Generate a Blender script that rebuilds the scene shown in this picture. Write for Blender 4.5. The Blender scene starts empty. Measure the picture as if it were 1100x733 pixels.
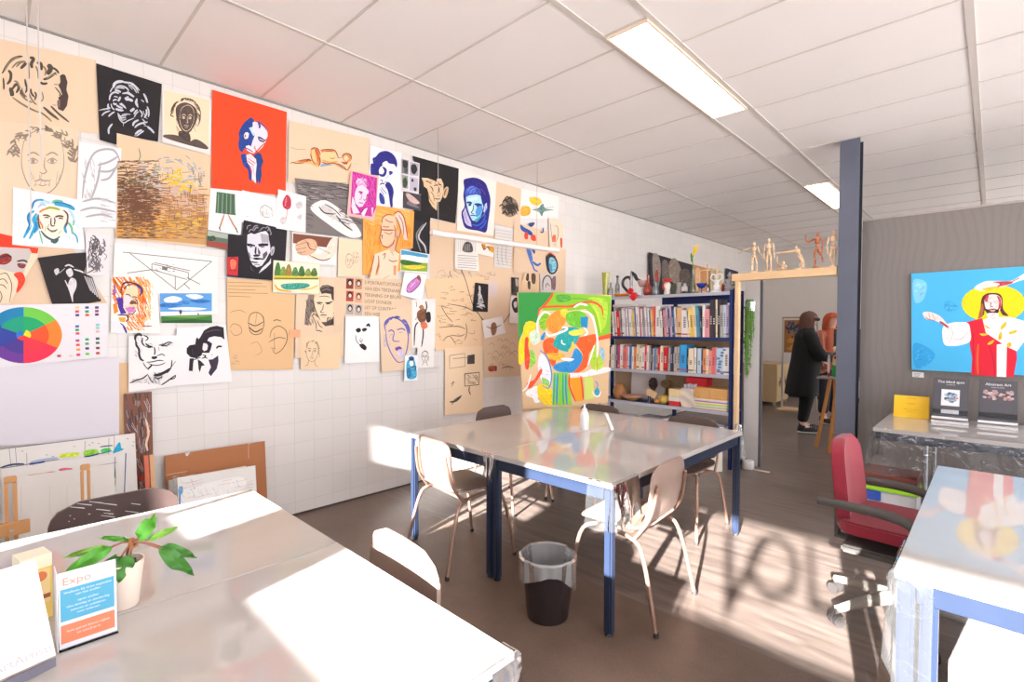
import bpy, bmesh, math, random
from mathutils import Vector, Matrix, Euler, geometry
random.seed(7)
SC = bpy.context.scene
COL = SC.collection
PI = math.pi
sin, cos = math.sin, math.cos

# ------------------------------------------------------------ camera model (1100x733)
FPX, YAW, PIT, ROL = 539.35, math.radians(43.826), math.radians(-1.44), math.radians(.11)
CAM = Vector((3.809, 0.0, 1.423))
fw = Vector((-sin(YAW)*cos(PIT), cos(YAW)*cos(PIT), sin(PIT)))
rt = Vector((cos(YAW), sin(YAW), 0)); up = rt.cross(fw)
rr = rt*cos(ROL)+up*sin(ROL); uu = -rt*sin(ROL)+up*cos(ROL)
def ray(x, y): return fw + rr*((x-550)/FPX) - uu*((y-366.5)/FPX)
def on(x, y, ax, v):
    """world point where the sight line of a photo pixel meets the plane axis=v"""
    d = ray(x, y); t = (v-CAM[ax])/d[ax]
    return CAM + d*t
def atd(x, y, t): return CAM + ray(x, y)*t
cd = bpy.data.cameras.new('camera'); cam = bpy.data.objects.new('camera', cd); COL.objects.link(cam)
cd.sensor_width = 36; cd.lens = 36*FPX/1100; cd.clip_start = .02
mw = Matrix((rr, uu, -fw)).transposed().to_4x4(); mw.translation = CAM
cam.matrix_world = mw; SC.camera = cam
H = 3.064

# ------------------------------------------------------------ materials
def lin(h):
    h = h.lstrip('#'); o = []
    for i in (0, 2, 4):
        c = int(h[i:i+2], 16)/255
        o.append(c/12.92 if c <= .04045 else ((c+.055)/1.055)**2.4)
    return (*o, 1)
MATS = {}
def nodes_of(m):
    m.use_nodes = True; nt = m.node_tree; return nt, nt.nodes['Principled BSDF']
def setin(b, k, v):
    if k in b.inputs: b.inputs[k].default_value = v
def M(hexc, rough=.55, metal=0, coat=0, noise=.10, scale=9, bump=0, crough=.05, sheen=0):
    key = (hexc, rough, metal, coat, noise, scale, bump, crough, sheen)
    if key in MATS: return MATS[key]
    m = bpy.data.materials.new('mat_'+hexc.strip('#')); nt, b = nodes_of(m)
    N, L = nt.nodes, nt.links
    setin(b, 'Roughness', rough); setin(b, 'Metallic', metal); setin(b, 'Coat Weight', coat); setin(b, 'Coat Roughness', crough)
    setin(b, 'Sheen Weight', sheen)
    c = lin(hexc)
    if noise > 0:
        tc = N.new('ShaderNodeTexCoord'); nz = N.new('ShaderNodeTexNoise'); nz.inputs['Scale'].default_value = scale; nz.inputs['Detail'].default_value = 4
        mx = N.new('ShaderNodeMix'); mx.data_type = 'RGBA'
        mx.inputs['A'].default_value = tuple(v*(1-noise) for v in c[:3])+(1,)
        mx.inputs['B'].default_value = tuple(min(1, v*(1+noise)) for v in c[:3])+(1,)
        L.new(tc.outputs['Object'], nz.inputs['Vector']); L.new(nz.outputs['Fac'], mx.inputs['Factor']); L.new(mx.outputs['Result'], b.inputs['Base Color'])
        if bump:
            bp = N.new('ShaderNodeBump'); bp.inputs['Strength'].default_value = bump; bp.inputs['Distance'].default_value = .01
            L.new(nz.outputs['Fac'], bp.inputs['Height']); L.new(bp.outputs['Normal'], b.inputs['Normal'])
    else: b.inputs['Base Color'].default_value = c
    MATS[key] = m; return m
def ink(hexc): return M(hexc, .85, noise=0)
def emis(name, col, s):
    m = bpy.data.materials.new(name); nt, b = nodes_of(m)
    b.inputs['Base Color'].default_value = (1, 1, 1, 1); b.inputs['Emission Color'].default_value = col; b.inputs['Emission Strength'].default_value = s
    return m
def clear(name, tint, gloss, rough=.05, bump=0, scale=14, milk=0, milkcol=(.9, .9, .9, 1)):
    """thin clear film or pane: transparent plus a mirror-like sheen (Fresnel) plus a little milky scatter"""
    m = bpy.data.materials.new(name); m.use_nodes = True; nt = m.node_tree; N, L = nt.nodes, nt.links; N.clear()
    out = N.new('ShaderNodeOutputMaterial'); tr = N.new('ShaderNodeBsdfTransparent'); gl = N.new('ShaderNodeBsdfGlossy'); mx = N.new('ShaderNodeMixShader')
    tr.inputs['Color'].default_value = tint; gl.inputs['Roughness'].default_value = rough
    fr = N.new('ShaderNodeLayerWeight'); fr.inputs['Blend'].default_value = .25
    mp = N.new('ShaderNodeMath'); mp.operation = 'MULTIPLY_ADD'; mp.inputs[1].default_value = 1.0; mp.inputs[2].default_value = gloss; mp.use_clamp = True
    L.new(fr.outputs['Fresnel'], mp.inputs[0]); L.new(mp.outputs[0], mx.inputs['Fac']); L.new(gl.outputs[0], mx.inputs[2])
    if milk:
        df = N.new('ShaderNodeBsdfDiffuse'); df.inputs['Color'].default_value = milkcol
        tl = N.new('ShaderNodeBsdfTranslucent'); tl.inputs['Color'].default_value = milkcol
        m1 = N.new('ShaderNodeMixShader'); m1.inputs['Fac'].default_value = .5; L.new(df.outputs[0], m1.inputs[1]); L.new(tl.outputs[0], m1.inputs[2])
        m2 = N.new('ShaderNodeMixShader'); m2.inputs['Fac'].default_value = milk; L.new(tr.outputs[0], m2.inputs[1]); L.new(m1.outputs[0], m2.inputs[2]); L.new(m2.outputs[0], mx.inputs[1])
    else: L.new(tr.outputs[0], mx.inputs[1])
    if bump:
        tc = N.new('ShaderNodeTexCoord'); nz = N.new('ShaderNodeTexNoise'); nz.inputs['Scale'].default_value = scale; nz.inputs['Distortion'].default_value = 1.2
        bp = N.new('ShaderNodeBump'); bp.inputs['Strength'].default_value = bump; bp.inputs['Distance'].default_value = .02
        L.new(tc.outputs['Object'], nz.inputs['Vector']); L.new(nz.outputs['Fac'], bp.inputs['Height']); L.new(bp.outputs['Normal'], gl.inputs['Normal'])
    L.new(mx.outputs[0], out.inputs['Surface']); return m

# ------------------------------------------------------------ mesh builder
class MB:
    def __init__(s): s.V = []; s.F = []; s.I = []; s.mats = []
    def mi(s, m):
        if m not in s.mats: s.mats.append(m)
        return s.mats.index(m)
    def add(s, vs, fs, m, T=None):
        o = len(s.V); i = s.mi(m)
        s.V += [tuple(T @ Vector(v)) if T else tuple(v) for v in vs]
        for f in fs: s.F.append(tuple(o+k for k in f)); s.I.append(i)
        return s
    def box(s, c, d, m, T=None, R=None):
        x, y, z = d[0]/2, d[1]/2, d[2]/2
        vs = [Vector((a*x, b*y, e*z)) for a in (-1, 1) for b in (-1, 1) for e in (-1, 1)]
        if R: vs = [R @ v for v in vs]
        vs = [v+Vector(c) for v in vs]
        return s.add(vs, [(0,1,3,2), (4,6,7,5), (0,4,5,1), (2,3,7,6), (0,2,6,4), (1,5,7,3)], m, T)
    def b2(s, a, b, m, T=None):
        return s.box([(p+q)/2 for p, q in zip(a, b)], [abs(q-p) for p, q in zip(a, b)], m, T)
    def tube(s, path, r, m, n=10, caps=True, T=None, smooth=0):
        P = [Vector(p) for p in path]
        rs = list(r) if hasattr(r, '__len__') else [r]*len(P)
        if smooth:
            Q, RS = [], []
            for i in range(len(P)-1):
                p0, p1, p2, p3 = P[max(i-1, 0)], P[i], P[i+1], P[min(i+2, len(P)-1)]
                for k in range(smooth):
                    t = k/smooth
                    Q.append(.5*((2*p1)+(p2-p0)*t+(2*p0-5*p1+4*p2-p3)*t*t+(3*p1-p0-3*p2+p3)*t**3)); RS.append(rs[i]*(1-t)+rs[i+1]*t)
            P, rs = Q+[P[-1]], RS+[rs[-1]]
        vs, fs = [], []; px = None
        for i, p in enumerate(P):
            d = (P[min(i+1, len(P)-1)]-P[max(i-1, 0)]).normalized()
            if px is None:
                a = Vector((0, 0, 1)) if abs(d.z) < .9 else Vector((1, 0, 0)); px = d.cross(a).normalized()
            else: px = (px-d*px.dot(d)).normalized()
            py = d.cross(px)
            for k in range(n):
                a = 2*PI*k/n; vs.append(p+(px*cos(a)+py*sin(a))*rs[i])
        for i in range(len(P)-1):
            for k in range(n): fs.append((i*n+k, i*n+(k+1) % n, (i+1)*n+(k+1) % n, (i+1)*n+k))
        if caps: fs += [tuple(range(n-1, -1, -1)), tuple((len(P)-1)*n+k for k in range(n))]
        return s.add(vs, fs, m, T)
    def lathe(s, prof, c, m, n=22, T=None, sx=1, sy=1):
        vs, fs = [], []
        for r, z in prof:
            for k in range(n): a = 2*PI*k/n; vs.append((c[0]+r*cos(a)*sx, c[1]+r*sin(a)*sy, c[2]+z))
        for i in range(len(prof)-1):
            for k in range(n): fs.append((i*n+k, i*n+(k+1) % n, (i+1)*n+(k+1) % n, (i+1)*n+k))
        if prof[0][0] > 1e-5: fs.append(tuple(range(n-1, -1, -1)))
        if prof[-1][0] > 1e-5: fs.append(tuple((len(prof)-1)*n+k for k in range(n)))
        return s.add(vs, fs, m, T)
    def ell(s, c, r, m, T=None, R=None, nu=14, nv=9):
        vs, fs = [], []; c = Vector(c)
        for j in range(nv+1):
            t = PI*j/nv
            for k in range(nu):
                a = 2*PI*k/nu; v = Vector((r[0]*sin(t)*cos(a), r[1]*sin(t)*sin(a), r[2]*cos(t)))
                vs.append(c+(R @ v if R else v))
        for j in range(nv):
            for k in range(nu): fs.append((j*nu+k, (j+1)*nu+k, (j+1)*nu+(k+1) % nu, j*nu+(k+1) % nu))
        return s.add(vs, fs, m, T)
    def bone(s, a, b, ra, rb, m, T=None, n=10):
        """a tapering limb with rounded ends"""
        a, b = Vector(a), Vector(b); d = b-a
        ps, rs = [], []
        for k in range(9):
            t = k/8; e = min(1, max(.08, math.sqrt(max(0, 1-(2*t-1)**8))))
            ps.append(a+d*t); rs.append((ra*(1-t)+rb*t)*e)
        return s.tube(ps, rs, m, n, True, T)
    def grid(s, fn, nu, nv, m, T=None, close=False):
        vs = [fn(i/nu, j/nv) for j in range(nv+1) for i in range(nu+1)]
        fs = [(j*(nu+1)+i, j*(nu+1)+i+1, (j+1)*(nu+1)+i+1, (j+1)*(nu+1)+i) for j in range(nv) for i in range(nu)]
        return s.add(vs, fs, m, T)
    def shell(s, fn, nu, nv, th, m, T=None):
        """a curved sheet fn(u,v)->Vector with thickness th"""
        A = [[Vector(fn(i/nu, j/nv)) for i in range(nu+1)] for j in range(nv+1)]
        Nn = [[None]*(nu+1) for _ in range(nv+1)]
        for j in range(nv+1):
            for i in range(nu+1):
                du = A[j][min(i+1, nu)]-A[j][max(i-1, 0)]; dv = A[min(j+1, nv)][i]-A[max(j-1, 0)][i]
                Nn[j][i] = du.cross(dv).normalized()
        w = nu+1; k = w*(nv+1); vs = [A[j][i] for j in range(nv+1) for i in range(w)]+[A[j][i]-Nn[j][i]*th for j in range(nv+1) for i in range(w)]
        fs = []
        for j in range(nv):
            for i in range(nu):
                q = (j*w+i, j*w+i+1, (j+1)*w+i+1, (j+1)*w+i); fs.append(q); fs.append(tuple(k+x for x in reversed(q)))
        for i in range(nu): fs.append((i+1, i, k+i, k+i+1)); a = nv*w; fs.append((a+i, a+i+1, k+a+i+1, k+a+i))
        for j in range(nv): fs.append((j*w, (j+1)*w, k+(j+1)*w, k+j*w)); a = nu; fs.append(((j+1)*w+a, j*w+a, k+j*w+a, k+(j+1)*w+a))
        return s.add(vs, fs, m, T)
    def prism(s, poly, a, b, m, T=None):
        """polygon given as 3-D points, extruded by vector from offset a to offset b"""
        a, b = Vector(a), Vector(b); P = [Vector(p) for p in poly]; n = len(P)
        tri = geometry.tessellate_polygon([P])
        vs = [p+a for p in P]+[p+b for p in P]
        fs = [tuple(t) for t in tri]+[tuple(n+k for k in reversed(t)) for t in tri]
        fs += [(i, (i+1) % n, n+(i+1) % n, n+i) for i in range(n)]
        return s.add(vs, fs, m, T)
    def build(s, name, parent=None, smooth=True, bevel=0, seg=2, angle=40, loc=None, fixn=True):
        me = bpy.data.meshes.new(name); me.from_pydata(s.V, [], s.F)
        for m in s.mats: me.materials.append(m)
        me.polygons.foreach_set('material_index', s.I)
        if bevel or fixn:
            bm = bmesh.new(); bm.from_mesh(me)
            if fixn: bmesh.ops.recalc_face_normals(bm, faces=bm.faces)
            if bevel:
                bmesh.ops.remove_doubles(bm, verts=bm.verts, dist=1e-6)
                es = [e for e in bm.edges if len(e.link_faces) == 2 and e.calc_face_angle(0) > .6]
                bmesh.ops.bevel(bm, geom=es, offset=bevel, segments=seg, affect='EDGES', clamp_overlap=True)
            bm.to_mesh(me); bm.free()
        if smooth:
            me.shade_smooth(); me.set_sharp_from_angle(angle=math.radians(angle))
        o = bpy.data.objects.new(name, me); COL.objects.link(o)
        if parent: o.parent = parent
        if loc: o.location = loc
        return o

def tag(o, label, cat, group=None):
    o['label'] = label; o['category'] = cat
    if group: o['group'] = group
    return o
def thing(name, label, cat, loc=(0, 0, 0), rz=0, group=None):
    o = bpy.data.objects.new(name, None); COL.objects.link(o); o.empty_display_size = .1
    o.location = loc; o.rotation_euler = (0, 0, rz); return tag(o, label, cat, group)
def struct(o): o['kind'] = 'structure'; return o
def part(o, label): o['label'] = label; return o
def dup(root, label, loc=None, rz=None, group=None):
    r = root.copy(); COL.objects.link(r); r['label'] = label
    if group: r['group'] = group
    if loc is not None: r.location = loc
    if rz is not None: r.rotation_euler = (0, 0, rz)
    for ch in list(root.children):
        c = ch.copy(); COL.objects.link(c); c.parent = r
        for g in list(ch.children):
            d = g.copy(); COL.objects.link(d); d.parent = c
    return r
def skin(name, vs, es, rad, m, parent=None, sub=2):
    """one continuous body surface grown round a skeleton"""
    me = bpy.data.meshes.new(name); me.from_pydata([Vector(v) for v in vs], es, [])
    o = bpy.data.objects.new(name, me); COL.objects.link(o)
    sk = o.modifiers.new('Skin', 'SKIN'); sk.use_smooth_shade = True
    if not me.skin_vertices: 
        bm = bmesh.new(); bm.from_mesh(me); bm.verts.layers.skin.verify(); bm.to_mesh(me); bm.free()
    for i, v in enumerate(me.skin_vertices[0].data):
        r = rad[i]; v.radius = r if hasattr(r, '__len__') else (r, r); v.use_root = (i == 0)
    ss = o.modifiers.new('Sub', 'SUBSURF'); ss.levels = sub; ss.render_levels = sub
    bpy.context.view_layer.update()
    dg = bpy.context.evaluated_depsgraph_get()
    nm = bpy.data.meshes.new_from_object(o.evaluated_get(dg)); nm.name = name
    bpy.data.objects.remove(o); nm.materials.clear(); nm.materials.append(m); nm.shade_smooth()
    o = bpy.data.objects.new(name, nm); COL.objects.link(o)
    if parent: o.parent = parent
    return o
def textmesh(txt, size, spacing=1.0, align='LEFT'):
    """letter outlines as flat 2-D triangles: (verts, faces)"""
    cu = bpy.data.curves.new('t', 'FONT'); cu.body = txt; cu.size = size; cu.align_x = align; cu.resolution_u = 2; cu.space_character = spacing
    o = bpy.data.objects.new('t', cu); COL.objects.link(o); bpy.context.view_layer.update()
    me = bpy.data.meshes.new_from_object(o.evaluated_get(bpy.context.evaluated_depsgraph_get()))
    vs = [tuple(v.co) for v in me.vertices]; fs = [tuple(p.vertices) for p in me.polygons]
    bpy.data.objects.remove(o); bpy.data.curves.remove(cu); bpy.data.meshes.remove(me)
    return vs, fs
def puttext(mb, txt, size, m, T, spacing=1.0, align='LEFT'):
    v, f = textmesh(txt, size, spacing, align)
    if v: mb.add(v, f, m, T)
def frame3(o, ex, ey):
    """matrix taking local x,y,z to ex, ey, ex x ey at o"""
    ex = Vector(ex).normalized(); ey = Vector(ey).normalized(); ez = ex.cross(ey)
    Mx = Matrix((ex, ey, ez)).transposed().to_4x4(); Mx.translation = Vector(o); return Mx
def cat(P, n=6, closed=False):
    P = [Vector((p[0], p[1])) for p in P]; N = len(P); out = []
    if N < 3 and not closed: return P
    for i in range(N if closed else N-1):
        if closed: p0, p1, p2, p3 = P[i-1], P[i], P[(i+1) % N], P[(i+2) % N]
        else: p0, p1, p2, p3 = P[max(i-1, 0)], P[i], P[i+1], P[min(i+2, N-1)]
        for k in range(n):
            t = k/n; out.append(.5*((2*p1)+(p2-p0)*t+(2*p0-5*p1+4*p2-p3)*t*t+(3*p1-p0-3*p2+p3)*t**3))
    if not closed: out.append(P[-1])
    return out
def pairs(l): return [(l[i], l[i+1]) for i in range(0, len(l), 2)]
# ============================================================ SETTING
def tex_mat(name, fn, rough=.5, coat=0, crough=.05):
    m = bpy.data.materials.new(name); nt, b = nodes_of(m); setin(b, 'Roughness', rough); setin(b, 'Coat Weight', coat); setin(b, 'Coat Roughness', crough)
    fn(nt, nt.nodes, nt.links, b); return m
def tiles(nt, N, L, b):
    tc = N.new('ShaderNodeTexCoord'); sp = N.new('ShaderNodeSeparateXYZ'); cb = N.new('ShaderNodeCombineXYZ')
    ax = N.new('ShaderNodeMath'); ax.operation = 'ADD'; ax.inputs[1].default_value = 30.2-.082
    az = N.new('ShaderNodeMath'); az.operation = 'ADD'; az.inputs[1].default_value = 30.2-.098
    L.new(tc.outputs['Object'], sp.inputs[0]); L.new(sp.outputs['Y'], ax.inputs[0]); L.new(sp.outputs['Z'], az.inputs[0])
    L.new(ax.outputs[0], cb.inputs['X']); L.new(az.outputs[0], cb.inputs['Y'])
    br = N.new('ShaderNodeTexBrick'); br.offset = 0; br.squash = 1
    for k, v in (('Scale', 1), ('Brick Width', .151), ('Row Height', .151), ('Mortar Size', .0018), ('Mortar Smooth', .4), ('Bias', 0)): br.inputs[k].default_value = v
    br.inputs['Color1'].default_value = lin('#dfd9d6'); br.inputs['Color2'].default_value = lin('#dbd5d1'); br.inputs['Mortar'].default_value = lin('#cbc3be')
    L.new(cb.outputs[0], br.inputs['Vector']); L.new(br.outputs['Color'], b.inputs['Base Color'])
    bp = N.new('ShaderNodeBump'); bp.inputs['Strength'].default_value = .25; bp.inputs['Distance'].default_value = .002; bp.invert = True
    L.new(br.outputs['Fac'], bp.inputs['Height']); L.new(bp.outputs['Normal'], b.inputs['Normal'])
def concrete(nt, N, L, b):
    tc = N.new('ShaderNodeTexCoord'); n1 = N.new('ShaderNodeTexNoise'); n1.inputs['Scale'].default_value = 1.7; n1.inputs['Detail'].default_value = 9; n1.inputs['Roughness'].default_value = .65
    cr = N.new('ShaderNodeValToRGB'); cr.color_ramp.elements[0].color = lin('#5e4c41'); cr.color_ramp.elements[1].color = lin('#7d695c'); cr.color_ramp.elements[0].position = .3; cr.color_ramp.elements[1].position = .72
    n2 = N.new('ShaderNodeTexNoise'); n2.inputs['Scale'].default_value = 120
    mx = N.new('ShaderNodeMix'); mx.data_type = 'RGBA'; mx.blend_type = 'OVERLAY'; mx.inputs['Factor'].default_value = .35
    L.new(tc.outputs['Object'], n1.inputs['Vector']); L.new(tc.outputs['Object'], n2.inputs['Vector']); L.new(n1.outputs['Fac'], cr.inputs['Fac'])
    L.new(cr.outputs['Color'], mx.inputs['A']); L.new(n2.outputs['Fac'], mx.inputs['B']); L.new(mx.outputs['Result'], b.inputs['Base Color'])
    mr = N.new('ShaderNodeMapRange'); mr.inputs['To Min'].default_value = .3; mr.inputs['To Max'].default_value = .5; L.new(n1.outputs['Fac'], mr.inputs['Value']); L.new(mr.outputs[0], b.inputs['Roughness'])
def vinyl(nt, N, L, b):
    tc = N.new('ShaderNodeTexCoord'); mp = N.new('ShaderNodeMapping'); mp.inputs['Scale'].default_value = (1.2, 9, 1)
    n1 = N.new('ShaderNodeTexNoise'); n1.inputs['Scale'].default_value = 2.2; n1.inputs['Detail'].default_value = 8; n1.inputs['Distortion'].default_value = .6
    cr = N.new('ShaderNodeValToRGB'); cr.color_ramp.elements[0].color = lin('#5c4f49'); cr.color_ramp.elements[1].color = lin('#7d6f67'); cr.color_ramp.elements[0].position = .32; cr.color_ramp.elements[1].position = .7
    L.new(tc.outputs['Object'], mp.inputs['Vector']); L.new(mp.outputs[0], n1.inputs['Vector']); L.new(n1.outputs['Fac'], cr.inputs['Fac']); L.new(cr.outputs['Color'], b.inputs['Base Color'])
    mr = N.new('ShaderNodeMapRange'); mr.inputs['To Min'].default_value = .28; mr.inputs['To Max'].default_value = .45; L.new(n1.outputs['Fac'], mr.inputs['Value']); L.new(mr.outputs[0], b.inputs['Roughness'])
def greypanel(nt, N, L, b):
    tc = N.new('ShaderNodeTexCoord'); mp = N.new('ShaderNodeMapping'); mp.inputs['Scale'].default_value = (4.2, 1, .75)
    n0 = N.new('ShaderNodeTexNoise'); n0.inputs['Scale'].default_value = 1.1; n0.inputs['Detail'].default_value = 2
    vm = N.new('ShaderNodeVectorMath'); vm.operation = 'MULTIPLY_ADD'; vm.inputs[1].default_value = (1.6, 0, .6)
    w = N.new('ShaderNodeTexWave'); w.wave_type = 'BANDS'; w.bands_direction = 'X'; w.inputs['Scale'].default_value = 1.5; w.inputs['Distortion'].default_value = 3.2; w.inputs['Detail'].default_value = 3; w.inputs['Detail Scale'].default_value = .8
    cr = N.new('ShaderNodeValToRGB'); cr.color_ramp.elements[0].color = lin('#77706d'); cr.color_ramp.elements[1].color = lin('#79726f'); e = cr.color_ramp.elements.new(.93); e.color = lin('#7d7572')
    L.new(tc.outputs['Object'], mp.inputs['Vector']); L.new(tc.outputs['Object'], n0.inputs['Vector']); L.new(n0.outputs['Color'], vm.inputs[0]); L.new(mp.outputs[0], vm.inputs[2]); L.new(vm.outputs[0], w.inputs['Vector'])
    L.new(w.outputs['Fac'], cr.inputs['Fac']); L.new(cr.outputs['Color'], b.inputs['Base Color'])
white_plaster = M('#e6e1dd', .8, noise=.03, scale=3)
m_tile = tex_mat('white_wall_tile', tiles, .3)
m_conc = tex_mat('brown_concrete', concrete); m_vinyl = tex_mat('brown_vinyl', vinyl); m_panel = tex_mat('grey_wood_panel', greypanel, .34)
m_ceil = M('#f1eceb', .62, noise=.025, scale=2.5); m_grid = M('#cfc8c3', .5, noise=.03)
XR, YB, YF = 6.6, 11.6, -1.1       # right side, back wall, window wall

mb = MB(); mb.b2((-.14, YF-.2, -.02), (0, YB+.1, H+.1), m_tile); struct(mb.build('wall_left', smooth=False))
mb = MB(); mb.b2((0, YF-.2, -.12), (XR+2.5, 2.32, 0), m_conc); struct(mb.build('floor', smooth=False))
mb = MB(); mb.b2((0, 2.32, -.12), (XR+2.5, YB+.1, 0), m_vinyl); struct(mb.build('floor_vinyl', smooth=False))
mb = MB(); mb.b2((0, YF-.2, H), (XR+.15, YB+.1, H+.1), m_ceil); struct(mb.build('ceiling', smooth=False))
mb = MB()
for x, w in ((1.0065, .022), (2.19, .03), (2.476, .03), (3.687, .038), (4.9, .03), (6.1, .03)): mb.b2((x-w/2, YF, H-.006), (x+w/2, YB, H-.0005), m_grid)
for i in range(-4, 18):
    y = 1.369+.6*i; mb.b2((.01, y-.007, H-.0045), (2.175, y+.007, H-.0004), m_grid)
    mb.b2((2.49, y+.20-.007, H-.0045), (XR, y+.20+.007, H-.0004), m_grid)
for y in (2.42, 3.92, 5.2, 6.45, 7.95): mb.b2((2.2, y-.007, H-.0045), (2.47, y+.007, H-.0004), m_grid)
struct(mb.build('ceiling_grid', smooth=False))
mb = MB(); mb.b2((0.0005, YF, H-.011), (.012, YB, H-.001), M('#8f8985', .6)); struct(mb.build('shadow_gap_trim', smooth=False))  # shade of the dark gap under the ceiling, painted as a grey strip
mb = MB(); mb.b2((.0005, YF, 0.0005), (.006, YB, .012), M('#4a3f38', .6)); struct(mb.build('baseboard_left', smooth=False))
mb = MB(); mb.b2((0, YB, 0), (XR+.15, YB+.12, H), M('#d9d2cb', .8, noise=.03)); struct(mb.build('wall_back', smooth=False))
mb = MB(); mb.b2((0.01, YB-.015, 0.0005), (XR, YB-.0005, .1), M('#2e2a2a', .6)); struct(mb.build('baseboard_back', smooth=False))
mb = MB(); mb.b2((XR, 5.35, 0), (XR+.15, 7.0, H), white_plaster); mb.b2((XR, 7.0, 0), (XR+.15, YB, .8), white_plaster); mb.b2((XR, 7.0, 2.7), (XR+.15, YB, H), white_plaster); mb.b2((XR, 11.0, .8), (XR+.15, YB, 2.7), white_plaster); mb.b2((XR, YF, 0), (XR+.15, 5.35, .08), white_plaster)
for y in (YF, 1.0, 3.15, 5.2): mb.b2((XR, y, .08), (XR+.15, y+.15, H), white_plaster)
struct(mb.build('wall_right', smooth=False))
# dark wood-grained partition behind the console
mb = MB(); mb.b2((2.955, 5.35, 0), (XR, 5.43, 2.372), m_panel); struct(mb.build('wall_partition', smooth=False))
mb = MB(); mb.b2((2.955, 5.345, 2.373), (XR, 5.435, 2.388), M('#a39b97', .5)); struct(mb.build('trim_2', smooth=False))
# window wall behind the camera: sill, lintel, piers
mb = MB(); mb.b2((0, YF-.2, 0), (XR+.15, YF, 1.12), white_plaster); mb.b2((1.90, YF-.2, 1.12), (XR+.15, YF, 1.30), white_plaster); mb.b2((0, YF-.2, 1.12), (.84, YF, 1.30), white_plaster); mb.b2((0, YF-.2, 1.90), (XR+.15, YF, H), white_plaster)
for a, b in ((0, .84), (2.35, 2.80), (5.3, XR+.15)): mb.b2((a, YF-.2, 1.30), (b, YF, 1.90), white_plaster)
mb.b2((.84, YF-.2, 1.12), (1.72, YF, 1.53), white_plaster)
struct(mb.build('wall_front', smooth=False))
mf = M('#3c4250', .4)
for n, (a, b, z0, mull) in enumerate(((.84, 2.35, 1.12, 1.98), (2.80, 5.3, 1.30, 4.72))):
    mb = MB()
    for p in ((a, YF-.12, 1.88), (a, YF-.12, z0)): mb.b2((p[0], p[1], p[2]), (b, YF-.07, p[2]+.02), mf)
    for x in (a, mull, b-.03): mb.b2((x, YF-.12, z0), (x+.03, YF-.07, 1.90), mf)
    w = struct(mb.build('window_%d' % (n+1), smooth=False))
    g = MB(); g.b2((a, YF-.10, z0), (b, YF-.094, 1.90), clear('window_glass_%d' % n, (.97, .98, .98, 1), .0)); g.build('pane', w, smooth=False)
    if n == 1:
        lm = M('#2a2c33', .6)
        for ch, cx, zb, hh in (('V', 3.80, 1.355, .46), ('O', 3.985, 1.475, .375), ('L', 4.235, 1.50, .36)):
            t = MB(); v, f = textmesh(ch, hh*1.38, align='CENTER')
            for fx in f:
                t.prism([(cx+v[k][0]*.78, YF-.09, zb+v[k][1]) for k in fx], (0, 0, 0), (0, .002, 0), lm)
            t.build('window_letter', w, smooth=False)

# ---------------------------------------------------------------- steel column, timber beam, door post
mcol = M('#5f6373', .42, .3, noise=.12, scale=6); mcold = M('#32343f', .45, .3)
c = thing('steel_column', 'tall grey steel column rising to the ceiling beside the doorway', 'column', (2.885, 5.2, 0))
mb = MB(); mb.b2((-.073, -.045, 0), (.073, -.035, H-.01), mcol); mb.build('front_flange', c, smooth=False)
mb = MB(); mb.b2((-.004, -.035, 0), (.004, .095, H-.01), mcold); mb.b2((-.06, .095, 0), (.073, .105, H-.01), mcold); mb.build('web_and_rear_flange', c, smooth=False)
wood = M('#e0bd92', .5, noise=.14, scale=5)
c = thing('door_frame', 'pale timber beam on a thin post spanning the doorway, wooden figures on top', 'door frame', (1.92, 5.2, 0))
mb = MB(); mb.b2((-.02, -.035, 1.9), (.885, .045, 1.972), wood); mb.build('beam', c, bevel=.003)
mb = MB(); mb.b2((.012, -.03, 0), (.05, .03, 1.899), wood); mb.build('post', c, bevel=.003)
p = MB(); p.b2((1.93, 5.47, 0), (2.075, 5.50, 1.955), M('#c9c4c2', .6, noise=.05)); p.b2((2.0755, 5.47, 0), (2.10, 5.50, 1.955), M('#54525a', .6))
tag(p.build('partition_panel', smooth=False), 'narrow pale grey upright panel in the doorway, beside the bookcase end', 'panel')

# ---------------------------------------------------------------- ceiling lamps
mem = emis('lamp_diffuser', (1, .97, .93, 1), 9); mfr = M('#e8d3bd', .4)
def ceil_lamp(y0, y1, label, L=None):
    x0, x1 = 2.205, 2.461
    t = thing('ceiling_light', label, 'ceiling light', ((x0+x1)/2, (y0+y1)/2, H), group='recessed ceiling lights')
    a, b = (x1-x0)/2, (y1-y0)/2
    mb = MB()
    for sx in (-1, 1): mb.b2((sx*a, -b, -.018), (sx*(a-.012), b, -.002), mfr)
    for sy in (-1, 1): mb.b2((-a+.0125, sy*b, -.018), (a-.0125, sy*(b-.012), -.002), mfr)
    mb.build('frame', t, smooth=False)
    mb = MB(); mb.b2((-a+.013, -b+.013, -.008), (a-.013, b-.013, -.003), mem); mb.build('diffuser', t, smooth=False)
ceil_lamp(2.43, 3.91, 'large bright rectangular ceiling light in front of the steel column')
ceil_lamp(6.46, 7.94, 'distant ceiling light partly hidden by the top of the steel column')

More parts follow.
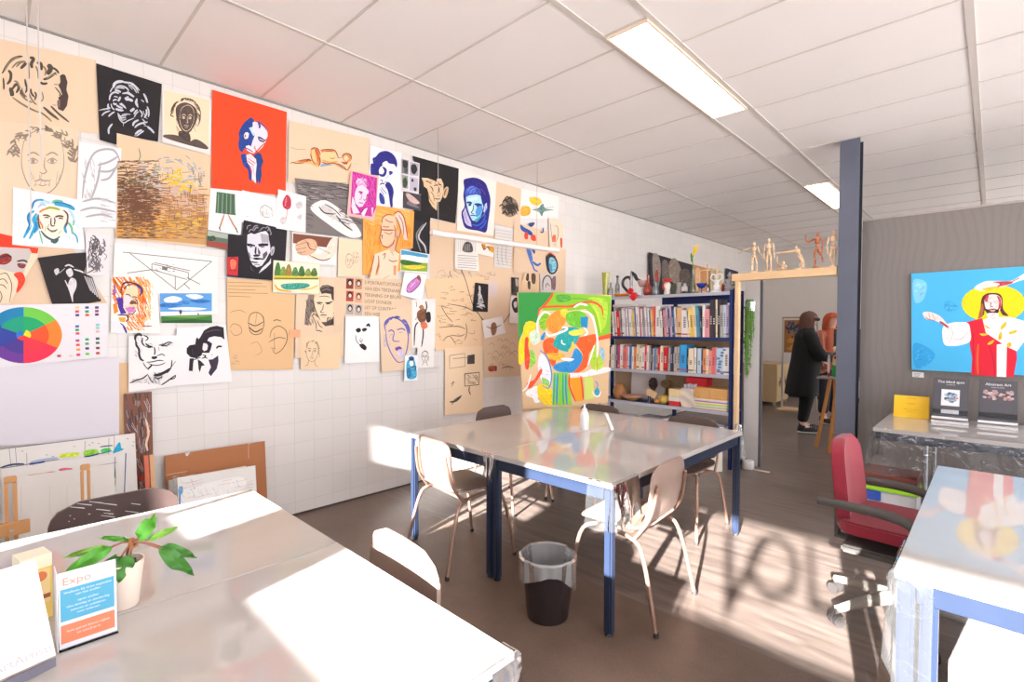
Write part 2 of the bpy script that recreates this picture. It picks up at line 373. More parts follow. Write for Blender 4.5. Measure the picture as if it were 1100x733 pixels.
# ---------------------------------------------------------------- hanging tube lamp
t = thing('hanging_tube_light', 'white tube light hung on two wires before the drawings', 'tube light', (.5, 3.3, 2.2))
mb = MB(); mb.tube([(0, -.80, 0), (0.03, .80, 0.03)], .024, M('#f1e3df', .35), 14); mb.build('tube', t)
for sx, sy in ((0, -.73), (.03, .47)):
    mb = MB(); mb.tube([(sx, sy, .02), (sx, sy, H-2.2-.001)], .0025, M('#b8b2ae', .4, .5), 6); mb.build('wire', t)
for y, x, z1, lab in ((.16, .23, 2.0, 'thin cord hanging in front of the profile drawing, the left one'), (.2, .27, 2.25, 'beaded chain hanging in front of the profile drawing, the right one')):
    mb = MB()
    if 'beaded' in lab:
        for k in range(110): mb.ell((x, y, H-.005-k*.0072), (.0042, .0042, .0042), M('#d8d6d6', .3, .3), nu=6, nv=4)
        mb.tube([(x, y, H-.001), (x, y, H-.8)], .0015, M('#d8d6d6', .3), 5)
    else: mb.tube([(x, y, H-.001), (x, y, 1.95)], .0028, M('#cfcac8', .4), 6)
    tag(mb.build('blind_chain'), lab, 'chain')

# ---------------------------------------------------------------- light and view
w = bpy.data.worlds.new('sky'); SC.world = w; w.use_nodes = True
bgn = w.node_tree.nodes['Background']; bgn.inputs['Strength'].default_value = 5.0
_N, _L = w.node_tree.nodes, w.node_tree.links      # hazy bright sky above, unseen pale paving below, brightened to lift the ceiling
_tc = _N.new('ShaderNodeTexCoord'); _sp = _N.new('ShaderNodeSeparateXYZ'); _cr = _N.new('ShaderNodeValToRGB'); _mr = _N.new('ShaderNodeMapRange'); _mr.inputs['From Min'].default_value = -1
_cr.color_ramp.elements[0].color = (1.6, 1.6, 1.6, 1); _cr.color_ramp.elements[0].position = .47; _cr.color_ramp.elements[1].color = (.9, .94, 1, 1); _cr.color_ramp.elements[1].position = .53
_L.new(_tc.outputs['Generated'], _sp.inputs[0]); _L.new(_sp.outputs['Z'], _mr.inputs['Value']); _L.new(_mr.outputs[0], _cr.inputs['Fac']); _L.new(_cr.outputs['Color'], bgn.inputs['Color'])
sl = bpy.data.lights.new('sun', 'SUN'); sl.energy = 62; sl.angle = math.radians(.9); sl.color = (1, .97, .94)
so = bpy.data.objects.new('sun', sl); COL.objects.link(so)
so.rotation_euler = Vector((-.25, 1, -.37)).to_track_quat('-Z', 'Y').to_euler(); so.location = (5, -4, 5)
vs = SC.view_settings; vs.view_transform = 'Standard'; vs.look = 'None'; vs.gamma = 1; vs.use_curve_mapping = False; vs.exposure = 0.05
SC.cycles.max_bounces = 10; SC.cycles.transparent_max_bounces = 16; SC.cycles.diffuse_bounces = 6
# ============================================================ FURNITURE
m_top = tex_mat('glossy_table_top', lambda nt, N, L, b: (lambda tc, n, cr: (L.new(tc.outputs['Object'], n.inputs['Vector']), L.new(n.outputs['Fac'], cr.inputs['Fac']), L.new(cr.outputs['Color'], b.inputs['Base Color']),
    setattr(cr.color_ramp.elements[0], 'color', lin('#aea8a4')), setattr(cr.color_ramp.elements[1], 'color', lin('#c6c1bd')), setattr(n.inputs['Scale'], 'default_value', 2.6), setattr(n.inputs['Detail'], 'default_value', 6)))(
    N.new('ShaderNodeTexCoord'), N.new('ShaderNodeTexNoise'), N.new('ShaderNodeValToRGB')), .45, 1.0, .035)
m_blue = M('#273147', .35, .2, noise=.1, scale=12); m_edge = M('#d9d3cd', .5); m_foot = M('#2c2c30', .6)
film = clear('clear_film', (.95, .95, .96, 1), .0, .12, .2, 9, milk=.05)
film2 = clear('wrinkled_film', (.9, .9, .91, 1), .10, .1, .5, 11, milk=.07)
def table(x0, x1, y0, y1, label, extra=None, group=None, zt=.72):
    cx, cy = (x0+x1)/2, (y0+y1)/2; a, b = (x1-x0)/2-.001, (y1-y0)/2-.001
    t = thing('work_table', label, 'table', (cx, cy, 0), group=group)
    mb = MB(); mb.b2((-a, -b, zt-.028), (a, b, zt), m_top); mb.build('tabletop', t, bevel=.002, seg=1)
    r = .045
    for sx in (-1, 1):
        mb = MB(); mb.b2((sx*(a-.008), -b+.05, zt-.088), (sx*(a-.038), b-.05, zt-.0285), m_blue); mb.build('side_rail', t, bevel=.003, seg=1)
    for sy in (-1, 1):
        mb = MB(); mb.b2((-a+.05, sy*(b-.008), zt-.088), (a-.05, sy*(b-.038), zt-.0285), m_blue); mb.build('end_rail', t, bevel=.003, seg=1)
    for sx in (-1, 1):
        for sy in (-1, 1):
            mb = MB(); mb.box((sx*(a-.026), sy*(b-.026), (zt-.0285+.012)/2), (.042, .042, zt-.0285-.012), m_blue); l = mb.build('leg', t, bevel=.008)
            f = MB(); f.lathe([(.019, 0), (.021, .003), (.019, .0125)], (sx*(a-.026), sy*(b-.026), 0), m_foot, 12); f.build('foot_cap', l)
    return t
G = 'blue-framed glossy work tables'
table(.986, 1.779, 1.942, 3.575, 'glossy grey table with blue legs, left half of the middle pair', group=G)
table(1.781, 2.574, 1.942, 3.575, 'glossy grey table with blue legs, right half of the middle pair', group=G)
table(1.486, 2.277, -.85, .782, 'glossy table in the left foreground, carrying the potted plant', group=G)
table(2.279, 3.07, -.85, .782, 'sunlit glossy table at the bottom of the photo, beside the plant table', group=G)
tr = table(3.61, 4.40, 1.83, 3.38, 'glossy blue-legged table at the right edge beside the red office chair', group=G)
mb = MB(); mb.box((-.315, -.749, .34), (.042, .042, .655), m_blue); l = mb.build('leg', tr, bevel=.008)
tw = table(3.195, 4.78, 4.375, 5.22, 'long glossy table against the grey panel, holding the book displays', group=G)
for ch in list(tw.children):      # this one stands on slim grey metal legs set in from its end
    if ch.name.startswith('leg'):
        for g in list(ch.children): bpy.data.objects.remove(g)
        bpy.data.objects.remove(ch)
for x in (-.50, .74):
    for y in (-.375, .375):
        mb = MB(); mb.tube([(x, y, 0), (x, y, .69)], .016, M('#9a9ba0', .25, .8), 12); mb.build('leg', tw)

def drape(name, label, pts, hang, m, amp=.012, waves=5, parent=None, hem=.006, inward=None):
    """hanging clear sheet along the polyline pts (table edge, outside), with pleats, a narrow hem lies on the top"""
    P = [Vector(p) for p in pts]; L = [0]
    for i in range(len(P)-1): L.append(L[-1]+(P[i+1]-P[i]).length)
    def at(s):
        s *= L[-1]
        for i in range(len(P)-1):
            if s <= L[i+1]+1e-9: return P[i].lerp(P[i+1], (s-L[i])/(L[i+1]-L[i])), (P[i+1]-P[i]).normalized()
        return P[-1], (P[-1]-P[-2]).normalized()
    rnd = random.Random(hash(label) % 1000 if False else len(label)); ph = [rnd.uniform(0, 6) for _ in range(3)]
    def fn(u, v):
        p, d = at(u); nrm = d.cross(Vector((0, 0, 1))).normalized()
        if v < .12: return p - nrm*hem*(1-v/.12) + Vector((0, 0, .0018))
        k = (v-.12)/.88; s = u*L[-1]
        off = amp*k*(sin(s*waves*6+ph[0])+.6*sin(s*waves*14+ph[1]))+.006+.02*k+.35*amp*sin(k*9+s*20+ph[2])*k
        return p + nrm*max(.003, off) - Vector((0, 0, hang*k*(1-.10*sin(s*8+ph[2]))))
    mb = MB(); mb.grid(fn, 46, 14, m)
    o = mb.build(name, fixn=False); return tag(o, label, 'plastic sheet')
drape('plastic_sheet', 'clear plastic hanging in pleats from the long table front, above the storage box', [(3.19, 5.15, .72), (3.19, 4.37, .72), (4.78, 4.37, .72)], .30, film2, .012, 4)
drape('plastic_sheet', 'clear plastic hanging off the nearest corner of the middle tables, above the bin', [(2.45, 1.936, .72), (2.578, 1.936, .72), (2.578, 2.16, .72)], .2, film, .012, 5)
drape('plastic_sheet', 'tuft of clear plastic hanging over the joint of the middle tables', [(1.70, 1.936, .72), (1.84, 1.936, .72)], .13, film, .016, 7)
drape('plastic_sheet', 'clear plastic hanging off the foreground table corner at the bottom of the photo', [(3.076, .70, .72), (3.076, .788, .72), (3.03, .788, .72)], .16, film, .012, 5)
drape('plastic_sheet', 'clear plastic hanging down the left side of the table by the office chair', [(3.604, 2.1, .72), (3.604, 1.824, .72), (3.70, 1.824, .72)], .5, film2, .012, 3)

# ---------------------------------------------------------------- school chairs (local +y is where the sitter faces)
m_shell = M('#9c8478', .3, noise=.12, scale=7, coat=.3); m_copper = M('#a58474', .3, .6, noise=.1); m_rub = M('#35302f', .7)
def rrect(u, v, w, h, r):
    """map unit square to a rounded rectangle"""
    x, y = (u-.5)*w, (v-.5)*h
    e = .5*h-abs(y); lim = .5*w
    if e < r: lim -= r-math.sqrt(max(0, r*r-(r-e)**2))
    return x*(lim/(.5*w)), y
def make_chair(label, sh, lm):
    t = thing('school_chair', label, 'chair', group='curved shell chairs round the tables')
    def back(u, v):
        x, y = rrect(u, v, .41, .30, .09); z = .615+y
        return Vector((x, -.205-.05*(z-.47)/.3+.34*x*x+.02*((z-.6)/.15)**2, z))
    mb = MB(); mb.shell(back, 16, 12, .010, sh); mb.build('backrest', t)
    def seat(u, v):
        x, y = rrect(u, v, .41, .40, .08); z = .440-.9*x*x*.25+.012
        if y > .12: z -= 3.0*(y-.12)**2
        if y < -.1: z += 2.2*(y+.1)**2
        return Vector((x, y, z+.9*x*x*.3))
    mb = MB(); mb.shell(seat, 16, 14, -.010, sh); mb.build('seat', t)
    for s in (-1, 1):
        mb = MB(); mb.tube([(s*.17, .10, .418), (s*.205, .17, .36), (s*.235, .235, .012)], .0105, lm, 10, smooth=5); f = mb.build('leg', t)
        g = MB(); g.lathe([(.012, 0), (.013, .004), (.0115, .022)], (s*.235, .236, 0), m_rub, 10); g.build('foot_cap', f)
        mb = MB(); mb.tube([(s*.17, .06, .418), (s*.20, -.12, .405), (s*.222, -.19, .33), (s*.245, -.265, .012)], .0105, lm, 10, smooth=5); f = mb.build('leg', t)
        g = MB(); g.lathe([(.012, 0), (.013, .004), (.0115, .022)], (s*.245, -.266, 0), m_rub, 10); g.build('foot_cap', f)
        mb = MB(); mb.tube([(s*.205, -.13, .405), (s*.195, -.205, .52), (s*.168, -.238, .68)], .009, lm, 10, smooth=5); mb.build('back_support', t)
    mb = MB(); mb.tube([(-.17, .10, .418), (.17, .10, .418)], .009, lm, 10); mb.tube([(-.198, -.11, .408), (.198, -.11, .408)], .009, lm, 10); mb.build('cross_bar', t)
    return t
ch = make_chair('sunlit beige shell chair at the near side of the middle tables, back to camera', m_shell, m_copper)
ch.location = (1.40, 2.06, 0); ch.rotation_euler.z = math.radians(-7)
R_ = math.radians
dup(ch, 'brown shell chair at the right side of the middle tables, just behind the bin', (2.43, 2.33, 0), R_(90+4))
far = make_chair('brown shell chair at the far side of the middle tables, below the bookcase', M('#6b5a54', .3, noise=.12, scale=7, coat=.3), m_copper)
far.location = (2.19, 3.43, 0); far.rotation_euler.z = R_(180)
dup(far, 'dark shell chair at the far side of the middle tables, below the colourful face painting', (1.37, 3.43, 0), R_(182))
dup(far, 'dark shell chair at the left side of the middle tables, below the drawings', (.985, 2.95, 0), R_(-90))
dup(ch, 'sunlit shell chair pushed under the foreground table, facing the camera', (2.475, .665, 0), R_(176))
drk = make_chair('dark brown chair with white paint streaks at the left end of the plant table', M('#5b4a47', .3, noise=.2, scale=7, coat=.4), m_copper)
drk.location = (1.545, .34, 0); drk.rotation_euler.z = R_(-90)
# white paint streaks on its back
bk = [c for c in drk.children if c.name.startswith('backrest')][0]
mb = MB(); rs = random.Random(3)
for k in range(18):
    x = rs.uniform(-.15, .17); z = rs.uniform(.65, .75); l = rs.choice((.006, .01, .05, .07))
    yy = lambda x, z: -.205-.05*(z-.47)/.3+.34*x*x+.02*((z-.6)/.15)**2
    mb.tube([(x, yy(x, z)+.0101, z), (x+l*.6, yy(x+l*.6, z+l*.25)+.0101, z+l*.25)], [.0022, .0014], M('#d9d2d2', .6, noise=0), 5)
o = part(mb.build('paint_streak', bk), 'dried white paint streaks'); o['kind'] = 'stuff'

# ---------------------------------------------------------------- red office chair
m_red = M('#8f2033', .9, noise=.12, scale=60, sheen=.2, bump=.1); m_armp = M('#4c4845', .55, noise=.1); m_base = M('#8d857d', .5, noise=.1)
oc = thing('office_chair', 'red fabric office chair with dark armrests on castors beside the right table', 'office chair', (3.49, 3.02, 0), R_(-92))
FWD = None
def oback(u, v):
    x, y = rrect(u, v, .40, .43, .11); z = .655+y
    x *= 1-.10*(y/.23) if y > 0 else 1
    return Vector((x, -.225-.10*(z-.5)+.45*x*x, z))
mb = MB(); mb.shell(oback, 14, 14, .055, m_red); b_ = mb.build('backrest', oc, bevel=.012)
mb = MB(); mb.b2((-.03, -.256, .37), (.03, -.238, .60), m_armp); mb.b2((-.03, -.256, .352), (.03, -.10, .369), m_armp); mb.build('back_strut', oc, bevel=.004)
def oseat(u, v):
    x, y = rrect(u, v, .46, .44, .1); z = .45-(0 if y < .12 else 2.5*(y-.12)**2)
    return Vector((x, y, z))
mb = MB(); mb.shell(oseat, 14, 14, -.06, m_red); mb.build('seat', oc, bevel=.012)
mb = MB(); mb.b2((-.2, -.19, .35), (.2, .17, .388), m_armp); mb.build('seat_pan', oc, bevel=.01)
for s in (-1, 1):
    mb = MB(); mb.tube([(s*.27, -.27, .595), (s*.275, -.14, .60), (s*.275, .0, .595), (s*.275, .08, .575), (s*.272, .11, .52), (s*.25, .09, .44), (s*.21, .04, .375)], [.018, .022, .023, .022, .020, .018, .016], m_armp, 12, smooth=5); mb.build('armrest', oc)
mb = MB(); mb.lathe([(.028, .13), (.028, .25), (.018, .251), (.018, .35)], (0, 0, 0), m_armp, 14); mb.build('gas_column', oc)
for k in range(5):
    a = R_(90+72*k+14); d = Vector((cos(a), sin(a), 0))
    mb = MB(); mb.tube([d*.03+Vector((0, 0, .125)), d*.16+Vector((0, 0, .11)), d*.30+Vector((0, 0, .078))], [.034, .026, .018], m_base, 10); l = mb.build('base_leg', oc)
    mb = MB(); q = d*.30; s_ = d.cross(Vector((0, 0, 1)))
    for o in (-.016, .016):
        mb.tube([q+s_*(o-.009)+Vector((0, 0, .028)), q+s_*(o+.009)+Vector((0, 0, .028))], .028, m_rub, 16)
    mb.tube([q+Vector((0, 0, .03)), q+Vector((0, 0, .075))], .008, m_rub, 8)
    mb.build('castor', l)

# ---------------------------------------------------------------- waste bin
bn = thing('waste_bin', 'black waste bin with a clear liner under the edge of the middle table', 'bin', (2.235, 1.90, 0))
mb = MB(); mb.lathe([(.098, 0), (.102, .004), (.134, .295), (.137, .30), (.131, .30), (.098, .012), (0, .011)], (0, 0, 0), M('#2c2326', .35, noise=.08), 36); mb.build('bucket', bn)
def liner(u, v):
    a = 2*PI*u; w = .003*sin(a*9)+.002*sin(a*17+1)+.003*sin(a*5)
    if v < .45: k = v/.45; return Vector(((.09+.036*k+w*.5)*cos(a), (.09+.036*k+w*.5)*sin(a), .05+.255*k))
    if v < .55: k = (v-.45)/.1; r = .126+.016*k+w*.3; return Vector((r*cos(a), r*sin(a), .305+.006*sin(k*PI)))
    k = (v-.55)/.45; r = .142-.004*k+w+.004*k*sin(a*5); h = .095+.035*sin(a*2+.6)+.02*sin(a*3)
    return Vector((r*cos(a), r*sin(a), .303-h*k))
mb = MB(); mb.grid(liner, 96, 20, clear('bin_liner', (.95, .95, .95, 1), .02, .25, .2, 30, milk=.5)); mb.build('liner', bn, fixn=False)
# closer tracings of the pictures that stand out most
NC = {'r1': (250, 120, 8.62), 'r2': (105, 80, 10.47), 'r3': (395, 155, 10.46), 'r4': (490, 185, 10.47), 'r5': (260, 235, 11.28), 'r6': (310, 150, 12.2), 'r7': (390, 220, 9.17), 'r8': (374, 183, 12.86),
      's1': (20, 200, 11.27), 's3': (320, 300, 11.27), 's4': (120, 295, 11.27), 's5': (135, 355, 11.28), 's6': (190, 345, 10.94), 's7': (440, 165, 9.77), 's2': (0, 50, 8.62)}
def strokes(col, *ws): return [('s', col, w, p) for w, p in ws]
_W, _DK = '#c6c6d2', '#231f25'
REPL = {
'red-orange poster of a person resting chin on hand in blue and white': [('c', 'r1'),
  ('b', '#1d3f8c', [130, 80, 165, 55, 195, 75, 200, 130, 195, 170, 210, 230, 195, 290, 185, 330, 150, 345, 110, 340, 90, 375, 60, 350, 52, 300, 60, 240, 55, 200, 75, 150, 100, 110]),
  ('p', '#ecd9e4', [185, 100, 215, 85, 250, 110, 290, 145, 320, 180, 325, 220, 300, 290, 275, 330, 235, 370, 215, 355, 205, 310, 190, 350, 170, 320, 185, 270, 205, 215, 185, 200]), ('p', '#bcd4ee', [150, 150, 185, 140, 195, 190, 215, 210, 190, 225]), ('p', '#1d3f8c', [195, 95, 180, 150, 190, 200, 205, 170, 215, 130]) if False else ('p', '#c8dcf0', [170, 150, 190, 145, 200, 180, 180, 190]),
  ('b', '#e9dbe2', [105, 215, 130, 180, 150, 200, 140, 245, 112, 250]), ('s', '#1d3f8c', 14, [115, 190, 135, 180, 160, 200]), ('b', '#e0602e', [108, 225, 118, 210, 125, 225, 115, 240]), ('p', '#2a3570', [232, 228, 260, 235, 300, 262, 318, 245, 312, 262, 285, 285, 250, 275, 235, 255]), ('s', '#ecd9e4', 5, [245, 250, 270, 262, 290, 268]),
  ('s', '#2c4a94', 14, [235, 100, 250, 130, 245, 155]), ('s', '#33468a', 8, [205, 90, 250, 100, 290, 130, 325, 185]), ('p', '#f0e2e6', [120, 320, 150, 310, 205, 350, 215, 385, 180, 390, 130, 355]), ('s', '#2a3a80', 7, [115, 335, 150, 350, 190, 375]), ('s', '#e2452a', 9, [95, 385, 140, 375, 190, 392, 225, 365, 265, 320, 300, 290]), ('s', '#9fb4d8', 12, [200, 330, 208, 360]),
  ('b', '#1d3f8c', [75, 400, 110, 390, 135, 400, 130, 450, 150, 490, 170, 560, 175, 640, 150, 620, 140, 540, 100, 500, 85, 450]), ('p', '#22407f', [190, 405, 235, 378, 262, 390, 285, 460, 265, 520, 270, 590, 248, 690, 240, 640, 222, 670, 212, 600, 220, 500]), ('p', '#f1dde4', [125, 400, 165, 392, 215, 440, 222, 490, 212, 580, 215, 665, 175, 630, 180, 550, 165, 510, 135, 470]),
  *strokes('#c8402e', (6, [140, 430, 180, 460, 212, 480]), (6, [135, 455, 170, 480, 200, 500]), (5, [150, 410, 190, 440]), (6, [180, 620, 205, 655])), *strokes('#8fa6d0', (5, [160, 500, 190, 520, 200, 600]))],
'black sheet with a white line portrait of a long-haired person': [('c', 'r2'), *strokes(_W,
  (24, [175, 150, 190, 105, 230, 82, 290, 80]), (14, [250, 78, 320, 90, 380, 100, 430, 140, 470, 180]), (13, [205, 140, 260, 130, 320, 150, 350, 185]), (10, [190, 160, 250, 150, 300, 160]), (9, [340, 110, 400, 150, 440, 210]), (9, [370, 110, 420, 140, 460, 210]), (12, [350, 130, 390, 170]), (10, [140, 200, 160, 160, 180, 140]),
  (14, [130, 290, 145, 230, 190, 200, 240, 215]), (16, [190, 175, 230, 185, 260, 200]), (15, [275, 215, 330, 210, 380, 235, 405, 255]), (11, [330, 190, 370, 220, 410, 250]), (18, [255, 250, 240, 285, 225, 300]), (13, [170, 300, 190, 285, 215, 285]), (22, [310, 285, 350, 280, 395, 300]), (11, [300, 275, 330, 255, 350, 255]), (8, [180, 250, 210, 250, 225, 262]),
  (16, [175, 320, 190, 335, 215, 330]), (17, [245, 330, 280, 345, 310, 375]), (16, [210, 345, 240, 365, 280, 380]), (18, [200, 385, 240, 400, 290, 405]), (9, [265, 320, 300, 360, 320, 385]), (13, [120, 330, 115, 360, 140, 385]), (10, [150, 330, 160, 370, 190, 400]),
  (9, [15, 405, 70, 390, 130, 388]), (12, [45, 465, 80, 430, 140, 408]), (13, [120, 475, 150, 445, 190, 420]), (9, [60, 400, 110, 380, 130, 370]), (9, [230, 440, 260, 470, 330, 455]), (9, [240, 460, 270, 490, 320, 480]), (8, [250, 485, 280, 515, 320, 500]), (9, [225, 430, 245, 500, 290, 545, 340, 520, 410, 490]), (9, [290, 540, 288, 580]), (8, [270, 455, 320, 445, 370, 450]),
  (22, [365, 415, 395, 395, 410, 380]), (13, [425, 295, 430, 330, 455, 370]), (16, [440, 270, 435, 320, 450, 350]), (12, [405, 450, 430, 410, 450, 400]), (10, [410, 480, 440, 430, 460, 420]), (11, [470, 400, 500, 440, 490, 480]), (16, [515, 215, 540, 260, 560, 320]), (18, [490, 285, 520, 310]), (12, [555, 360, 575, 420, 570, 480]), (14, [545, 390, 550, 440, 525, 490]), (11, [510, 410, 530, 460]), (9, [500, 500, 540, 540, 560, 530]), (9, [520, 470, 560, 500]),
  (17, [395, 580, 410, 540, 460, 512]), (14, [415, 600, 460, 560, 530, 540]), (10, [440, 580, 500, 550, 540, 565]), (17, [560, 590, 600, 620, 635, 660]), (11, [520, 575, 580, 590]), (18, [420, 675, 460, 640, 500, 625]), (12, [440, 690, 480, 660, 520, 635]), (16, [125, 670, 125, 610, 165, 555]), (10, [410, 690, 450, 690]))],
'white sheet with a dark-blue stencil of a young man, hand at chin': [('c', 'r3'),
  ('b', '#28277f', [55, 160, 90, 140, 130, 95, 190, 75, 250, 88, 300, 130, 330, 200, 325, 260, 305, 235, 290, 225, 240, 215, 215, 190, 190, 195, 165, 215, 165, 240, 140, 260, 125, 300, 130, 350, 60, 345, 35, 340, 35, 225, 60, 215]),
  ('b', '#28277f', [165, 255, 190, 260, 215, 290, 205, 340, 180, 365, 140, 360, 130, 335, 170, 335, 185, 300]), ('s', '#28277f', 22, [240, 310, 262, 318, 280, 322]), ('b', '#343ba0', [245, 320, 272, 325, 260, 345, 245, 345]), ('s', '#6f86c4', 10, [190, 420, 215, 430, 230, 425]), ('s', '#28277f', 7, [140, 400, 165, 410, 160, 425]), ('s', '#28277f', 10, [135, 455, 165, 440, 190, 450]),
  ('b', '#28277f', [195, 460, 235, 425, 275, 470, 292, 540, 280, 620, 280, 700, 255, 695, 240, 590, 225, 520]), ('b', '#2c3a92', [135, 545, 160, 560, 185, 600, 190, 670, 145, 660, 130, 600]), *strokes('#4a58a8', (6, [150, 480, 180, 520, 215, 560]), (6, [140, 500, 165, 540, 185, 570]), (5, [170, 470, 200, 500])), ('s', '#c8d4ee', 16, [200, 390, 225, 370, 235, 330])],
'white sheet with a thick blue painted man leaning on his hand': [('c', 'r4'),
  ('b', '#25217c', [85, 90, 150, 65, 210, 62, 270, 80, 330, 125, 360, 200, 385, 300, 380, 420, 360, 560, 335, 675, 250, 660, 110, 630, 70, 540, 60, 450, 95, 380, 80, 270, 90, 180]),
  ('p', '#aed8ea', [110, 280, 150, 262, 230, 250, 275, 265, 290, 340, 310, 390, 290, 450, 260, 520, 220, 555, 180, 540, 150, 480, 130, 420, 115, 350]), ('p', '#d4ecec', [130, 300, 230, 275, 240, 310, 160, 325]), ('p', '#d8ecd0', [140, 400, 180, 360, 195, 420, 190, 480, 160, 470]), ('p', '#4f8ed0', [240, 380, 290, 350, 300, 420, 270, 480, 235, 510, 215, 450]), ('p', '#3aa0b4', [200, 540, 260, 500, 290, 450, 280, 510, 230, 565]),
  ('b', '#3f56b8', [105, 200, 160, 155, 220, 165, 270, 200, 275, 250, 220, 240, 150, 260, 110, 275]), *strokes('#6d8ad6', (9, [125, 210, 160, 175, 200, 160]), (8, [150, 240, 180, 200, 220, 180]), (7, [190, 240, 220, 205, 255, 215])), *strokes('#2a2a90', (8, [130, 250, 160, 210]), (9, [210, 230, 240, 200, 250, 240])), *strokes('#5a2f92', (10, [270, 180, 310, 220, 330, 260]), (10, [280, 520, 310, 480, 330, 500]), (8, [240, 120, 290, 150])),
  ('s', '#1c2270', 15, [118, 345, 150, 340, 178, 352]), ('b', '#1c3a8a', [138, 360, 165, 352, 170, 375, 145, 380]), ('s', '#1c2270', 17, [205, 362, 250, 362, 285, 372]), ('b', '#22307f', [228, 372, 258, 370, 255, 388, 230, 388]), ('s', '#2a5aa0', 9, [195, 370, 188, 430, 170, 455, 200, 470]), ('s', '#3a4a9c', 10, [160, 490, 190, 485, 235, 495]), ('s', '#6aa0c4', 7, [175, 515, 215, 515]),
  ('p', '#c8c8e8', [310, 420, 325, 360, 345, 345, 348, 400, 325, 455, 308, 450]), ('s', '#3a3a98', 6, [325, 420, 335, 370]), ('p', '#c2b6d8', [75, 460, 105, 395, 120, 450, 140, 500, 165, 560, 175, 615, 130, 600, 100, 570]), *strokes('#8a80b4', (7, [95, 440, 110, 520, 140, 580]), (5, [120, 470, 130, 500])), *strokes('#2f5ac0', (14, [180, 590, 240, 600, 300, 560, 330, 480]), (12, [260, 640, 310, 600, 340, 540])), *strokes('#3f78c8', (9, [300, 500, 330, 440, 350, 400]))],
'black sheet with a white-highlighted portrait of a man with curls': [('c', 'r5'),
  ('p', '#d6d4de', [65, 195, 110, 175, 150, 190, 230, 160, 290, 150, 320, 190, 325, 250, 340, 320, 345, 400, 320, 440, 290, 500, 240, 570, 180, 590, 130, 560, 100, 500, 75, 420, 60, 340]),
  ('p', '#a9a7b2', [220, 180, 320, 200, 325, 290, 240, 290]), ('p', _DK, [60, 300, 110, 305, 155, 320, 160, 340, 110, 330, 65, 335]), ('p', _DK, [190, 310, 240, 298, 320, 300, 315, 330, 250, 335, 210, 340]), ('p', '#6a6772', [90, 330, 125, 328, 130, 345, 95, 350]), ('p', '#77747e', [220, 335, 265, 330, 275, 350, 230, 352]), ('p', _DK, [160, 340, 178, 345, 172, 420, 158, 440, 150, 400]), ('p', '#4c4954', [190, 345, 225, 410, 215, 440, 195, 425]), ('p', _DK, [130, 445, 175, 430, 225, 440, 200, 460, 150, 462]),
  ('p', _DK, [120, 480, 170, 470, 240, 480, 275, 490, 230, 505, 160, 500]), ('s', '#eceaf0', 10, [140, 505, 190, 508, 240, 500]), ('s', _DK, 12, [110, 520, 150, 530, 190, 530]), ('p', '#56535e', [250, 430, 300, 390, 310, 430, 280, 480, 255, 500]), ('p', '#77747e', [70, 400, 95, 420, 110, 490, 90, 470]), ('s', '#8a8892', 9, [140, 570, 180, 555, 220, 565]),
  ('b', '#aaa8b2', [350, 360, 385, 335, 395, 370, 380, 430, 350, 445]), ('s', _DK, 8, [362, 420, 375, 370]), ('p', '#d9d7e0', [200, 665, 240, 600, 330, 520, 350, 480, 350, 540, 290, 600]), ('p', '#8d8b95', [100, 560, 120, 620, 160, 650, 115, 620]),
  *strokes('#8f8d97', (9, [60, 130, 70, 90, 110, 80]), (10, [130, 130, 155, 90, 195, 85]), (12, [150, 140, 170, 110, 200, 110]), (9, [80, 165, 110, 130, 150, 150]), (11, [285, 120, 310, 100, 340, 130]), (12, [310, 150, 330, 120, 345, 165]), (8, [220, 140, 250, 110, 280, 110]), (9, [340, 200, 355, 180, 345, 160]), (8, [200, 150, 240, 130]))],
'brown sheet with a sienna reclining nude seen from behind': [('c', 'r6'),
  ('p', '#e0945a', [290, 130, 330, 110, 380, 125, 415, 190, 420, 260, 405, 340, 390, 360, 340, 320, 310, 270, 285, 190]), ('p', '#f0c28a', [300, 140, 340, 130, 350, 200, 370, 300, 345, 310, 310, 250]), ('p', '#c9602a', [340, 130, 375, 125, 400, 190, 400, 280, 385, 300, 375, 220]), ('p', '#efc492', [430, 150, 500, 135, 600, 140, 640, 200, 640, 290, 560, 305, 480, 315, 430, 280]), ('p', '#e8a25e', [440, 260, 540, 290, 640, 280, 640, 300, 540, 315, 460, 320]), ('p', '#d9824a', [420, 140, 500, 130, 590, 138, 610, 165, 500, 155, 430, 170]),
  ('p', '#eab07a', [30, 310, 100, 280, 200, 260, 290, 255, 320, 300, 400, 350, 370, 365, 280, 320, 180, 315, 80, 325]), ('p', '#c9703a', [130, 290, 200, 270, 290, 265, 300, 285, 200, 300, 140, 300]), ('b', '#d98a50', [715, 200, 760, 185, 810, 200, 825, 250, 800, 290, 740, 290, 710, 250]), ('p', '#f0c8a0', [730, 220, 770, 210, 790, 250, 760, 285, 725, 260]), ('p', '#b8552a', [700, 295, 780, 295, 770, 325, 720, 325]), ('p', '#e8a870', [560, 310, 640, 315, 700, 350, 760, 400, 800, 330, 830, 300, 815, 370, 770, 410, 700, 385, 620, 340]),
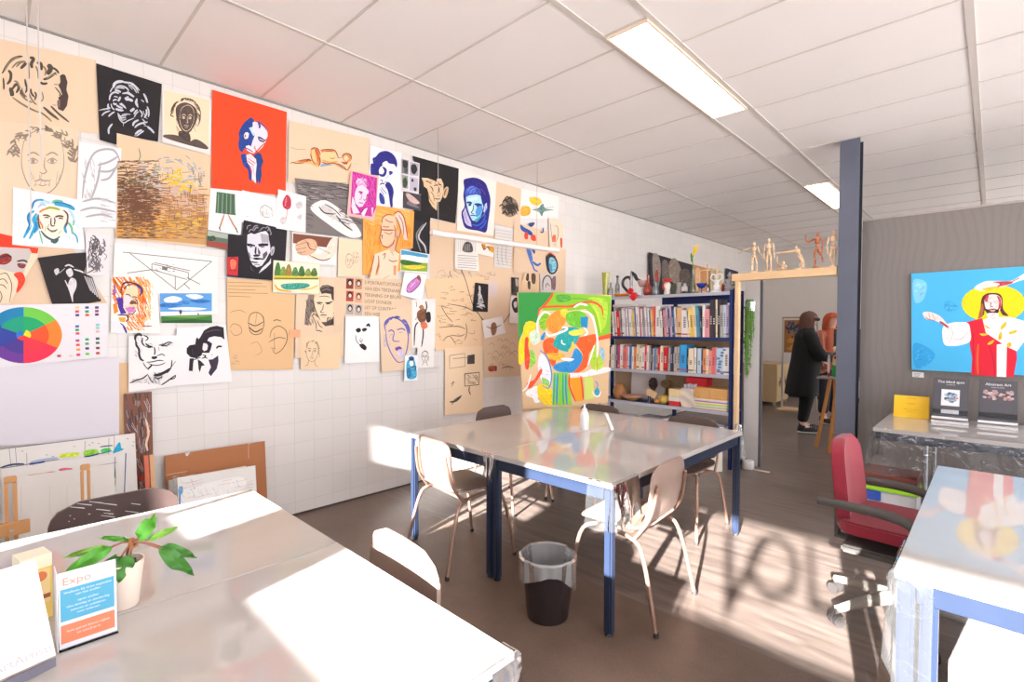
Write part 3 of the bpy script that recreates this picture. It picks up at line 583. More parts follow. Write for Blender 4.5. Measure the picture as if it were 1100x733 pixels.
  ('p', '#8f9cc8', [410, 360, 430, 320, 520, 320, 600, 330, 500, 345]), *strokes('#7a3a1a', (9, [290, 130, 330, 108, 385, 125, 420, 200]), (10, [405, 230, 415, 290, 395, 350]), (8, [285, 190, 310, 270, 350, 330]), (9, [420, 138, 500, 130, 600, 140, 640, 205, 650, 240]), (8, [430, 290, 500, 318, 600, 310, 700, 360, 765, 405]), (9, [700, 230, 720, 195, 770, 182, 815, 205, 825, 260]), (7, [640, 240, 700, 240]), (9, [690, 290, 730, 305, 780, 298]), (8, [20, 310, 60, 300, 110, 310, 200, 310]), (7, [110, 285, 200, 265, 280, 255]), (10, [225, 285, 260, 265, 300, 275]), (6, [540, 240, 580, 250, 610, 230]), (7, [640, 310, 720, 350, 770, 400, 820, 310]), (6, [480, 160, 540, 150, 570, 165])), *strokes('#9c8f88', (5, [20, 95, 100, 125, 230, 130]), (5, [640, 230, 700, 238]), (6, [850, 310, 900, 325]))],
'orange sheet with a figure seen in profile, long hair tied up': [('c', 'r7'),
  ('h', '#e8862e', 12, 20, 150, 170, 700, 95, 70, 3), ('h', '#f7bc6e', 12, 20, 40, 460, 200, 20, 50, 5), ('h', '#e88a34', 12, 360, 200, 470, 420, 95, 40, 6),
  ('p', '#e9c3a4', [180, 180, 200, 120, 250, 105, 310, 115, 330, 190, 320, 300, 290, 390, 240, 415, 190, 395, 170, 330, 175, 250]), ('p', '#ecd0b6', [95, 560, 110, 490, 190, 460, 280, 430, 360, 480, 350, 560, 330, 730, 60, 730, 90, 650]), ('p', '#e6c8bc', [310, 110, 340, 75, 380, 75, 410, 150, 430, 250, 440, 350, 405, 345, 380, 250, 350, 180]), ('p', '#e0b090', [240, 410, 320, 330, 330, 450, 280, 480]), ('p', '#d8936a', [150, 560, 130, 640, 120, 700, 145, 690, 165, 600]), ('p', '#d8936a', [300, 600, 330, 600, 320, 700, 300, 690]), ('p', '#dca888', [310, 250, 350, 250, 370, 300, 330, 360]),
  *strokes('#9a5038', (7, [185, 185, 195, 130, 240, 98, 290, 100]), (7, [175, 195, 180, 250, 165, 330, 190, 395]), (9, [180, 245, 230, 250, 310, 250]), (6, [190, 215, 235, 220, 260, 215]), (6, [175, 310, 190, 300, 185, 340]), (8, [185, 400, 240, 420, 290, 390, 310, 340]), (6, [215, 140, 250, 165, 300, 175]), (8, [300, 90, 350, 68, 395, 110, 420, 200, 440, 340]), (7, [320, 120, 350, 180, 370, 260, 350, 330]), (6, [350, 100, 390, 180, 400, 300]), (6, [305, 200, 320, 260, 310, 330]), (7, [330, 300, 340, 340, 320, 440, 360, 480]), (7, [110, 490, 95, 570, 60, 690]), (7, [150, 500, 155, 590, 125, 680]), (6, [190, 500, 220, 480, 205, 540]), (7, [250, 540, 290, 560, 340, 550]), (6, [200, 730, 260, 700]), (6, [280, 470, 300, 500]), (5, [205, 270, 260, 290, 290, 270]))],
'magenta portrait of a smiling young man on pinkish paper': [('c', 'r8'), ('p', '#c02f96', [60, 15, 400, 105, 385, 520, 330, 640, 180, 620, 40, 600, 30, 540]), ('h', '#d860b0', 16, 60, 60, 380, 500, 70, 50, 4), ('h', '#a02484', 14, 260, 120, 385, 480, 80, 40, 5),
  ('p', '#f0d2e6', [130, 220, 190, 200, 250, 240, 285, 290, 265, 380, 240, 430, 200, 500, 150, 510, 105, 460, 85, 380, 100, 290]), ('p', '#dca0cc', [100, 170, 130, 120, 180, 110, 240, 150, 280, 220, 240, 230, 180, 195, 130, 215]), *strokes('#f2dcec', (10, [110, 170, 150, 130, 200, 140]), (9, [130, 110, 180, 130, 200, 100]), (8, [200, 160, 230, 120, 250, 150]), (9, [160, 190, 190, 150, 230, 190])), ('p', '#f0d6e8', [45, 500, 60, 360, 85, 420, 110, 490, 160, 590, 70, 600]), ('p', '#f0dcea', [180, 600, 230, 530, 270, 520, 240, 590, 215, 640]), ('p', '#e8c4dc', [320, 520, 350, 510, 335, 640, 325, 600]),
  ('s', '#9a2a80', 15, [140, 300, 170, 298, 205, 312]), ('b', '#a04a8c', [160, 312, 190, 312, 185, 332, 165, 330]), ('s', '#9a2a80', 14, [250, 350, 275, 345, 290, 360]), ('s', '#c890ac', 12, [190, 330, 180, 390, 150, 410]), ('s', '#b8609c', 8, [205, 400, 225, 410, 215, 425]), ('s', '#a03a88', 10, [145, 450, 175, 450, 210, 460]), ('s', '#f8e8f2', 8, [155, 460, 190, 466]), *strokes('#8f1f78', (10, [95, 460, 130, 520, 170, 570]), (10, [170, 600, 200, 550, 240, 520]), (9, [235, 420, 255, 380, 270, 320]), (8, [180, 120, 240, 180, 290, 240]))],
'white sheet with a smiling face in turquoise and blue hair': [('c', 's1'),
  ('p', '#f0e4d4', [240, 330, 290, 280, 370, 260, 480, 260, 560, 290, 590, 350, 590, 430, 560, 540, 490, 610, 400, 640, 310, 600, 265, 520]), *strokes('#35a0c8', (20, [190, 300, 130, 340, 120, 400, 140, 470, 110, 540, 60, 630]), (18, [220, 330, 180, 400, 200, 470, 170, 560, 130, 640]), (15, [240, 350, 210, 420, 230, 500, 190, 570]), (24, [430, 215, 520, 225, 610, 245, 680, 285]), (12, [170, 260, 190, 190, 260, 165, 320, 180]), (16, [600, 430, 560, 500, 580, 570]), (10, [640, 550, 700, 610, 715, 690])), *strokes('#2a6fb4', (8, [130, 330, 110, 390, 130, 470, 95, 560]), (8, [165, 280, 175, 200, 230, 160]), (8, [200, 430, 215, 500, 180, 560]), (8, [400, 205, 470, 195, 560, 210, 640, 250])), *strokes('#6fb89a', (12, [400, 200, 450, 175, 540, 185]), (14, [600, 440, 640, 500, 650, 580]), (12, [630, 320, 670, 400, 660, 480]), (9, [250, 540, 270, 620, 290, 700])), *strokes('#b4d8e4', (18, [250, 220, 320, 190, 390, 210]), (14, [600, 280, 650, 340, 680, 420]), (12, [160, 420, 140, 500]), (12, [670, 450, 740, 510])), *strokes('#a8bce0', (10, [230, 260, 290, 220, 330, 240]), (8, [600, 600, 620, 640])),
  *strokes('#a8a838', (14, [300, 290, 370, 262, 450, 270, 500, 290])), *strokes('#d8864a', (12, [250, 320, 290, 290, 330, 280]), (10, [255, 430, 285, 480, 290, 520])), *strokes('#e0583a', (9, [250, 400, 270, 450])), *strokes('#6a4a3a', (9, [240, 340, 240, 440, 265, 520]), (10, [540, 290, 590, 340, 590, 420, 560, 510]), (9, [290, 355, 340, 352, 385, 372]), (11, [440, 375, 490, 362, 545, 370]), (7, [310, 385, 345, 378, 365, 390]), (8, [480, 395, 510, 388, 540, 398]), (8, [395, 380, 390, 440, 400, 480, 440, 480]), (8, [430, 380, 440, 420, 430, 470]), (7, [370, 460, 350, 500]), (9, [345, 505, 380, 535, 430, 548, 470, 520])), ('b', '#7a6a4a', [365, 530, 420, 535, 470, 520, 440, 550, 400, 560]), ('s', '#f4ece4', 8, [370, 520, 420, 525, 465, 510]), *strokes('#3a5a5a', (12, [270, 540, 320, 600, 380, 640, 440, 650, 500, 610]), (16, [390, 660, 440, 680, 480, 640])), *strokes('#b0b85a', (9, [330, 480, 320, 550]), (9, [480, 580, 520, 540]))],
'brown sheet with a charcoal portrait of a man with a quiff, chin on hand': [('c', 's3'), ('p', '#8a7a70', [130, 190, 200, 190, 190, 300, 210, 400, 150, 450, 130, 560, 80, 550, 90, 400, 110, 270]), ('p', '#5f524c', [440, 300, 500, 260, 530, 300, 510, 450, 490, 540, 400, 560, 330, 570, 280, 520, 340, 520, 420, 480, 450, 400]),
  ('p', '#ecd0b2', [195, 230, 250, 185, 330, 175, 400, 180, 430, 250, 445, 320, 430, 420, 380, 490, 300, 510, 250, 460, 210, 380, 190, 300]), ('p', '#463b37', [265, 110, 300, 75, 360, 70, 430, 95, 480, 110, 520, 180, 530, 250, 500, 260, 470, 240, 440, 270, 410, 240, 400, 180, 330, 170, 290, 180, 270, 140]), ('b', '#ecd0b2', [450, 290, 490, 260, 505, 290, 480, 340, 450, 345]), *strokes('#8a7c72', (9, [280, 110, 330, 85, 380, 100]), (8, [290, 140, 350, 120, 400, 140]), (8, [430, 130, 480, 170, 500, 230]), (7, [420, 190, 450, 230])),
  ('p', '#e3c6a8', [140, 470, 175, 400, 215, 400, 250, 460, 290, 530, 300, 600, 290, 635, 220, 625, 170, 560]), *strokes(INK if 'INK' in globals() else '#3a332f', (10, [225, 290, 260, 282, 300, 288]), (12, [330, 288, 380, 285, 420, 270]), (7, [240, 305, 265, 298, 280, 310]), (7, [340, 305, 370, 298, 395, 300]), (7, [310, 300, 300, 360, 275, 400, 320, 405]), (9, [270, 440, 310, 432, 350, 440]), (6, [290, 460, 330, 462]), (8, [190, 250, 200, 330, 230, 420, 270, 490]), (9, [170, 450, 200, 420, 240, 460]), (7, [180, 460, 215, 530, 225, 610]), (7, [235, 500, 260, 560, 300, 590]), (8, [215, 620, 260, 625, 295, 640]), (7, [440, 300, 455, 350, 430, 420]), (6, [260, 210, 330, 205, 390, 220]), (6, [460, 320, 480, 300])), ('h', '#463b37', 9, 90, 250, 190, 560, 70, 60, 3), ('h', '#3a302d', 9, 350, 460, 500, 560, 120, 50, 4), ('h', '#a8948a', 6, 110, 260, 180, 540, 75, 24, 6)],
'orange and purple painted head in profile with a headset of curls': [('c', 's4'), ('h', '#ee7a1e', 26, 8, 30, 430, 360, 60, 110, 2), ('h', '#f6a85c', 26, 300, 60, 470, 560, 70, 70, 3), ('h', '#f08a2a', 20, 180, 480, 400, 680, 50, 60, 4), ('h', '#f8cc98', 20, 400, 80, 500, 560, 60, 30, 5), ('h', '#e05a1a', 14, 300, 250, 420, 520, 70, 36, 6),
  ('p', '#f2d2ac', [175, 170, 240, 125, 310, 150, 320, 230, 300, 290, 305, 350, 290, 440, 240, 480, 180, 450, 145, 390, 140, 250]), ('p', '#e8d8e0', [150, 250, 220, 260, 240, 310, 200, 380, 150, 380]), ('p', '#4a2a92', [60, 300, 120, 270, 140, 300, 140, 400, 180, 470, 110, 480, 80, 400]), ('p', '#d07ac0', [160, 410, 220, 390, 290, 400, 270, 450, 210, 470]), ('p', '#7a4a3a', [210, 350, 240, 310, 290, 320, 300, 350, 240, 365]), ('p', '#e8862a', [15, 360, 60, 340, 80, 450, 30, 480]), ('p', '#e0a080', [250, 290, 290, 280, 300, 330, 270, 320]), *strokes('#3c2a44', (16, [110, 230, 130, 130, 180, 95, 250, 100]), (18, [240, 100, 320, 130, 370, 190, 340, 260]), (9, [150, 180, 190, 130, 250, 120]), (9, [165, 245, 200, 240, 235, 270]), (9, [240, 275, 280, 270, 310, 285]), (8, [285, 290, 310, 340, 280, 360]), (9, [190, 470, 250, 480, 295, 430]), (12, [70, 490, 150, 490, 210, 500]), (12, [190, 500, 200, 540, 170, 570])), *strokes('#7a4ab0', (14, [20, 220, 40, 170, 30, 120]), (12, [0, 230, 30, 240, 60, 190]), (12, [300, 140, 350, 180, 350, 240]), (10, [40, 310, 80, 280, 120, 290])), *strokes('#a0442a', (12, [130, 250, 110, 190, 140, 120]), (9, [270, 380, 250, 420])), *strokes('#4a3a8a', (20, [100, 590, 150, 640, 180, 710]), (8, [0, 590, 70, 640, 120, 700])), ('p', '#ece6ee', [0, 560, 70, 560, 130, 620, 165, 712, 60, 712, 0, 640]), ('p', '#e8a23a', [80, 520, 170, 520, 160, 580, 100, 570]), *strokes('#a05a4a', (9, [360, 630, 430, 625, 490, 625]), (5, [440, 580, 440, 660]))],
'white sheet with a black ink drawing of a stern face and collar': [('c', 's5'), *strokes('#2b2630', (24, [115, 120, 120, 70, 160, 48, 200, 65]), (20, [120, 110, 130, 180, 160, 230, 165, 300, 185, 350, 220, 370]), (13, [205, 90, 200, 150, 230, 190]), (11, [215, 60, 260, 80, 270, 100, 240, 130]), (14, [240, 160, 280, 190, 330, 205]), (9, [230, 190, 290, 210, 320, 190]), (12, [400, 180, 450, 175, 520, 145, 570, 155]), (10, [430, 190, 490, 185, 540, 160]), (8, [460, 175, 510, 200]), (12, [345, 200, 355, 260, 345, 300]), (24, [315, 325, 345, 335, 380, 320]), (8, [400, 200, 405, 250]), (9, [380, 310, 440, 290, 475, 312]), (9, [250, 388, 330, 380, 400, 365, 460, 370]), (8, [270, 400, 350, 425, 430, 415, 480, 390]), (16, [270, 470, 300, 440, 320, 420]), (8, [210, 390, 240, 440, 280, 480]), (26, [340, 545, 400, 540, 480, 505, 545, 460]), (11, [500, 520, 550, 450, 560, 360]), (9, [560, 440, 605, 375]), (9, [340, 570, 400, 580, 450, 560]), (12, [50, 640, 130, 605, 210, 580, 270, 530]), (9, [270, 540, 300, 600, 340, 640]), (12, [430, 665, 500, 620, 600, 545]), (9, [520, 600, 590, 580, 605, 540]), (7, [300, 600, 320, 630]), (7, [350, 600, 360, 630]), (7, [390, 640, 420, 660])), ('h', '#38323c', 6, 335, 510, 440, 600, 60, 40, 3), ('h', '#38323c', 6, 80, 590, 260, 640, 150, 36, 4), ('h', '#4a4450', 5, 110, 60, 200, 320, 60, 30, 5), ('h', '#38323c', 5, 250, 150, 330, 210, 30, 20, 6), ('h', '#38323c', 5, 430, 150, 560, 200, 150, 20, 7), ('h', '#4a4450', 5, 250, 570, 440, 650, 80, 40, 8)],
'white sheet with a black stencil of a dark-haired face, hand at cheek': [('c', 's6'), ('p', '#2b222c', [275, 190, 320, 110, 390, 70, 470, 55, 550, 75, 560, 220, 520, 190, 440, 180, 380, 195, 360, 225, 380, 240, 415, 265, 400, 330, 380, 375, 300, 375, 290, 405, 230, 440, 160, 425, 115, 380, 115, 320, 150, 285, 215, 275, 225, 210, 240, 190, 255, 215]), ('p', '#e8e0e6', [310, 260, 350, 265, 365, 290, 355, 340, 320, 355, 300, 330]), ('p', '#e8e4e8', [360, 235, 375, 215, 380, 240]), ('p', '#2b222c', [150, 440, 200, 440, 190, 520, 185, 590, 140, 585, 145, 500]), ('p', '#2b222c', [245, 450, 280, 470, 330, 520, 290, 530, 270, 605, 255, 560]), ('p', '#3c3142', [370, 455, 420, 450, 485, 405, 490, 470, 470, 560, 430, 610, 400, 650, 370, 610, 400, 540]), *strokes('#2b222c', (16, [465, 325, 485, 300, 530, 300]), (10, [320, 250, 350, 245]), (10, [300, 400, 340, 410, 320, 425]), (8, [405, 390, 415, 405]), (9, [290, 440, 330, 430, 360, 440]), (8, [195, 460, 240, 440, 280, 430]), (6, [370, 130, 450, 130, 540, 140])), *strokes('#6a5a68', (5, [330, 140, 420, 110, 520, 110]), (5, [180, 330, 190, 400]))],
'tall black sheet with a pale half-lit face and big ears': [('c', 's7'), ('p', '#dcbc98', [125, 255, 190, 258, 260, 285, 285, 300, 285, 265, 330, 262, 355, 320, 355, 390, 345, 450, 320, 505, 290, 510, 285, 600, 240, 560, 205, 500, 200, 420, 185, 370, 150, 345, 145, 300]), ('b', '#c8a884', [355, 390, 385, 350, 408, 360, 400, 420, 375, 470, 352, 450]), *strokes('#3a2a26', (9, [300, 290, 305, 320, 335, 330]), (8, [255, 340, 280, 330, 300, 340]), (9, [300, 345, 310, 390, 290, 420]), (8, [265, 300, 275, 320]), (8, [285, 440, 320, 445]), (8, [265, 470, 300, 480, 320, 470]), (7, [215, 340, 240, 370, 245, 400]), (6, [165, 290, 200, 300, 230, 320]), (7, [365, 440, 375, 390, 395, 370]), (6, [320, 340, 345, 350])), *strokes('#a88462', (8, [200, 420, 215, 480, 260, 540]), (9, [220, 400, 250, 440, 260, 500]), (7, [180, 280, 210, 300, 240, 290]), (7, [310, 400, 330, 430])), *strokes('#f0dcc0', (8, [140, 262, 190, 268]), (8, [295, 275, 325, 272]), (7, [225, 420, 240, 480])), *strokes('#4a3a34', (8, [195, 480, 240, 590]), (4, [380, 540, 440, 600]))],
'large brown sheet with a charcoal profile of a person with wavy hair': [('c', 's2'), *strokes('#4f453b', (16, [20, 250, 60, 180, 110, 120, 170, 95, 210, 92]), (20, [75, 220, 100, 250, 95, 310, 65, 350]), (13, [30, 290, 35, 350, 35, 400]), (22, [190, 205, 230, 165, 240, 150]), (24, [275, 100, 310, 115, 290, 160, 300, 200]), (20, [340, 150, 380, 160, 385, 220]), (30, [95, 380, 110, 430, 110, 460]), (20, [110, 400, 150, 350, 175, 380, 150, 430]), (20, [190, 400, 210, 450, 230, 480]), (15, [230, 300, 240, 350, 250, 390, 235, 430]), (14, [285, 390, 290, 430, 320, 470]), (12, [320, 420, 335, 450, 320, 500]), (34, [440, 170, 470, 200, 440, 260]), (18, [400, 305, 450, 290, 520, 240]), (15, [470, 190, 520, 215, 545, 250]), (17, [375, 330, 400, 345, 440, 340]), (10, [500, 350, 540, 352]), (9, [510, 375, 560, 440, 545, 450])), *strokes('#857560', (14, [40, 230, 80, 160, 140, 110, 190, 100]), (12, [110, 200, 160, 150, 230, 135]), (13, [150, 190, 190, 150, 240, 140]), (12, [50, 200, 100, 140]), (13, [260, 140, 265, 220, 270, 300]), (12, [130, 320, 160, 330, 180, 380]), (12, [180, 430, 240, 490, 300, 520]), (12, [330, 180, 350, 230, 355, 300]), (12, [260, 420, 300, 500, 340, 540]), (10, [200, 380, 215, 430, 250, 470]), (12, [400, 180, 425, 220, 415, 270]), (10, [430, 300, 490, 260, 530, 260]), (9, [390, 420, 400, 480, 380, 510]), (13, [115, 470, 200, 530, 290, 580, 360, 610]), (11, [360, 600, 420, 640, 480, 695])), *strokes('#5c4f42', (16, [400, 560, 460, 610, 545, 680]), (18, [430, 590, 480, 630, 530, 665]), (14, [470, 550, 540, 620, 640, 700]), (10, [390, 620, 440, 660]), (9, [490, 540, 520, 545])), ('p', '#4a3a38', [555, 270, 580, 255, 605, 265, 625, 330, 615, 400, 635, 460, 620, 550, 585, 600, 540, 580, 530, 540, 545, 500, 540, 470, 575, 445, 560, 400, 540, 360, 560, 330]), ('p', '#7d625c', [530, 500, 560, 490, 555, 570, 530, 550])],
}
# ============================================================ DRAWINGS ON THE TILED WALL
# each is a thin sheet lying on the wall plane; its picture is flat paint on the sheet's face
CROPS = {'P': (0, 0, 1), 'A': (0, 30, 3.052), 'B': (200, 80, 3.665), 'C': (390, 150, 3.857), 'D': (0, 190, 3.1875), 'E': (210, 240, 4.07), 'F': (360, 280, 4.31),
         'G': (0, 40, 7.333), 'H': (95, 65, 7.33), 'I': (225, 90, 6.11), 'J': (380, 150, 6.6625), 'K': (0, 245, 4.73), 'L': (230, 230, 4.313), 'N': (100, 280, 5.233), 'O': (460, 240, 6.6625)}
CROPS.update(NC)
GD = 'student drawings pinned on the tiled wall'
class Sheet:
    """draw(x,y) in photo-crop units -> wall plane"""
    def __init__(s, plane): s.mb = MB(); s.lev = 0; s.plane = plane
    def pt(s, x, y, e):
        o = CROPS[s.crop]; return s.plane(o[0]+x/o[2], o[1]+y/o[2], e)
    def base(s, quad, col, th=.0012):
        P = [s.pt(*q, 0) for q in quad]; n = len(P); Q = [s.pt(*q, -th) for q in quad]
        tri = geometry.tessellate_polygon([P]); m = ink(col)
        s.mb.add(P+Q, [tuple(t) for t in tri]+[tuple(n+k for k in reversed(t)) for t in tri]+[(i, (i+1) % n, n+(i+1) % n, n+i) for i in range(n)], m)
    def poly(s, col, pts, smooth=0):
        pts = [Vector((p[0], p[1])) for p in pts]
        if smooth: pts = cat(pts, smooth, True)
        s.lev += 1; e = .0003+.00004*(s.lev % 100)
        tri = geometry.tessellate_polygon([[Vector((p.x, p.y, 0)) for p in pts]])
        s.mb.add([s.pt(p.x, p.y, e) for p in pts], [tuple(t) for t in tri], ink(col))
        if smooth and s.rough: s.brush(col, pts)
    rough = True
    def brush(s, col, pts):
        """loose lighter and darker brush strokes inside a painted patch"""
        x0, x1 = min(p.x for p in pts), max(p.x for p in pts); y0, y1 = min(p.y for p in pts), max(p.y for p in pts); sc = CROPS[s.crop][2]
        A = (x1-x0)*(y1-y0)/sc/sc
        if A < 12: return
        R = random.Random(int(x0*7+y0*13)); N = len(pts); h = [int(col[i:i+2], 16) for i in (1, 3, 5)]
        def inside(x, y):
            c = False; j = N-1
            for i in range(N):
                a, b = pts[i], pts[j]
                if (a.y > y) != (b.y > y) and x < (b.x-a.x)*(y-a.y)/(b.y-a.y)+a.x: c = not c
                j = i
            return c
        tone = ['#%02x%02x%02x' % tuple(max(0, min(255, int(v*k+o))) for v in h) for k, o in ((.78, 0), (.9, 8), (1.08, 18), (1, 34))]
        ang = R.uniform(0, PI)
        for _ in range(min(46, int(6+A*.22))):
            x, y = R.uniform(x0, x1), R.uniform(y0, y1); l = R.uniform(.8, 2.6)*sc; a = ang+R.gauss(0, .35)
            P = [(x-cos(a)*l, y-sin(a)*l), (x+R.uniform(-.3, .3)*sc, y+R.uniform(-.3, .3)*sc), (x+cos(a)*l, y+sin(a)*l)]
            if all(inside(*q) for q in P): s.stroke(R.choice(tone), R.uniform(.25, .8)*sc, P, 3, .45, R.choice((1, 2)))
    def stroke(s, col, w, pts, smooth=5, taper=.45, same=0):
        P = cat(pts, smooth) if smooth and len(pts) > 2 else [Vector((p[0], p[1])) for p in pts]
        n = len(P)
        if n < 2: return
        if not same: s.lev += 1
        e = .0003+.00004*(s.lev % 100)+same*.000012; vs = []
        for i, p in enumerate(P):
            d = P[min(i+1, n-1)]-P[max(i-1, 0)]
            d = d.normalized() if d.length > 1e-6 else Vector((1, 0)); q = Vector((-d.y, d.x)); t = i/(n-1)
            ww = w*.5*(taper+(1-taper)*min(1, 4*t*(1-t)*1.4)); vs += [p+q*ww, p-q*ww]
        s.mb.add([s.pt(v.x, v.y, e) for v in vs], [(2*i, 2*i+1, 2*i+3, 2*i+2) for i in range(n-1)], ink(col))
    def many(s, col, w, fn, n, seed=1):
        R = random.Random(seed)
        s.lev += 1
        for _ in range(n): s.stroke(col, w*R.uniform(.6, 1.3), fn(R), 4, .45, R.choice((.5, 1, 1.5, 2)))
    def hatch(s, col, w, x0, y0, x1, y1, ang, n, seed=1, jit=.15):
        R = random.Random(seed); a = math.radians(ang); s.lev += 1
        for k in range(n):
            cx, cy = R.uniform(x0, x1), R.uniform(y0, y1); l = R.uniform(.25, .6)*min(x1-x0, y1-y0)*.5
            b = a+R.uniform(-jit, jit); dx, dy = cos(b)*l, sin(b)*l
            p = [(min(x1, max(x0, cx+q*dx)), min(y1, max(y0, cy+q*dy))) for q in (-1, 1)]
            s.stroke(col, w, p, 0, .45, R.choice((.5, 1, 1.5, 2)))
def wallplane(x): return lambda px, py, e: on(px, py, 0, x+e)
NL = [0]
def S(label, cat_, crop, quad, col, layer, marks=(), fn=None, name='wall_drawing'):
    if label in REPL: marks, fn = [(m[0], m[1], m[2]*(2.1 if 'turquoise' in label else 1.35), m[3]) if m[0] == 's' else m for m in REPL.pop(label)], None
    NL[0] += 1
    s = Sheet(wallplane(.004+.0052*layer+.00004*(NL[0] % 7))); s.crop = crop; s.base(pairs(quad), col)
    for m in marks:
        k = m[0]
        if k == 'c': s.crop = m[1]
        elif k == 'p': s.poly(m[1], pairs(m[2]))
        elif k == 'b': s.poly(m[1], pairs(m[2]), 5)
        elif k == 's': s.stroke(m[1], m[2], pairs(m[3]))
        elif k == 'l': s.stroke(m[1], m[2], pairs(m[3]), 0, 1)
        elif k == 'h': s.hatch(*m[1:])
    if fn: fn(s)
    return tag(s.mb.build(name, smooth=False, fixn=False), label, cat_, GD)
def face(s, cx, cy, w, h, col, sw, tilt=0, hair=0, seed=1, neck=True, turn=0.0, haircol=None, shade=0):
    """a loose line portrait: jaw, hair, brows, eyes, nose, mouth"""
    R = random.Random(seed); ca, sa = cos(tilt), sin(tilt)
    def q(x, y): x += turn*(1-x*x)*.6; x, y = x*w/2, y*h/2; return (cx+x*ca-y*sa, cy+x*sa+y*ca)
    st = lambda wd, P, c=None: s.stroke(c or col, wd, [q(*p) for p in P])
    st(sw, [(-.92, -.25), (-.9, .2), (-.62, .72), (-.2, .98), (.2, .98), (.62, .72), (.9, .2), (.92, -.25)])
    st(sw*.8, [(-.92, -.25), (-.75, -.75), (-.2, -1), (.3, -1), (.78, -.72), (.92, -.25)])
    for e in (-1, 1):
        st(sw*1.3, [(e*.68, -.2), (e*.42, -.3), (e*.14, -.2)])
        st(sw, [(e*.64, -.03), (e*.42, -.12), (e*.18, -.02)]); st(sw*.7, [(e*.62, 0), (e*.42, .05), (e*.2, 0)])
        s.poly(col, [q(e*.42+.09*cos(k), -.03+.07*sin(k)) for k in (0, .8, 1.6, 2.4, 3.2, 4, 4.8, 5.6)])
    st(sw, [(.1, -.15), (.07, .15), (.17, .3), (.0, .36), (-.14, .3)])
    st(sw*1.2, [(-.36, .6), (-.1, .55), (.05, .58), (.34, .58)]); st(sw*.8, [(-.2, .7), (.02, .74), (.2, .69)])
    if neck: st(sw, [(-.5, .85), (-.55, 1.25), (-1.0, 1.5)]); st(sw, [(.5, .85), (.55, 1.25), (1.05, 1.5)])
    for k in range(hair):
        a = R.uniform(-1.15, 1.15)*PI/2-PI/2; r0, r1 = R.uniform(.85, 1.0), R.uniform(1.08, 1.32)
        st(sw*R.uniform(.7, 1.5), [(cos(a)*r0, sin(a)*r0*.98), (cos(a+.18)*(r0+r1)/2, sin(a+.18)*(r0+r1)/2), (cos(a+.3)*r1, sin(a+.3)*r1+.12)], haircol)
    for k in range(shade):
        x, y = R.uniform(.3, .85), R.uniform(-.5, .7); st(sw*.6, [(x, y), (x-.12, y+.2)])
BG, BG2, WH, BK = '#e0c5a8', '#ddc1a4', '#eee9e8', '#241f22'
INK = '#3a332f'
# ---- the big brown sheets lying lowest
S('large brown sheet with a charcoal profile of a person with wavy hair', 'drawing', 'G', [-60, 0, 755, 180, 782, 760, -60, 700], BG, 0, [
  *[('s', c, w, p) for c, w, p in (
  ('#4a4238', 16, [20, 300, 60, 230, 120, 165, 190, 150]), ('#7c6c58', 12, [40, 340, 90, 250, 150, 200, 210, 180]), ('#4a4238', 18, [70, 300, 60, 350, 40, 410]), ('#5a5044', 14, [30, 290, 15, 350, 35, 420]),
  ('#463e36', 20, [230, 160, 265, 190, 250, 240]), ('#7c6c58', 12, [180, 250, 220, 190, 260, 170]), ('#4a4238', 20, [80, 420, 120, 370, 150, 400, 110, 460]), ('#4a4238', 14, [85, 400, 110, 440, 95, 470]),
  ('#5a5044', 14, [190, 330, 215, 380, 200, 430, 240, 480]), ('#5a5044', 12, [160, 400, 170, 450, 210, 490]), ('#5a5044', 12, [240, 400, 230, 450, 270, 500, 280, 540]), ('#7c6c58', 10, [270, 430, 260, 480, 300, 520]),
  ('#463e36', 26, [350, 230, 390, 250, 370, 290]), ('#463e36', 16, [350, 330, 400, 310, 440, 280, 460, 290]), ('#5a5044', 10, [390, 235, 430, 240, 465, 275]), ('#463e36', 12, [320, 350, 350, 365]),
  ('#5a5044', 10, [300, 230, 330, 260, 320, 300]), ('#7c6c58', 10, [260, 200, 300, 220, 310, 270]), ('#5a5044', 9, [115, 480, 200, 540, 300, 580, 350, 630]),
  ('#6d5f50', 18, [340, 540, 400, 600, 460, 655]), ('#6d5f50', 14, [400, 540, 470, 600, 540, 670]), ('#7c6c58', 10, [300, 580, 360, 620, 410, 665]), ('#463e36', 9, [420, 375, 455, 372]), ('#5a5044', 8, [450, 385, 490, 450, 455, 462]),
  ('#6d5f50', 7, [430, 520, 450, 525, 440, 545]))],
  *[('s', c, w, p) for c, w, p in (('#8a7a66', 9, [100, 210, 150, 180, 200, 185]), ('#6b5d4d', 10, [60, 260, 100, 220, 130, 215]), ('#4a4238', 11, [210, 340, 190, 400, 225, 440]), ('#5a5044', 9, [130, 370, 145, 420, 180, 470]), ('#8a7a66', 9, [215, 230, 235, 290, 225, 340]), ('#6b5d4d', 10, [300, 210, 340, 215, 345, 300]), ('#4a4238', 12, [400, 245, 440, 265, 430, 300]), ('#8a7a66', 8, [60, 330, 80, 300, 85, 260]), ('#4a4238', 9, [45, 380, 70, 330, 75, 290]), ('#5a5044', 8, [260, 470, 250, 520, 285, 545]), ('#8a7a66', 7, [180, 480, 215, 510, 260, 530]), ('#6b5d4d', 7, [330, 440, 320, 500, 345, 520]), ('#4a4238', 6, [425, 360, 470, 355]), ('#6b5d4d', 6, [360, 300, 390, 310, 430, 300]))],
  ('b', '#5c4540', [470, 290, 510, 285, 540, 340, 548, 470, 510, 560, 490, 600, 470, 560, 480, 470, 495, 450, 475, 390]), ('b', '#6f5650', [450, 480, 480, 480, 490, 570, 460, 560])])
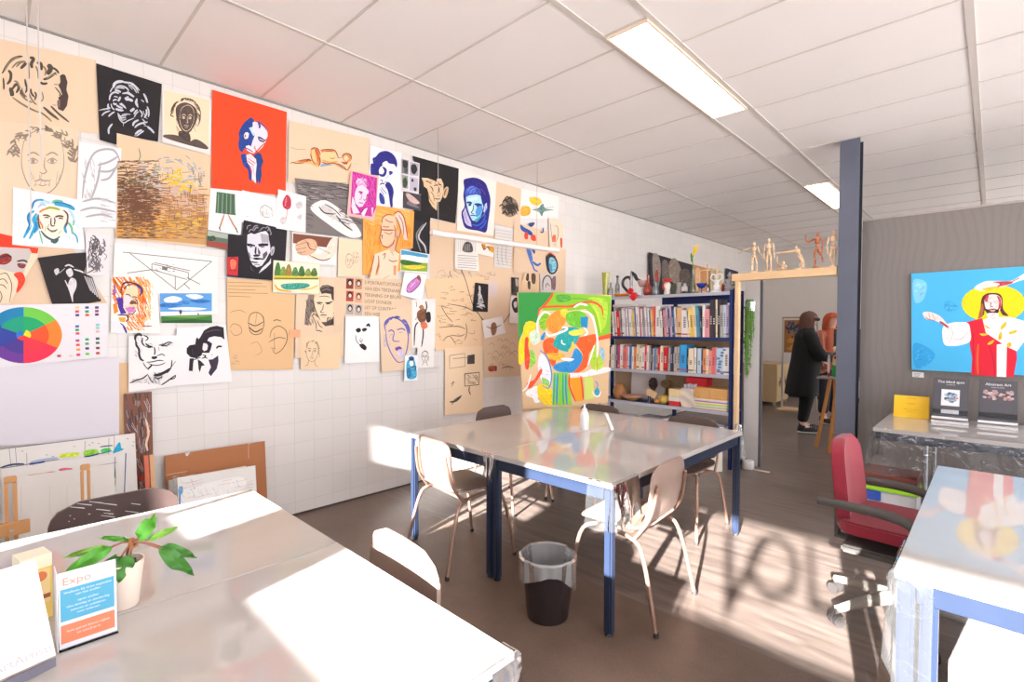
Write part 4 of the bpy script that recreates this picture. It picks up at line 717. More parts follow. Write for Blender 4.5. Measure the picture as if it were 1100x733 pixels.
S('large brown sheet with a faint grey face of a curly-haired person', 'drawing', 'A', [-30, 303, 256, 330, 262, 560, 130, 690, -30, 700], '#e3c9ae', 1,
  fn=lambda s: (face(s, 140, 440, 150, 210, '#a08f80', 4, 0, 0, 4, False), s.many('#8d7d6e', 5, lambda R: (lambda a, r: [(140+r*cos(a), 430+r*1.1*sin(a)), (140+(r+14)*cos(a+.12), 430+(r+12)*sin(a+.12)), (140+(r+22)*cos(a), 430+(r+20)*sin(a))])(R.uniform(PI*1.0, PI*2.0), R.uniform(75, 100)), 60, 3),
  s.hatch('#b5a494', 5, 100, 470, 200, 520, 100, 16, 5)))
S('brown backing sheet between the red collage and the black torso print', 'drawing', 'D', [-10, 225, 245, 240, 372, 440, -10, 450], BG2, 1)
S('large brown sheet of pale pencil studies behind the tube light', 'drawing', 'C', [278, 330, 545, 372, 840, 455, 838, 640, 560, 690, 278, 700], BG2, 0,
  fn=lambda s: (s.many('#a48f7b', 2, lambda R: (lambda x, y: [(x, y), (x+R.uniform(-25, 40), y+R.uniform(-14, 14)), (x+R.uniform(-15, 60), y+R.uniform(-20, 20))])(R.uniform(290, 520), R.uniform(545, 660)), 40, 8), s.hatch('#3d332c', 5, 345, 545, 372, 575, 95, 6, 2)))
S('wide brown sheet with thin construction lines under the black chalk sketch', 'drawing', 'F', [412, 85, 690, 75, 700, 405, 465, 418], '#e5c49f', 1,
  [('s', INK, 3, p) for p in ([490, 210, 520, 260, 545, 285], [520, 200, 600, 215, 640, 235], [480, 310, 560, 305, 600, 315], [500, 370, 530, 350, 560, 390], [530, 345, 580, 350, 600, 340], [605, 290, 610, 330, 600, 370], [560, 0, 600, 80, 640, 210, 690, 280], [640, 210, 700, 300, 730, 330])], lambda s: s.many('#8c7460', 2, lambda R: (lambda x, y: [(x, y), (x+R.uniform(-10, 30), y+R.uniform(-10, 10)), (x+R.uniform(0, 40), y+R.uniform(-14, 14))])(R.uniform(475, 640), R.uniform(120, 390)), 45, 6))
S('brown sheet of small studies left of the colourful face painting', 'drawing', 'F', [684, 90, 862, 80, 862, 535, 690, 542], BG2, 1,
  [('s', INK, 3, [770, 300, 800, 260, 840, 190]), ('b', '#a8442e', [710, 492, 735, 488, 735, 512, 712, 512]), ('b', '#a8442e', [735, 490, 748, 490, 748, 510, 738, 512]), ('s', '#7a5a46', 4, [770, 500, 800, 490, 828, 498])], lambda s: s.many('#9b8571', 2, lambda R: (lambda x, y: [(x, y), (x+14, y-10), (x+28, y+6)])(R.uniform(700, 830), R.uniform(360, 520)), 26, 6))
# ---- upper row
S('black sheet with a white line portrait of a long-haired person', 'drawing', 'H', [62, 22, 578, 185, 548, 640, 226, 580, 222, 664, 88, 625], BK, 2, [
  *[('s', '#c9cad6', w, p) for w, p in ((12, [170, 240, 200, 180, 260, 162, 330, 180, 380, 220, 410, 260]), (9, [200, 215, 260, 195, 330, 215, 380, 260]), (10, [185, 250, 170, 300, 200, 340]), (12, [420, 240, 450, 290, 465, 340]), (9, [400, 290, 440, 340]),
  (12, [365, 300, 380, 340, 410, 380, 440, 400]), (10, [445, 370, 470, 420, 470, 470]), (9, [430, 390, 455, 440, 440, 480]), (13, [330, 400, 355, 385, 370, 375]), (10, [230, 270, 215, 290, 235, 320, 225, 335]), (8, [190, 262, 225, 255, 250, 268]), (8, [270, 290, 310, 285, 350, 320, 330, 325]), (7, [195, 280, 220, 275]),
  (9, [205, 365, 240, 345, 290, 365]), (10, [215, 380, 250, 385, 290, 385]), (9, [230, 415, 260, 450, 300, 455, 340, 430]), (9, [250, 450, 270, 490, 320, 470, 350, 450]), (8, [85, 395, 130, 380, 180, 378]), (9, [100, 430, 130, 405, 180, 395]), (9, [160, 440, 185, 420, 205, 405]), (12, [195, 495, 165, 530, 160, 580]), (12, [345, 520, 370, 480, 400, 465]), (10, [360, 530, 400, 500, 450, 490]), (10, [440, 510, 480, 540, 515, 575]), (12, [365, 585, 400, 560, 430, 565]), (8, [375, 600, 410, 600]), (8, [250, 235, 300, 240, 350, 270]), (7, [310, 175, 350, 200]), (8, [160, 330, 155, 360, 180, 375]))]])
S('charcoal head of a dark-haired person with shoulders, on cream paper with white border', 'drawing', 'H', [582, 215, 972, 300, 962, 745, 580, 640], '#e6dcd9', 2, [('p', '#ecd3b3', [595, 232, 955, 310, 945, 700, 600, 610]),
  ('b', '#5a4b44', [690, 370, 760, 330, 840, 370, 860, 440, 830, 520, 780, 580, 740, 560, 700, 480]), ('b', '#4a3d39', [710, 560, 790, 570, 800, 640, 730, 640]), ('b', '#5a4c46', [600, 585, 700, 590, 780, 640, 850, 620, 930, 670, 930, 700, 780, 665, 605, 610])],
  lambda s: (face(s, 775, 455, 120, 200, '#d3bda6', 5, .05, 0, 2, False), s.many('#4c4038', 6, lambda R: (lambda a: [(765+95*cos(a), 420+105*sin(a)), (765+118*cos(a+.2), 425+128*sin(a+.2)), (770+112*cos(a+.45), 440+135*sin(a+.45))])(R.uniform(PI*.92, PI*2.1)), 46, 9), s.hatch('#3d322f', 5, 690, 380, 850, 560, 70, 40, 4)))
S('red-orange poster of a person resting chin on hand in blue and white', 'painting', 'I', [18, 38, 508, 185, 500, 735, 12, 685], '#f0471f', 3, [
  ('b', '#1f3c86', [215, 270, 250, 225, 285, 225, 300, 260, 290, 330, 300, 420, 270, 460, 225, 450, 190, 410, 185, 350, 195, 300]), ('b', '#e8d6e2', [290, 255, 340, 260, 380, 310, 380, 350, 350, 400, 310, 440, 300, 400, 285, 360, 300, 310]), ('b', '#e8d6e2', [225, 325, 250, 305, 270, 320, 240, 355]), ('s', '#1f3c86', 14, [235, 320, 265, 315]), ('s', '#33336a', 20, [322, 352, 350, 370, 375, 365]),
  ('b', '#e8d6e2', [235, 410, 270, 405, 300, 440, 280, 465, 240, 440]), ('s', '#e2402a', 8, [225, 430, 260, 445, 300, 455]), ('b', '#1f3c86', [205, 470, 250, 465, 330, 455, 350, 520, 330, 600, 335, 660, 305, 650, 260, 600, 250, 540, 215, 530]), ('b', '#f0d9df', [245, 470, 280, 470, 310, 520, 300, 580, 305, 655, 275, 640, 275, 560, 250, 520]), ('s', '#c6402f', 5, [270, 500, 300, 535]), ('s', '#c6402f', 5, [262, 515, 295, 545]),
  ('s', '#1f3c86', 8, [345, 600, 330, 640, 325, 680]), ('s', '#34356f', 8, [285, 230, 330, 250, 325, 290]), ('s', '#2f4a94', 5, [300, 360, 300, 420])])
S('brown sheet with a sienna reclining nude seen from behind', 'drawing', 'B', [405, 182, 722, 252, 718, 440, 400, 425], BG, 2, [
  ('b', '#d88b45', [490, 300, 510, 288, 525, 310, 520, 350, 510, 365, 490, 340]), ('b', '#e5a566', [525, 300, 590, 300, 600, 330, 580, 355, 530, 350]), ('b', '#c9713a', [612, 320, 635, 310, 652, 330, 640, 355, 618, 345]), ('b', '#d88b45', [595, 345, 640, 372, 655, 350, 640, 380, 600, 360]), ('b', '#d88b45', [490, 340, 450, 345, 412, 350, 450, 355, 515, 365]),
  ('s', '#8a4a20', 4, [495, 300, 515, 290, 528, 330, 515, 362]), ('s', '#8a4a20', 4, [408, 350, 440, 345, 490, 348]), ('s', '#8a4a20', 3, [528, 300, 590, 298, 605, 320]), ('s', '#8a4a20', 4, [612, 325, 635, 308, 655, 335, 640, 358]), ('s', '#8a4a20', 3, [535, 352, 580, 355, 640, 378]), ('s', '#7f8bb8', 4, [520, 362, 580, 362, 620, 370]), ('s', '#9a8878', 2, [405, 290, 470, 298]), ('s', '#9a8878', 2, [650, 350, 712, 360]), ('s', '#7c3d1a', 3, [555, 310, 560, 330])])
S('white sheet with a dark-blue stencil of a young man, hand at chin', 'drawing', 'J', [118, 45, 345, 95, 358, 492, 100, 470, 110, 240], '#e9e4e6', 2, [
  ('b', '#2b2b86', [160, 120, 230, 82, 290, 110, 310, 180, 290, 190, 240, 160, 215, 180, 220, 210, 195, 225, 215, 300, 180, 280, 125, 250, 120, 180, 138, 165, 135, 130]), ('b', '#2b2b86', [205, 205, 235, 225, 225, 270, 205, 290]), ('s', '#2b2b86', 12, [255, 235, 275, 232]), ('s', '#2b2b86', 8, [245, 270, 260, 300, 235, 310]),
  ('b', '#2b2b86', [240, 305, 265, 345, 285, 400, 275, 480, 255, 460, 245, 400, 225, 350]), ('b', '#2b2b86', [185, 360, 220, 400, 222, 465, 190, 460]), ('s', '#2b2b86', 5, [190, 340, 225, 370, 240, 410]), ('s', '#2b2b86', 5, [200, 330, 240, 345])])
S('sheet of four grey and green leaf photographs', 'photograph', 'J', [342, 130, 472, 170, 465, 390, 348, 365], '#d8d3da', 4, [('p', '#77757a', [345, 140, 392, 150, 390, 250, 345, 240]), ('b', '#2b2a30', [352, 150, 385, 160, 380, 210, 358, 200]), ('b', '#4b4a50', [370, 200, 388, 215, 378, 240, 360, 228]),
  ('p', '#aaa6b0', [402, 160, 465, 175, 462, 260, 402, 255]), ('b', '#2b2a30', [412, 185, 440, 178, 455, 215, 435, 248, 412, 230]), ('p', '#8d988a', [346, 252, 388, 260, 388, 352, 350, 345]), ('b', '#38483a', [352, 290, 372, 270, 385, 310, 372, 345, 354, 335]), ('p', '#b8b2c2', [402, 265, 460, 280, 458, 375, 402, 365]), ('b', '#2f2d33', [412, 285, 425, 282, 428, 300, 416, 302]), ('b', '#39363c', [430, 345, 448, 345, 448, 368, 432, 365])])
S('small grey photograph of a folded pinkish shape', 'photograph', 'J', [354, 372, 482, 395, 480, 512, 352, 488], '#49444a', 3, [('b', '#c9a8a4', [372, 392, 400, 388, 470, 450, 440, 462, 400, 440]), ('b', '#777178', [400, 440, 470, 490, 420, 480, 380, 460])])
S('tall black sheet with a pale half-lit face and big ears', 'drawing', 'J', [420, 116, 760, 210, 728, 600, 550, 560, 545, 600, 412, 575, 430, 500, 480, 510, 482, 392, 465, 390, 472, 172, 430, 160], '#201b1d', 2, [
  ('b', '#d9bd9c', [485, 278, 530, 275, 580, 300, 600, 285, 635, 285, 640, 360, 625, 450, 600, 440, 590, 510, 555, 470, 530, 420, 530, 350, 500, 340]), ('b', '#cdb090', [640, 350, 670, 340, 675, 380, 650, 415, 640, 390]), ('s', '#2a2022', 8, [560, 350, 590, 345]), ('s', '#2a2022', 7, [575, 320, 595, 330, 590, 400, 610, 405]), ('s', '#2a2022', 8, [570, 430, 600, 440]), ('s', '#2a2022', 5, [510, 300, 540, 310, 535, 340]), ('s', '#6b5648', 5, [600, 300, 620, 360, 615, 420])])
S('white sheet with a thick blue painted man leaning on his hand', 'painting', 'J', [752, 205, 1022, 300, 1000, 690, 738, 650], '#ecdfd8', 2, [
  ('b', '#23257c', [785, 300, 830, 272, 900, 280, 950, 330, 972, 420, 970, 560, 945, 660, 880, 650, 810, 630, 775, 540, 800, 480, 780, 400]), ('b', '#8fb9dc', [805, 400, 860, 385, 915, 400, 930, 460, 920, 530, 880, 585, 840, 570, 812, 500]), ('b', '#3a50b4', [800, 360, 860, 330, 905, 360, 915, 400, 850, 380, 805, 400]), ('b', '#c4d9e6', [822, 420, 850, 415, 855, 470, 830, 480]), ('b', '#5b8ed0', [890, 420, 915, 430, 905, 520, 880, 540]),
  ('s', '#1c2270', 10, [820, 445, 845, 440]), ('s', '#1c2270', 12, [868, 460, 905, 455]), ('s', '#2a4aa0', 6, [860, 460, 850, 510, 868, 520]), ('s', '#233a92', 8, [840, 548, 880, 548]), ('b', '#8c9fd2', [925, 470, 950, 460, 945, 510, 925, 520]), ('b', '#b8b0d4', [785, 500, 805, 490, 825, 550, 840, 620, 805, 610, 785, 560]), ('s', '#23257c', 4, [800, 520, 825, 600]), ('s', '#4a76c6', 14, [905, 600, 940, 560, 955, 500]), ('s', '#2f55ac', 10, [840, 620, 900, 600, 930, 620]), ('s', '#3d64ba', 8, [800, 345, 850, 310, 900, 320])])
S('brown sheet with a tangled dark ball of loops', 'drawing', 'C', [550, 172, 655, 205, 650, 372, 545, 350], BG2, 1, fn=lambda s: (s.poly('#8d7866', [(608+36*cos(k*.5), 280+42*sin(k*.5)) for k in range(13)]), s.many('#3a322d', 5, lambda R: (lambda a, r: [(608+36*r*cos(a)-12, 280+42*r*sin(a)), (608+36*r*cos(a), 280+42*r*sin(a)-9), (608+36*r*cos(a)+10, 280+42*r*sin(a)+5)])(R.uniform(0, 6.3), R.uniform(0, .9)), 46, 2)))
S('white sheet with a yellow blot and green winged insect', 'painting', 'C', [655, 203, 812, 235, 808, 330, 650, 325], '#ece6e2', 2, [('b', '#f1c53a', [690, 240, 725, 240, 740, 260, 720, 275, 695, 262]), ('b', '#f2a83a', [658, 278, 690, 280, 690, 310, 655, 315]), ('b', '#6f8f8a', [725, 285, 745, 265, 755, 285, 790, 292, 752, 298, 740, 318, 728, 300, 700, 290]), ('s', '#2d3f40', 4, [738, 270, 742, 318]), ('s', '#3d5a52', 3, [745, 285, 790, 280]), ('s', '#3d5a52', 3, [738, 290, 705, 280])])
# ---- second row
S('yellow, brown and grey hatched painting of a crowded town', 'painting', 'A', [383, 345, 692, 418, 682, 720, 378, 688], '#dcc0a0', 3, fn=lambda s: (
  s.poly('#d6b694', pairs([384, 440, 470, 455, 520, 500, 690, 530, 682, 716, 380, 686])), s.poly('#c9a892', pairs([420, 520, 640, 530, 660, 620, 430, 610]), 4), s.poly('#c09464', pairs([384, 600, 500, 640, 684, 610, 680, 712, 380, 684])),
  [s.many(c, w, (lambda cx, cy, rx, ry, ll: lambda R: (lambda x, y: [(x, y), (x+R.uniform(.4, 1)*ll, y+R.uniform(-2, 3))])(min(650, max(385, R.gauss(cx, rx))), min(688, max(430+.12*(cx-385), R.gauss(cy, ry)))))(cx, cy, rx, ry, ll), n, sd) for sd, (c, w, cx, cy, rx, ry, ll, n) in enumerate((
   ('#b07a44', 8, 520, 610, 90, 50, 36, 240), ('#d89a3a', 9, 480, 640, 60, 30, 30, 110), ('#a87a52', 6, 560, 600, 90, 50, 30, 220), ('#c9a58c', 9, 500, 560, 60, 30, 34, 40), ('#6f4a34', 5, 440, 560, 40, 60, 26, 1110), ('#b9b3bc', 8, 520, 500, 60, 25, 26, 40), ('#f0bc28', 12, 565, 490, 16, 14, 20, 26), ('#eec02e', 12, 610, 520, 12, 14, 16, 18), ('#7c7a5a', 6, 450, 500, 40, 20, 18, 40), ('#9aa7ba', 7, 620, 490, 30, 20, 18, 26), ('#7a5a40', 4, 520, 660, 90, 20, 30, 60), ('#d9b24a', 7, 610, 640, 40, 26, 24, 34)))],
  s.many('#5f4a3a', 3, lambda R: (lambda x, y: [(x, y), (x+R.uniform(-3, 3), y+R.uniform(10, 30))])(R.uniform(390, 670), R.uniform(440, 660)), 110, 31), s.many('#8fa0a8', 3, lambda R: (lambda a, r: [(575+r*cos(a), 500+r*sin(a)), (575+r*cos(a+.1), 500+r*sin(a+.1)), (575+r*cos(a+.2), 500+(r-4)*sin(a+.2))])(R.uniform(PI, 2*PI), R.uniform(60, 88)), 40, 5), s.stroke('#3f7a5c', 3, [(455, 395), (460, 420), (452, 440)])))
S('white sheet with a pale pencil hand covering a face', 'drawing', 'A', [258, 372, 398, 395, 390, 655, 250, 655], '#e6e2e4', 3, [('s', '#a9a6ab', 7, p) for p in ([270, 560, 280, 480, 310, 410, 370, 400, 395, 440], [300, 560, 320, 500, 330, 440], [330, 500, 360, 490, 390, 440], [320, 470, 360, 470, 392, 450], [320, 450, 355, 440, 390, 420], [270, 570, 320, 560, 380, 575], [262, 600, 310, 590, 385, 605], [280, 620, 330, 612, 370, 622])], lambda s: (s.hatch('#bab7bb', 6, 270, 430, 310, 560, 80, 24, 3), s.hatch('#c6c3c6', 6, 330, 560, 388, 640, 10, 22, 4)))
S('white sheet with a smiling face in turquoise and blue hair', 'drawing', 'D', [45, 35, 268, 78, 292, 250, 42, 232], '#eee8ec', 3, [
  ('b', '#58b7d6', [130, 100, 150, 80, 200, 78, 240, 100, 262, 150, 250, 150, 225, 110, 180, 95, 150, 110, 135, 150, 120, 200, 100, 195, 95, 150]), ('s', '#2f8fb8', 7, [130, 105, 105, 150, 110, 190, 85, 212]), ('s', '#7cc6b4', 8, [140, 95, 120, 90, 100, 120, 90, 150]), ('s', '#3c9ac0', 8, [240, 110, 260, 150, 262, 200, 265, 225]), ('s', '#7cc6d6', 7, [150, 90, 190, 80, 230, 95]), ('s', '#2f8fb8', 6, [235, 150, 245, 200, 270, 230]), ('s', '#a9d2b8', 6, [140, 110, 180, 100, 220, 115]),
  ('b', '#f1ded2', [145, 125, 185, 110, 225, 130, 225, 180, 200, 210, 165, 208, 145, 175]), ('s', '#4c5c3a', 6, [140, 130, 140, 180, 170, 210, 205, 215, 228, 180]), ('s', '#55382e', 5, [150, 140, 165, 136, 178, 142]), ('s', '#55382e', 5, [195, 138, 215, 138]), ('s', '#55382e', 4, [185, 150, 178, 172, 192, 175]), ('b', '#8c3d36', [165, 182, 185, 180, 205, 182, 188, 194]), ('l', '#f3efe8', 3, [172, 185, 200, 186]), ('s', '#9cbf7a', 7, [175, 218, 190, 225, 210, 215])])
S('red collage of a torn grey face and an ink hand at the left edge', 'collage', 'K', [-30, 20, 65, 40, 62, 85, 198, 100, 190, 150, 135, 240, 80, 330, 50, 385, -30, 385], '#ecd2b6', 3, [('p', '#e63d25', [-30, 20, 62, 42, 62, 85, 196, 102, 190, 130, 80, 120, -30, 110]), ('p', '#c3b9b6', [-30, 95, 150, 105, 160, 125, 120, 230, 60, 225, -30, 200]), ('b', '#8f2b26', [0, 140, 40, 130, 60, 160, 30, 185, -10, 180]), ('s', '#3a3334', 9, [0, 150, 40, 140, 60, 150]), ('s', '#3a3334', 9, [85, 170, 120, 165, 140, 175]), ('b', '#7c3a34', [90, 180, 130, 185, 120, 205, 95, 200]), ('b', '#e63d25', [70, 235, 110, 225, 128, 265, 105, 310, 82, 328, 92, 270]),
  *[('s', '#37302c', 4, p) for p in ([-10, 240, 30, 230, 50, 260, 60, 300, 48, 380], [-10, 265, 20, 260, 40, 285], [-10, 290, 15, 290, 35, 310], [0, 320, 10, 350, 0, 380])]])
S('black print of a twisting white torso with torn edges', 'print', 'K', [192, 152, 355, 130, 438, 124, 448, 165, 425, 230, 470, 250, 515, 372, 440, 385, 265, 388], '#2b2528', 4, [('b', '#d9d4d8', [335, 220, 360, 205, 372, 235, 352, 250]), ('b', '#cfc9ce', [275, 215, 295, 205, 300, 225, 285, 240]), ('b', '#d9d4d8', [360, 255, 385, 265, 388, 300, 372, 340, 370, 378, 355, 330, 345, 295]), ('s', '#d9d4d8', 8, [330, 195, 350, 188, 375, 200]), ('s', '#d9d4d8', 7, [375, 210, 410, 220, 425, 228]), ('s', '#d9d4d8', 6, [330, 265, 340, 285, 345, 300]), ('s', '#d9d4d8', 5, [300, 230, 330, 205]),
  *[('l', '#c9c3c6', 5, [430+k*11, 245+k*3, 462+k*11, 320+k*14-k*4]) for k in range(5)]])
S('small sheet with a crumpled grey pencil head with curls', 'drawing', 'D', [292, 188, 376, 200, 374, 342, 298, 335], '#ded9dc', 4, fn=lambda s: (s.many('#6d666c', 4, lambda R: (lambda x, y: [(x, y), (x+R.uniform(-10, 14), y+R.uniform(8, 18)), (x+R.uniform(-14, 8), y+R.uniform(18, 30))])(R.uniform(305, 355), R.uniform(200, 305)), 60, 4), face(s, 325, 245, 38, 60, '#4c454c', 3, -.1, 0, 1, False)))
S('white sheet with a black ruled perspective drawing of a beam', 'drawing', 'D', [392, 225, 745, 275, 745, 470, 385, 462], '#eae5e2', 2, [('l', '#4d4744', 2.2, p) for p in ([420, 258, 725, 290], [445, 262, 605, 388], [725, 290, 605, 388], [520, 298, 645, 328], [520, 298, 520, 318], [645, 328, 645, 352], [520, 318, 640, 352], [528, 294, 650, 322], [600, 342, 600, 385], [435, 330, 520, 318], [640, 345, 685, 368], [630, 365, 650, 385])]+[('h', '#6b6460', 3, 530, 300, 600, 325, 20, 14)]+[('p', '#6f6a68', [555, 305, 575, 310, 572, 322, 555, 318])])
S('orange and purple painted head in profile with a headset of curls', 'painting', 'N', [103, 90, 352, 98, 380, 408, 100, 405], '#f3ede6', 3, [('b', '#ef7a1f', [108, 95, 200, 92, 280, 105, 310, 160, 290, 260, 240, 330, 200, 350, 240, 230, 270, 150, 200, 110, 130, 140, 110, 200]), ('b', '#f6a65a', [290, 110, 330, 150, 320, 240, 270, 310, 230, 370, 240, 300, 290, 220]), ('b', '#f0c9a4', [170, 150, 220, 130, 250, 160, 248, 210, 245, 270, 215, 295, 185, 280, 165, 220]), ('b', '#5b2f9a', [140, 210, 175, 200, 180, 250, 185, 290, 150, 280, 130, 250]), ('b', '#e0721f', [108, 220, 140, 215, 150, 280, 110, 300]), ('s', '#3f2a4a', 8, [160, 170, 180, 125, 230, 120, 270, 150, 260, 190]), ('s', '#3f2a4a', 6, [195, 195, 240, 200]), ('s', '#7a3420', 6, [215, 205, 235, 240, 215, 250]), ('s', '#7a2f6a', 6, [200, 268, 235, 265]), ('b', '#7a4ab0', [105, 100, 130, 120, 125, 170, 108, 180]), ('s', '#4a2f80', 7, [108, 330, 150, 345, 185, 400]), ('s', '#3f2a4a', 5, [150, 290, 210, 305, 240, 280]), ('s', '#c05a2a', 4, [300, 370, 330, 368]), ('s', '#c05a2a', 3, [315, 350, 316, 382])])
S('small landscape of blue cloudy sky over a green field', 'painting', 'N', [373, 182, 670, 182, 672, 354, 382, 354], '#f0eef0', 4, [('p', '#5c9bd8', [375, 184, 668, 184, 668, 285, 378, 288]), *[('b', c, p) for c, p in (('#e8eef6', [400, 215, 450, 200, 500, 215, 470, 235, 410, 235]), ('#2f6fb8', [380, 245, 440, 240, 500, 250, 450, 262, 385, 262]), ('#e8eef6', [520, 195, 580, 190, 620, 205, 570, 218]), ('#2f6fb8', [540, 225, 620, 220, 662, 230, 600, 240]), ('#dfe9f4', [420, 272, 520, 262, 640, 270, 560, 282]), ('#3f80c6', [480, 232, 530, 228, 540, 245, 490, 246]))], ('p', '#3f7a38', [382, 312, 668, 304, 670, 352, 384, 352]), ('p', '#6c9a4a', [382, 316, 560, 308, 668, 312, 560, 324]), ('p', '#2c5a30', [384, 340, 560, 330, 670, 338, 670, 352, 384, 352]), ('b', '#5a4a3a', [485, 280, 498, 280, 498, 298, 486, 298]), ('l', '#5a4a3a', 3, [491, 295, 491, 312]), ('l', '#4a5a3a', 6, [588, 295, 594, 308])])
def wheel(s):
    cx, cy, rx, ry = 120, 545, 195, 143
    secs = [(-90, -33, '#6fc14a', '#1fa46a'), (-33, 27, '#ee8030', '#e8552f'), (27, 90, '#e63350', '#e2384a'), (90, 150, '#6a3a94', '#4a3a8c'), (150, 205, '#2a3f9c', '#31449a'), (205, 270, '#1f7fae', '#1f9a7a')]
    for a0, a1, c1, c2 in secs:
        for r, c in ((1, c1), (.66, c2)):
            P = [(cx, cy)]+[(cx+rx*r*cos(math.radians(a)), cy+ry*r*sin(math.radians(a))) for a in [a0+(a1-a0)*k/8 for k in range(9)]]
            s.poly(c, [(max(-25, x), y) for x, y in P])
    for c, a in (('#f2d22e', -20), ('#e63a3a', 100), ('#2a6fc0', 200)):
        s.poly(c, [(cx, cy)]+[(cx+38*cos(math.radians(a+k*20-50)), cy+28*sin(math.radians(a+k*20-50))) for k in range(6)])
    for x, y, c in ((392, 404, '#e8c87a'), (392, 424, '#d8405a'), (393, 443, '#3a4a8c'), (442, 404, '#3a5a9a'), (442, 424, '#2f9a6a'), (443, 442, '#e85a3a'), (492, 404, '#3f4a8c'), (492, 422, '#a03a5a'), (492, 440, '#3a4a80'), (392, 500, '#4a6aa0'), (392, 518, '#2f9a5a'), (394, 536, '#d0406a'), (496, 492, '#8abfd0'), (496, 508, '#8ad0b8'), (496, 526, '#eaa8b8'), (394, 572, '#b04a8a'), (396, 594, '#e8552f'), (398, 618, '#f09a4a'), (398, 644, '#e0406a'), (442, 566, '#2fa47a'), (442, 588, '#5aa05a'), (443, 612, '#4a3a8c'), (444, 640, '#5abf4a'), (496, 562, '#3f5a5a'), (496, 584, '#3f6a4a'), (497, 610, '#8a3a3a'), (497, 636, '#c0504a'), (300, 650, '#b05a5a'), (360, 650, '#d8ccc6')):
        s.poly(c, [(x-10, y-5), (x+9, y-6), (x+10, y+6), (x-9, y+7)])
S('white sheet with a painted colour wheel and rows of colour swatches', 'painting', 'K', [-30, 392, 548, 382, 552, 655, -30, 712], '#e2dee3', 4, fn=wheel)
S('large blank white sheet hanging under the colour wheel', 'drawing', 'P', [-8, 394, 128, 384, 128, 472, -8, 480], '#dcd7df', 3)
S('white sheet with a black ink drawing of a stern face and collar', 'drawing', 'N', [200, 425, 500, 420, 500, 700, 200, 740], '#ece8e8', 5, [*[('s', '#2f2a33', w, p) for w, p in ((14, [240, 430, 250, 490, 270, 540, 290, 590]), (10, [270, 420, 290, 450, 280, 480]), (9, [290, 470, 330, 490]), (10, [390, 470, 450, 465]), (7, [310, 490, 335, 488]), (7, [400, 488, 430, 486]), (8, [350, 490, 355, 540, 385, 540]), (8, [300, 575, 350, 568, 400, 572]), (6, [320, 590, 360, 596]), (10, [300, 590, 340, 640, 400, 640, 450, 590, 465, 550]), (9, [310, 630, 320, 680, 360, 700, 410, 690, 460, 640]), (7, [210, 690, 260, 680, 310, 660]), (6, [380, 520, 400, 530]))]],
  lambda s: (s.hatch('#3a353c', 4, 312, 632, 460, 690, 60, 40, 3), s.hatch('#3a353c', 4, 240, 425, 290, 540, 60, 24, 4), s.hatch('#3a353c', 4, 210, 672, 310, 698, 150, 16, 8)))
S('white sheet with a black stencil of a dark-haired face, hand at cheek', 'drawing', 'N', [470, 380, 745, 362, 782, 682, 470, 702], '#ece8ea', 5, [('b', '#2a252d', [600, 400, 660, 368, 738, 375, 742, 450, 680, 425, 640, 445, 610, 470, 610, 520, 575, 550, 540, 545, 525, 500, 550, 470, 590, 460, 580, 440]), ('b', '#2a252d', [650, 545, 700, 530, 705, 590, 690, 625, 662, 650, 650, 600]), ('b', '#2a252d', [545, 560, 570, 560, 560, 620, 538, 620]), ('b', '#2a252d', [588, 560, 610, 600, 602, 632, 590, 600]), ('b', '#ece8ea', [620, 460, 645, 455, 640, 490, 620, 510]), ('s', '#2a252d', 9, [615, 515, 650, 505, 665, 470]), ('s', '#2a252d', 8, [695, 485, 725, 480]), ('s', '#2a252d', 6, [610, 540, 650, 535])])
# ---- third cluster
S('white sheet with a fashion sketch of legs below a green skirt', 'drawing', 'B', [96, 448, 224, 460, 215, 634, 86, 612], '#ece9e8', 4, [('p', '#4d6b52', [120, 462, 192, 472, 195, 555, 115, 545]), *[('s', '#9fb3a0', 4, [128+k*16, 470, 124+k*17, 548]) for k in range(5)], *[('s', '#2f4636', 3, [136+k*16, 470, 133+k*17, 548]) for k in range(4)], ('s', '#c08a70', 7, [150, 550, 140, 580, 132, 605]), ('s', '#c08a70', 7, [165, 552, 185, 590, 198, 610]), ('s', '#231d1d', 9, [130, 600, 134, 615]), ('s', '#231d1d', 9, [195, 605, 203, 624])])
S('white sheet with a faint pencil sketch under the red poster', 'drawing', 'B', [220, 456, 364, 488, 362, 612, 218, 582], '#ebe7e6', 4, [('s', '#9a959a', 3, p) for p in ([290, 530, 310, 515, 335, 530], [300, 540, 305, 560, 330, 562], [315, 520, 318, 555], [335, 525, 340, 560], [235, 560, 245, 558])], lambda s: s.hatch('#b4b0b4', 3, 290, 520, 345, 562, 80, 24, 4))
S('white sheet with a red tulip and faint leaf studies', 'drawing', 'B', [362, 452, 472, 480, 470, 624, 354, 606], '#efecec', 5, [('b', '#b8344a', [380, 500, 396, 474, 412, 490, 412, 522, 398, 532, 382, 522]), ('s', '#e8a0a8', 4, [394, 485, 390, 520]), ('s', '#b5553a', 5, [398, 530, 394, 572]), ('b', '#c9c4c6', [430, 510, 452, 500, 458, 520, 440, 530]), ('b', '#d0cbcd', [435, 560, 455, 550, 452, 575]), ('b', '#d0cbcd', [368, 570, 390, 560, 395, 580, 375, 590])])
S('tiny dark landscape with red ground left of the black portrait', 'painting', 'B', [84, 612, 166, 630, 162, 692, 80, 676], '#5d6f62', 5, [('p', '#a9b0a6', [86, 614, 164, 631, 163, 648, 83, 635]), ('p', '#94463a', [82, 655, 162, 665, 161, 690, 81, 674]), ('b', '#3d5240', [86, 640, 110, 636, 115, 652, 88, 655])])
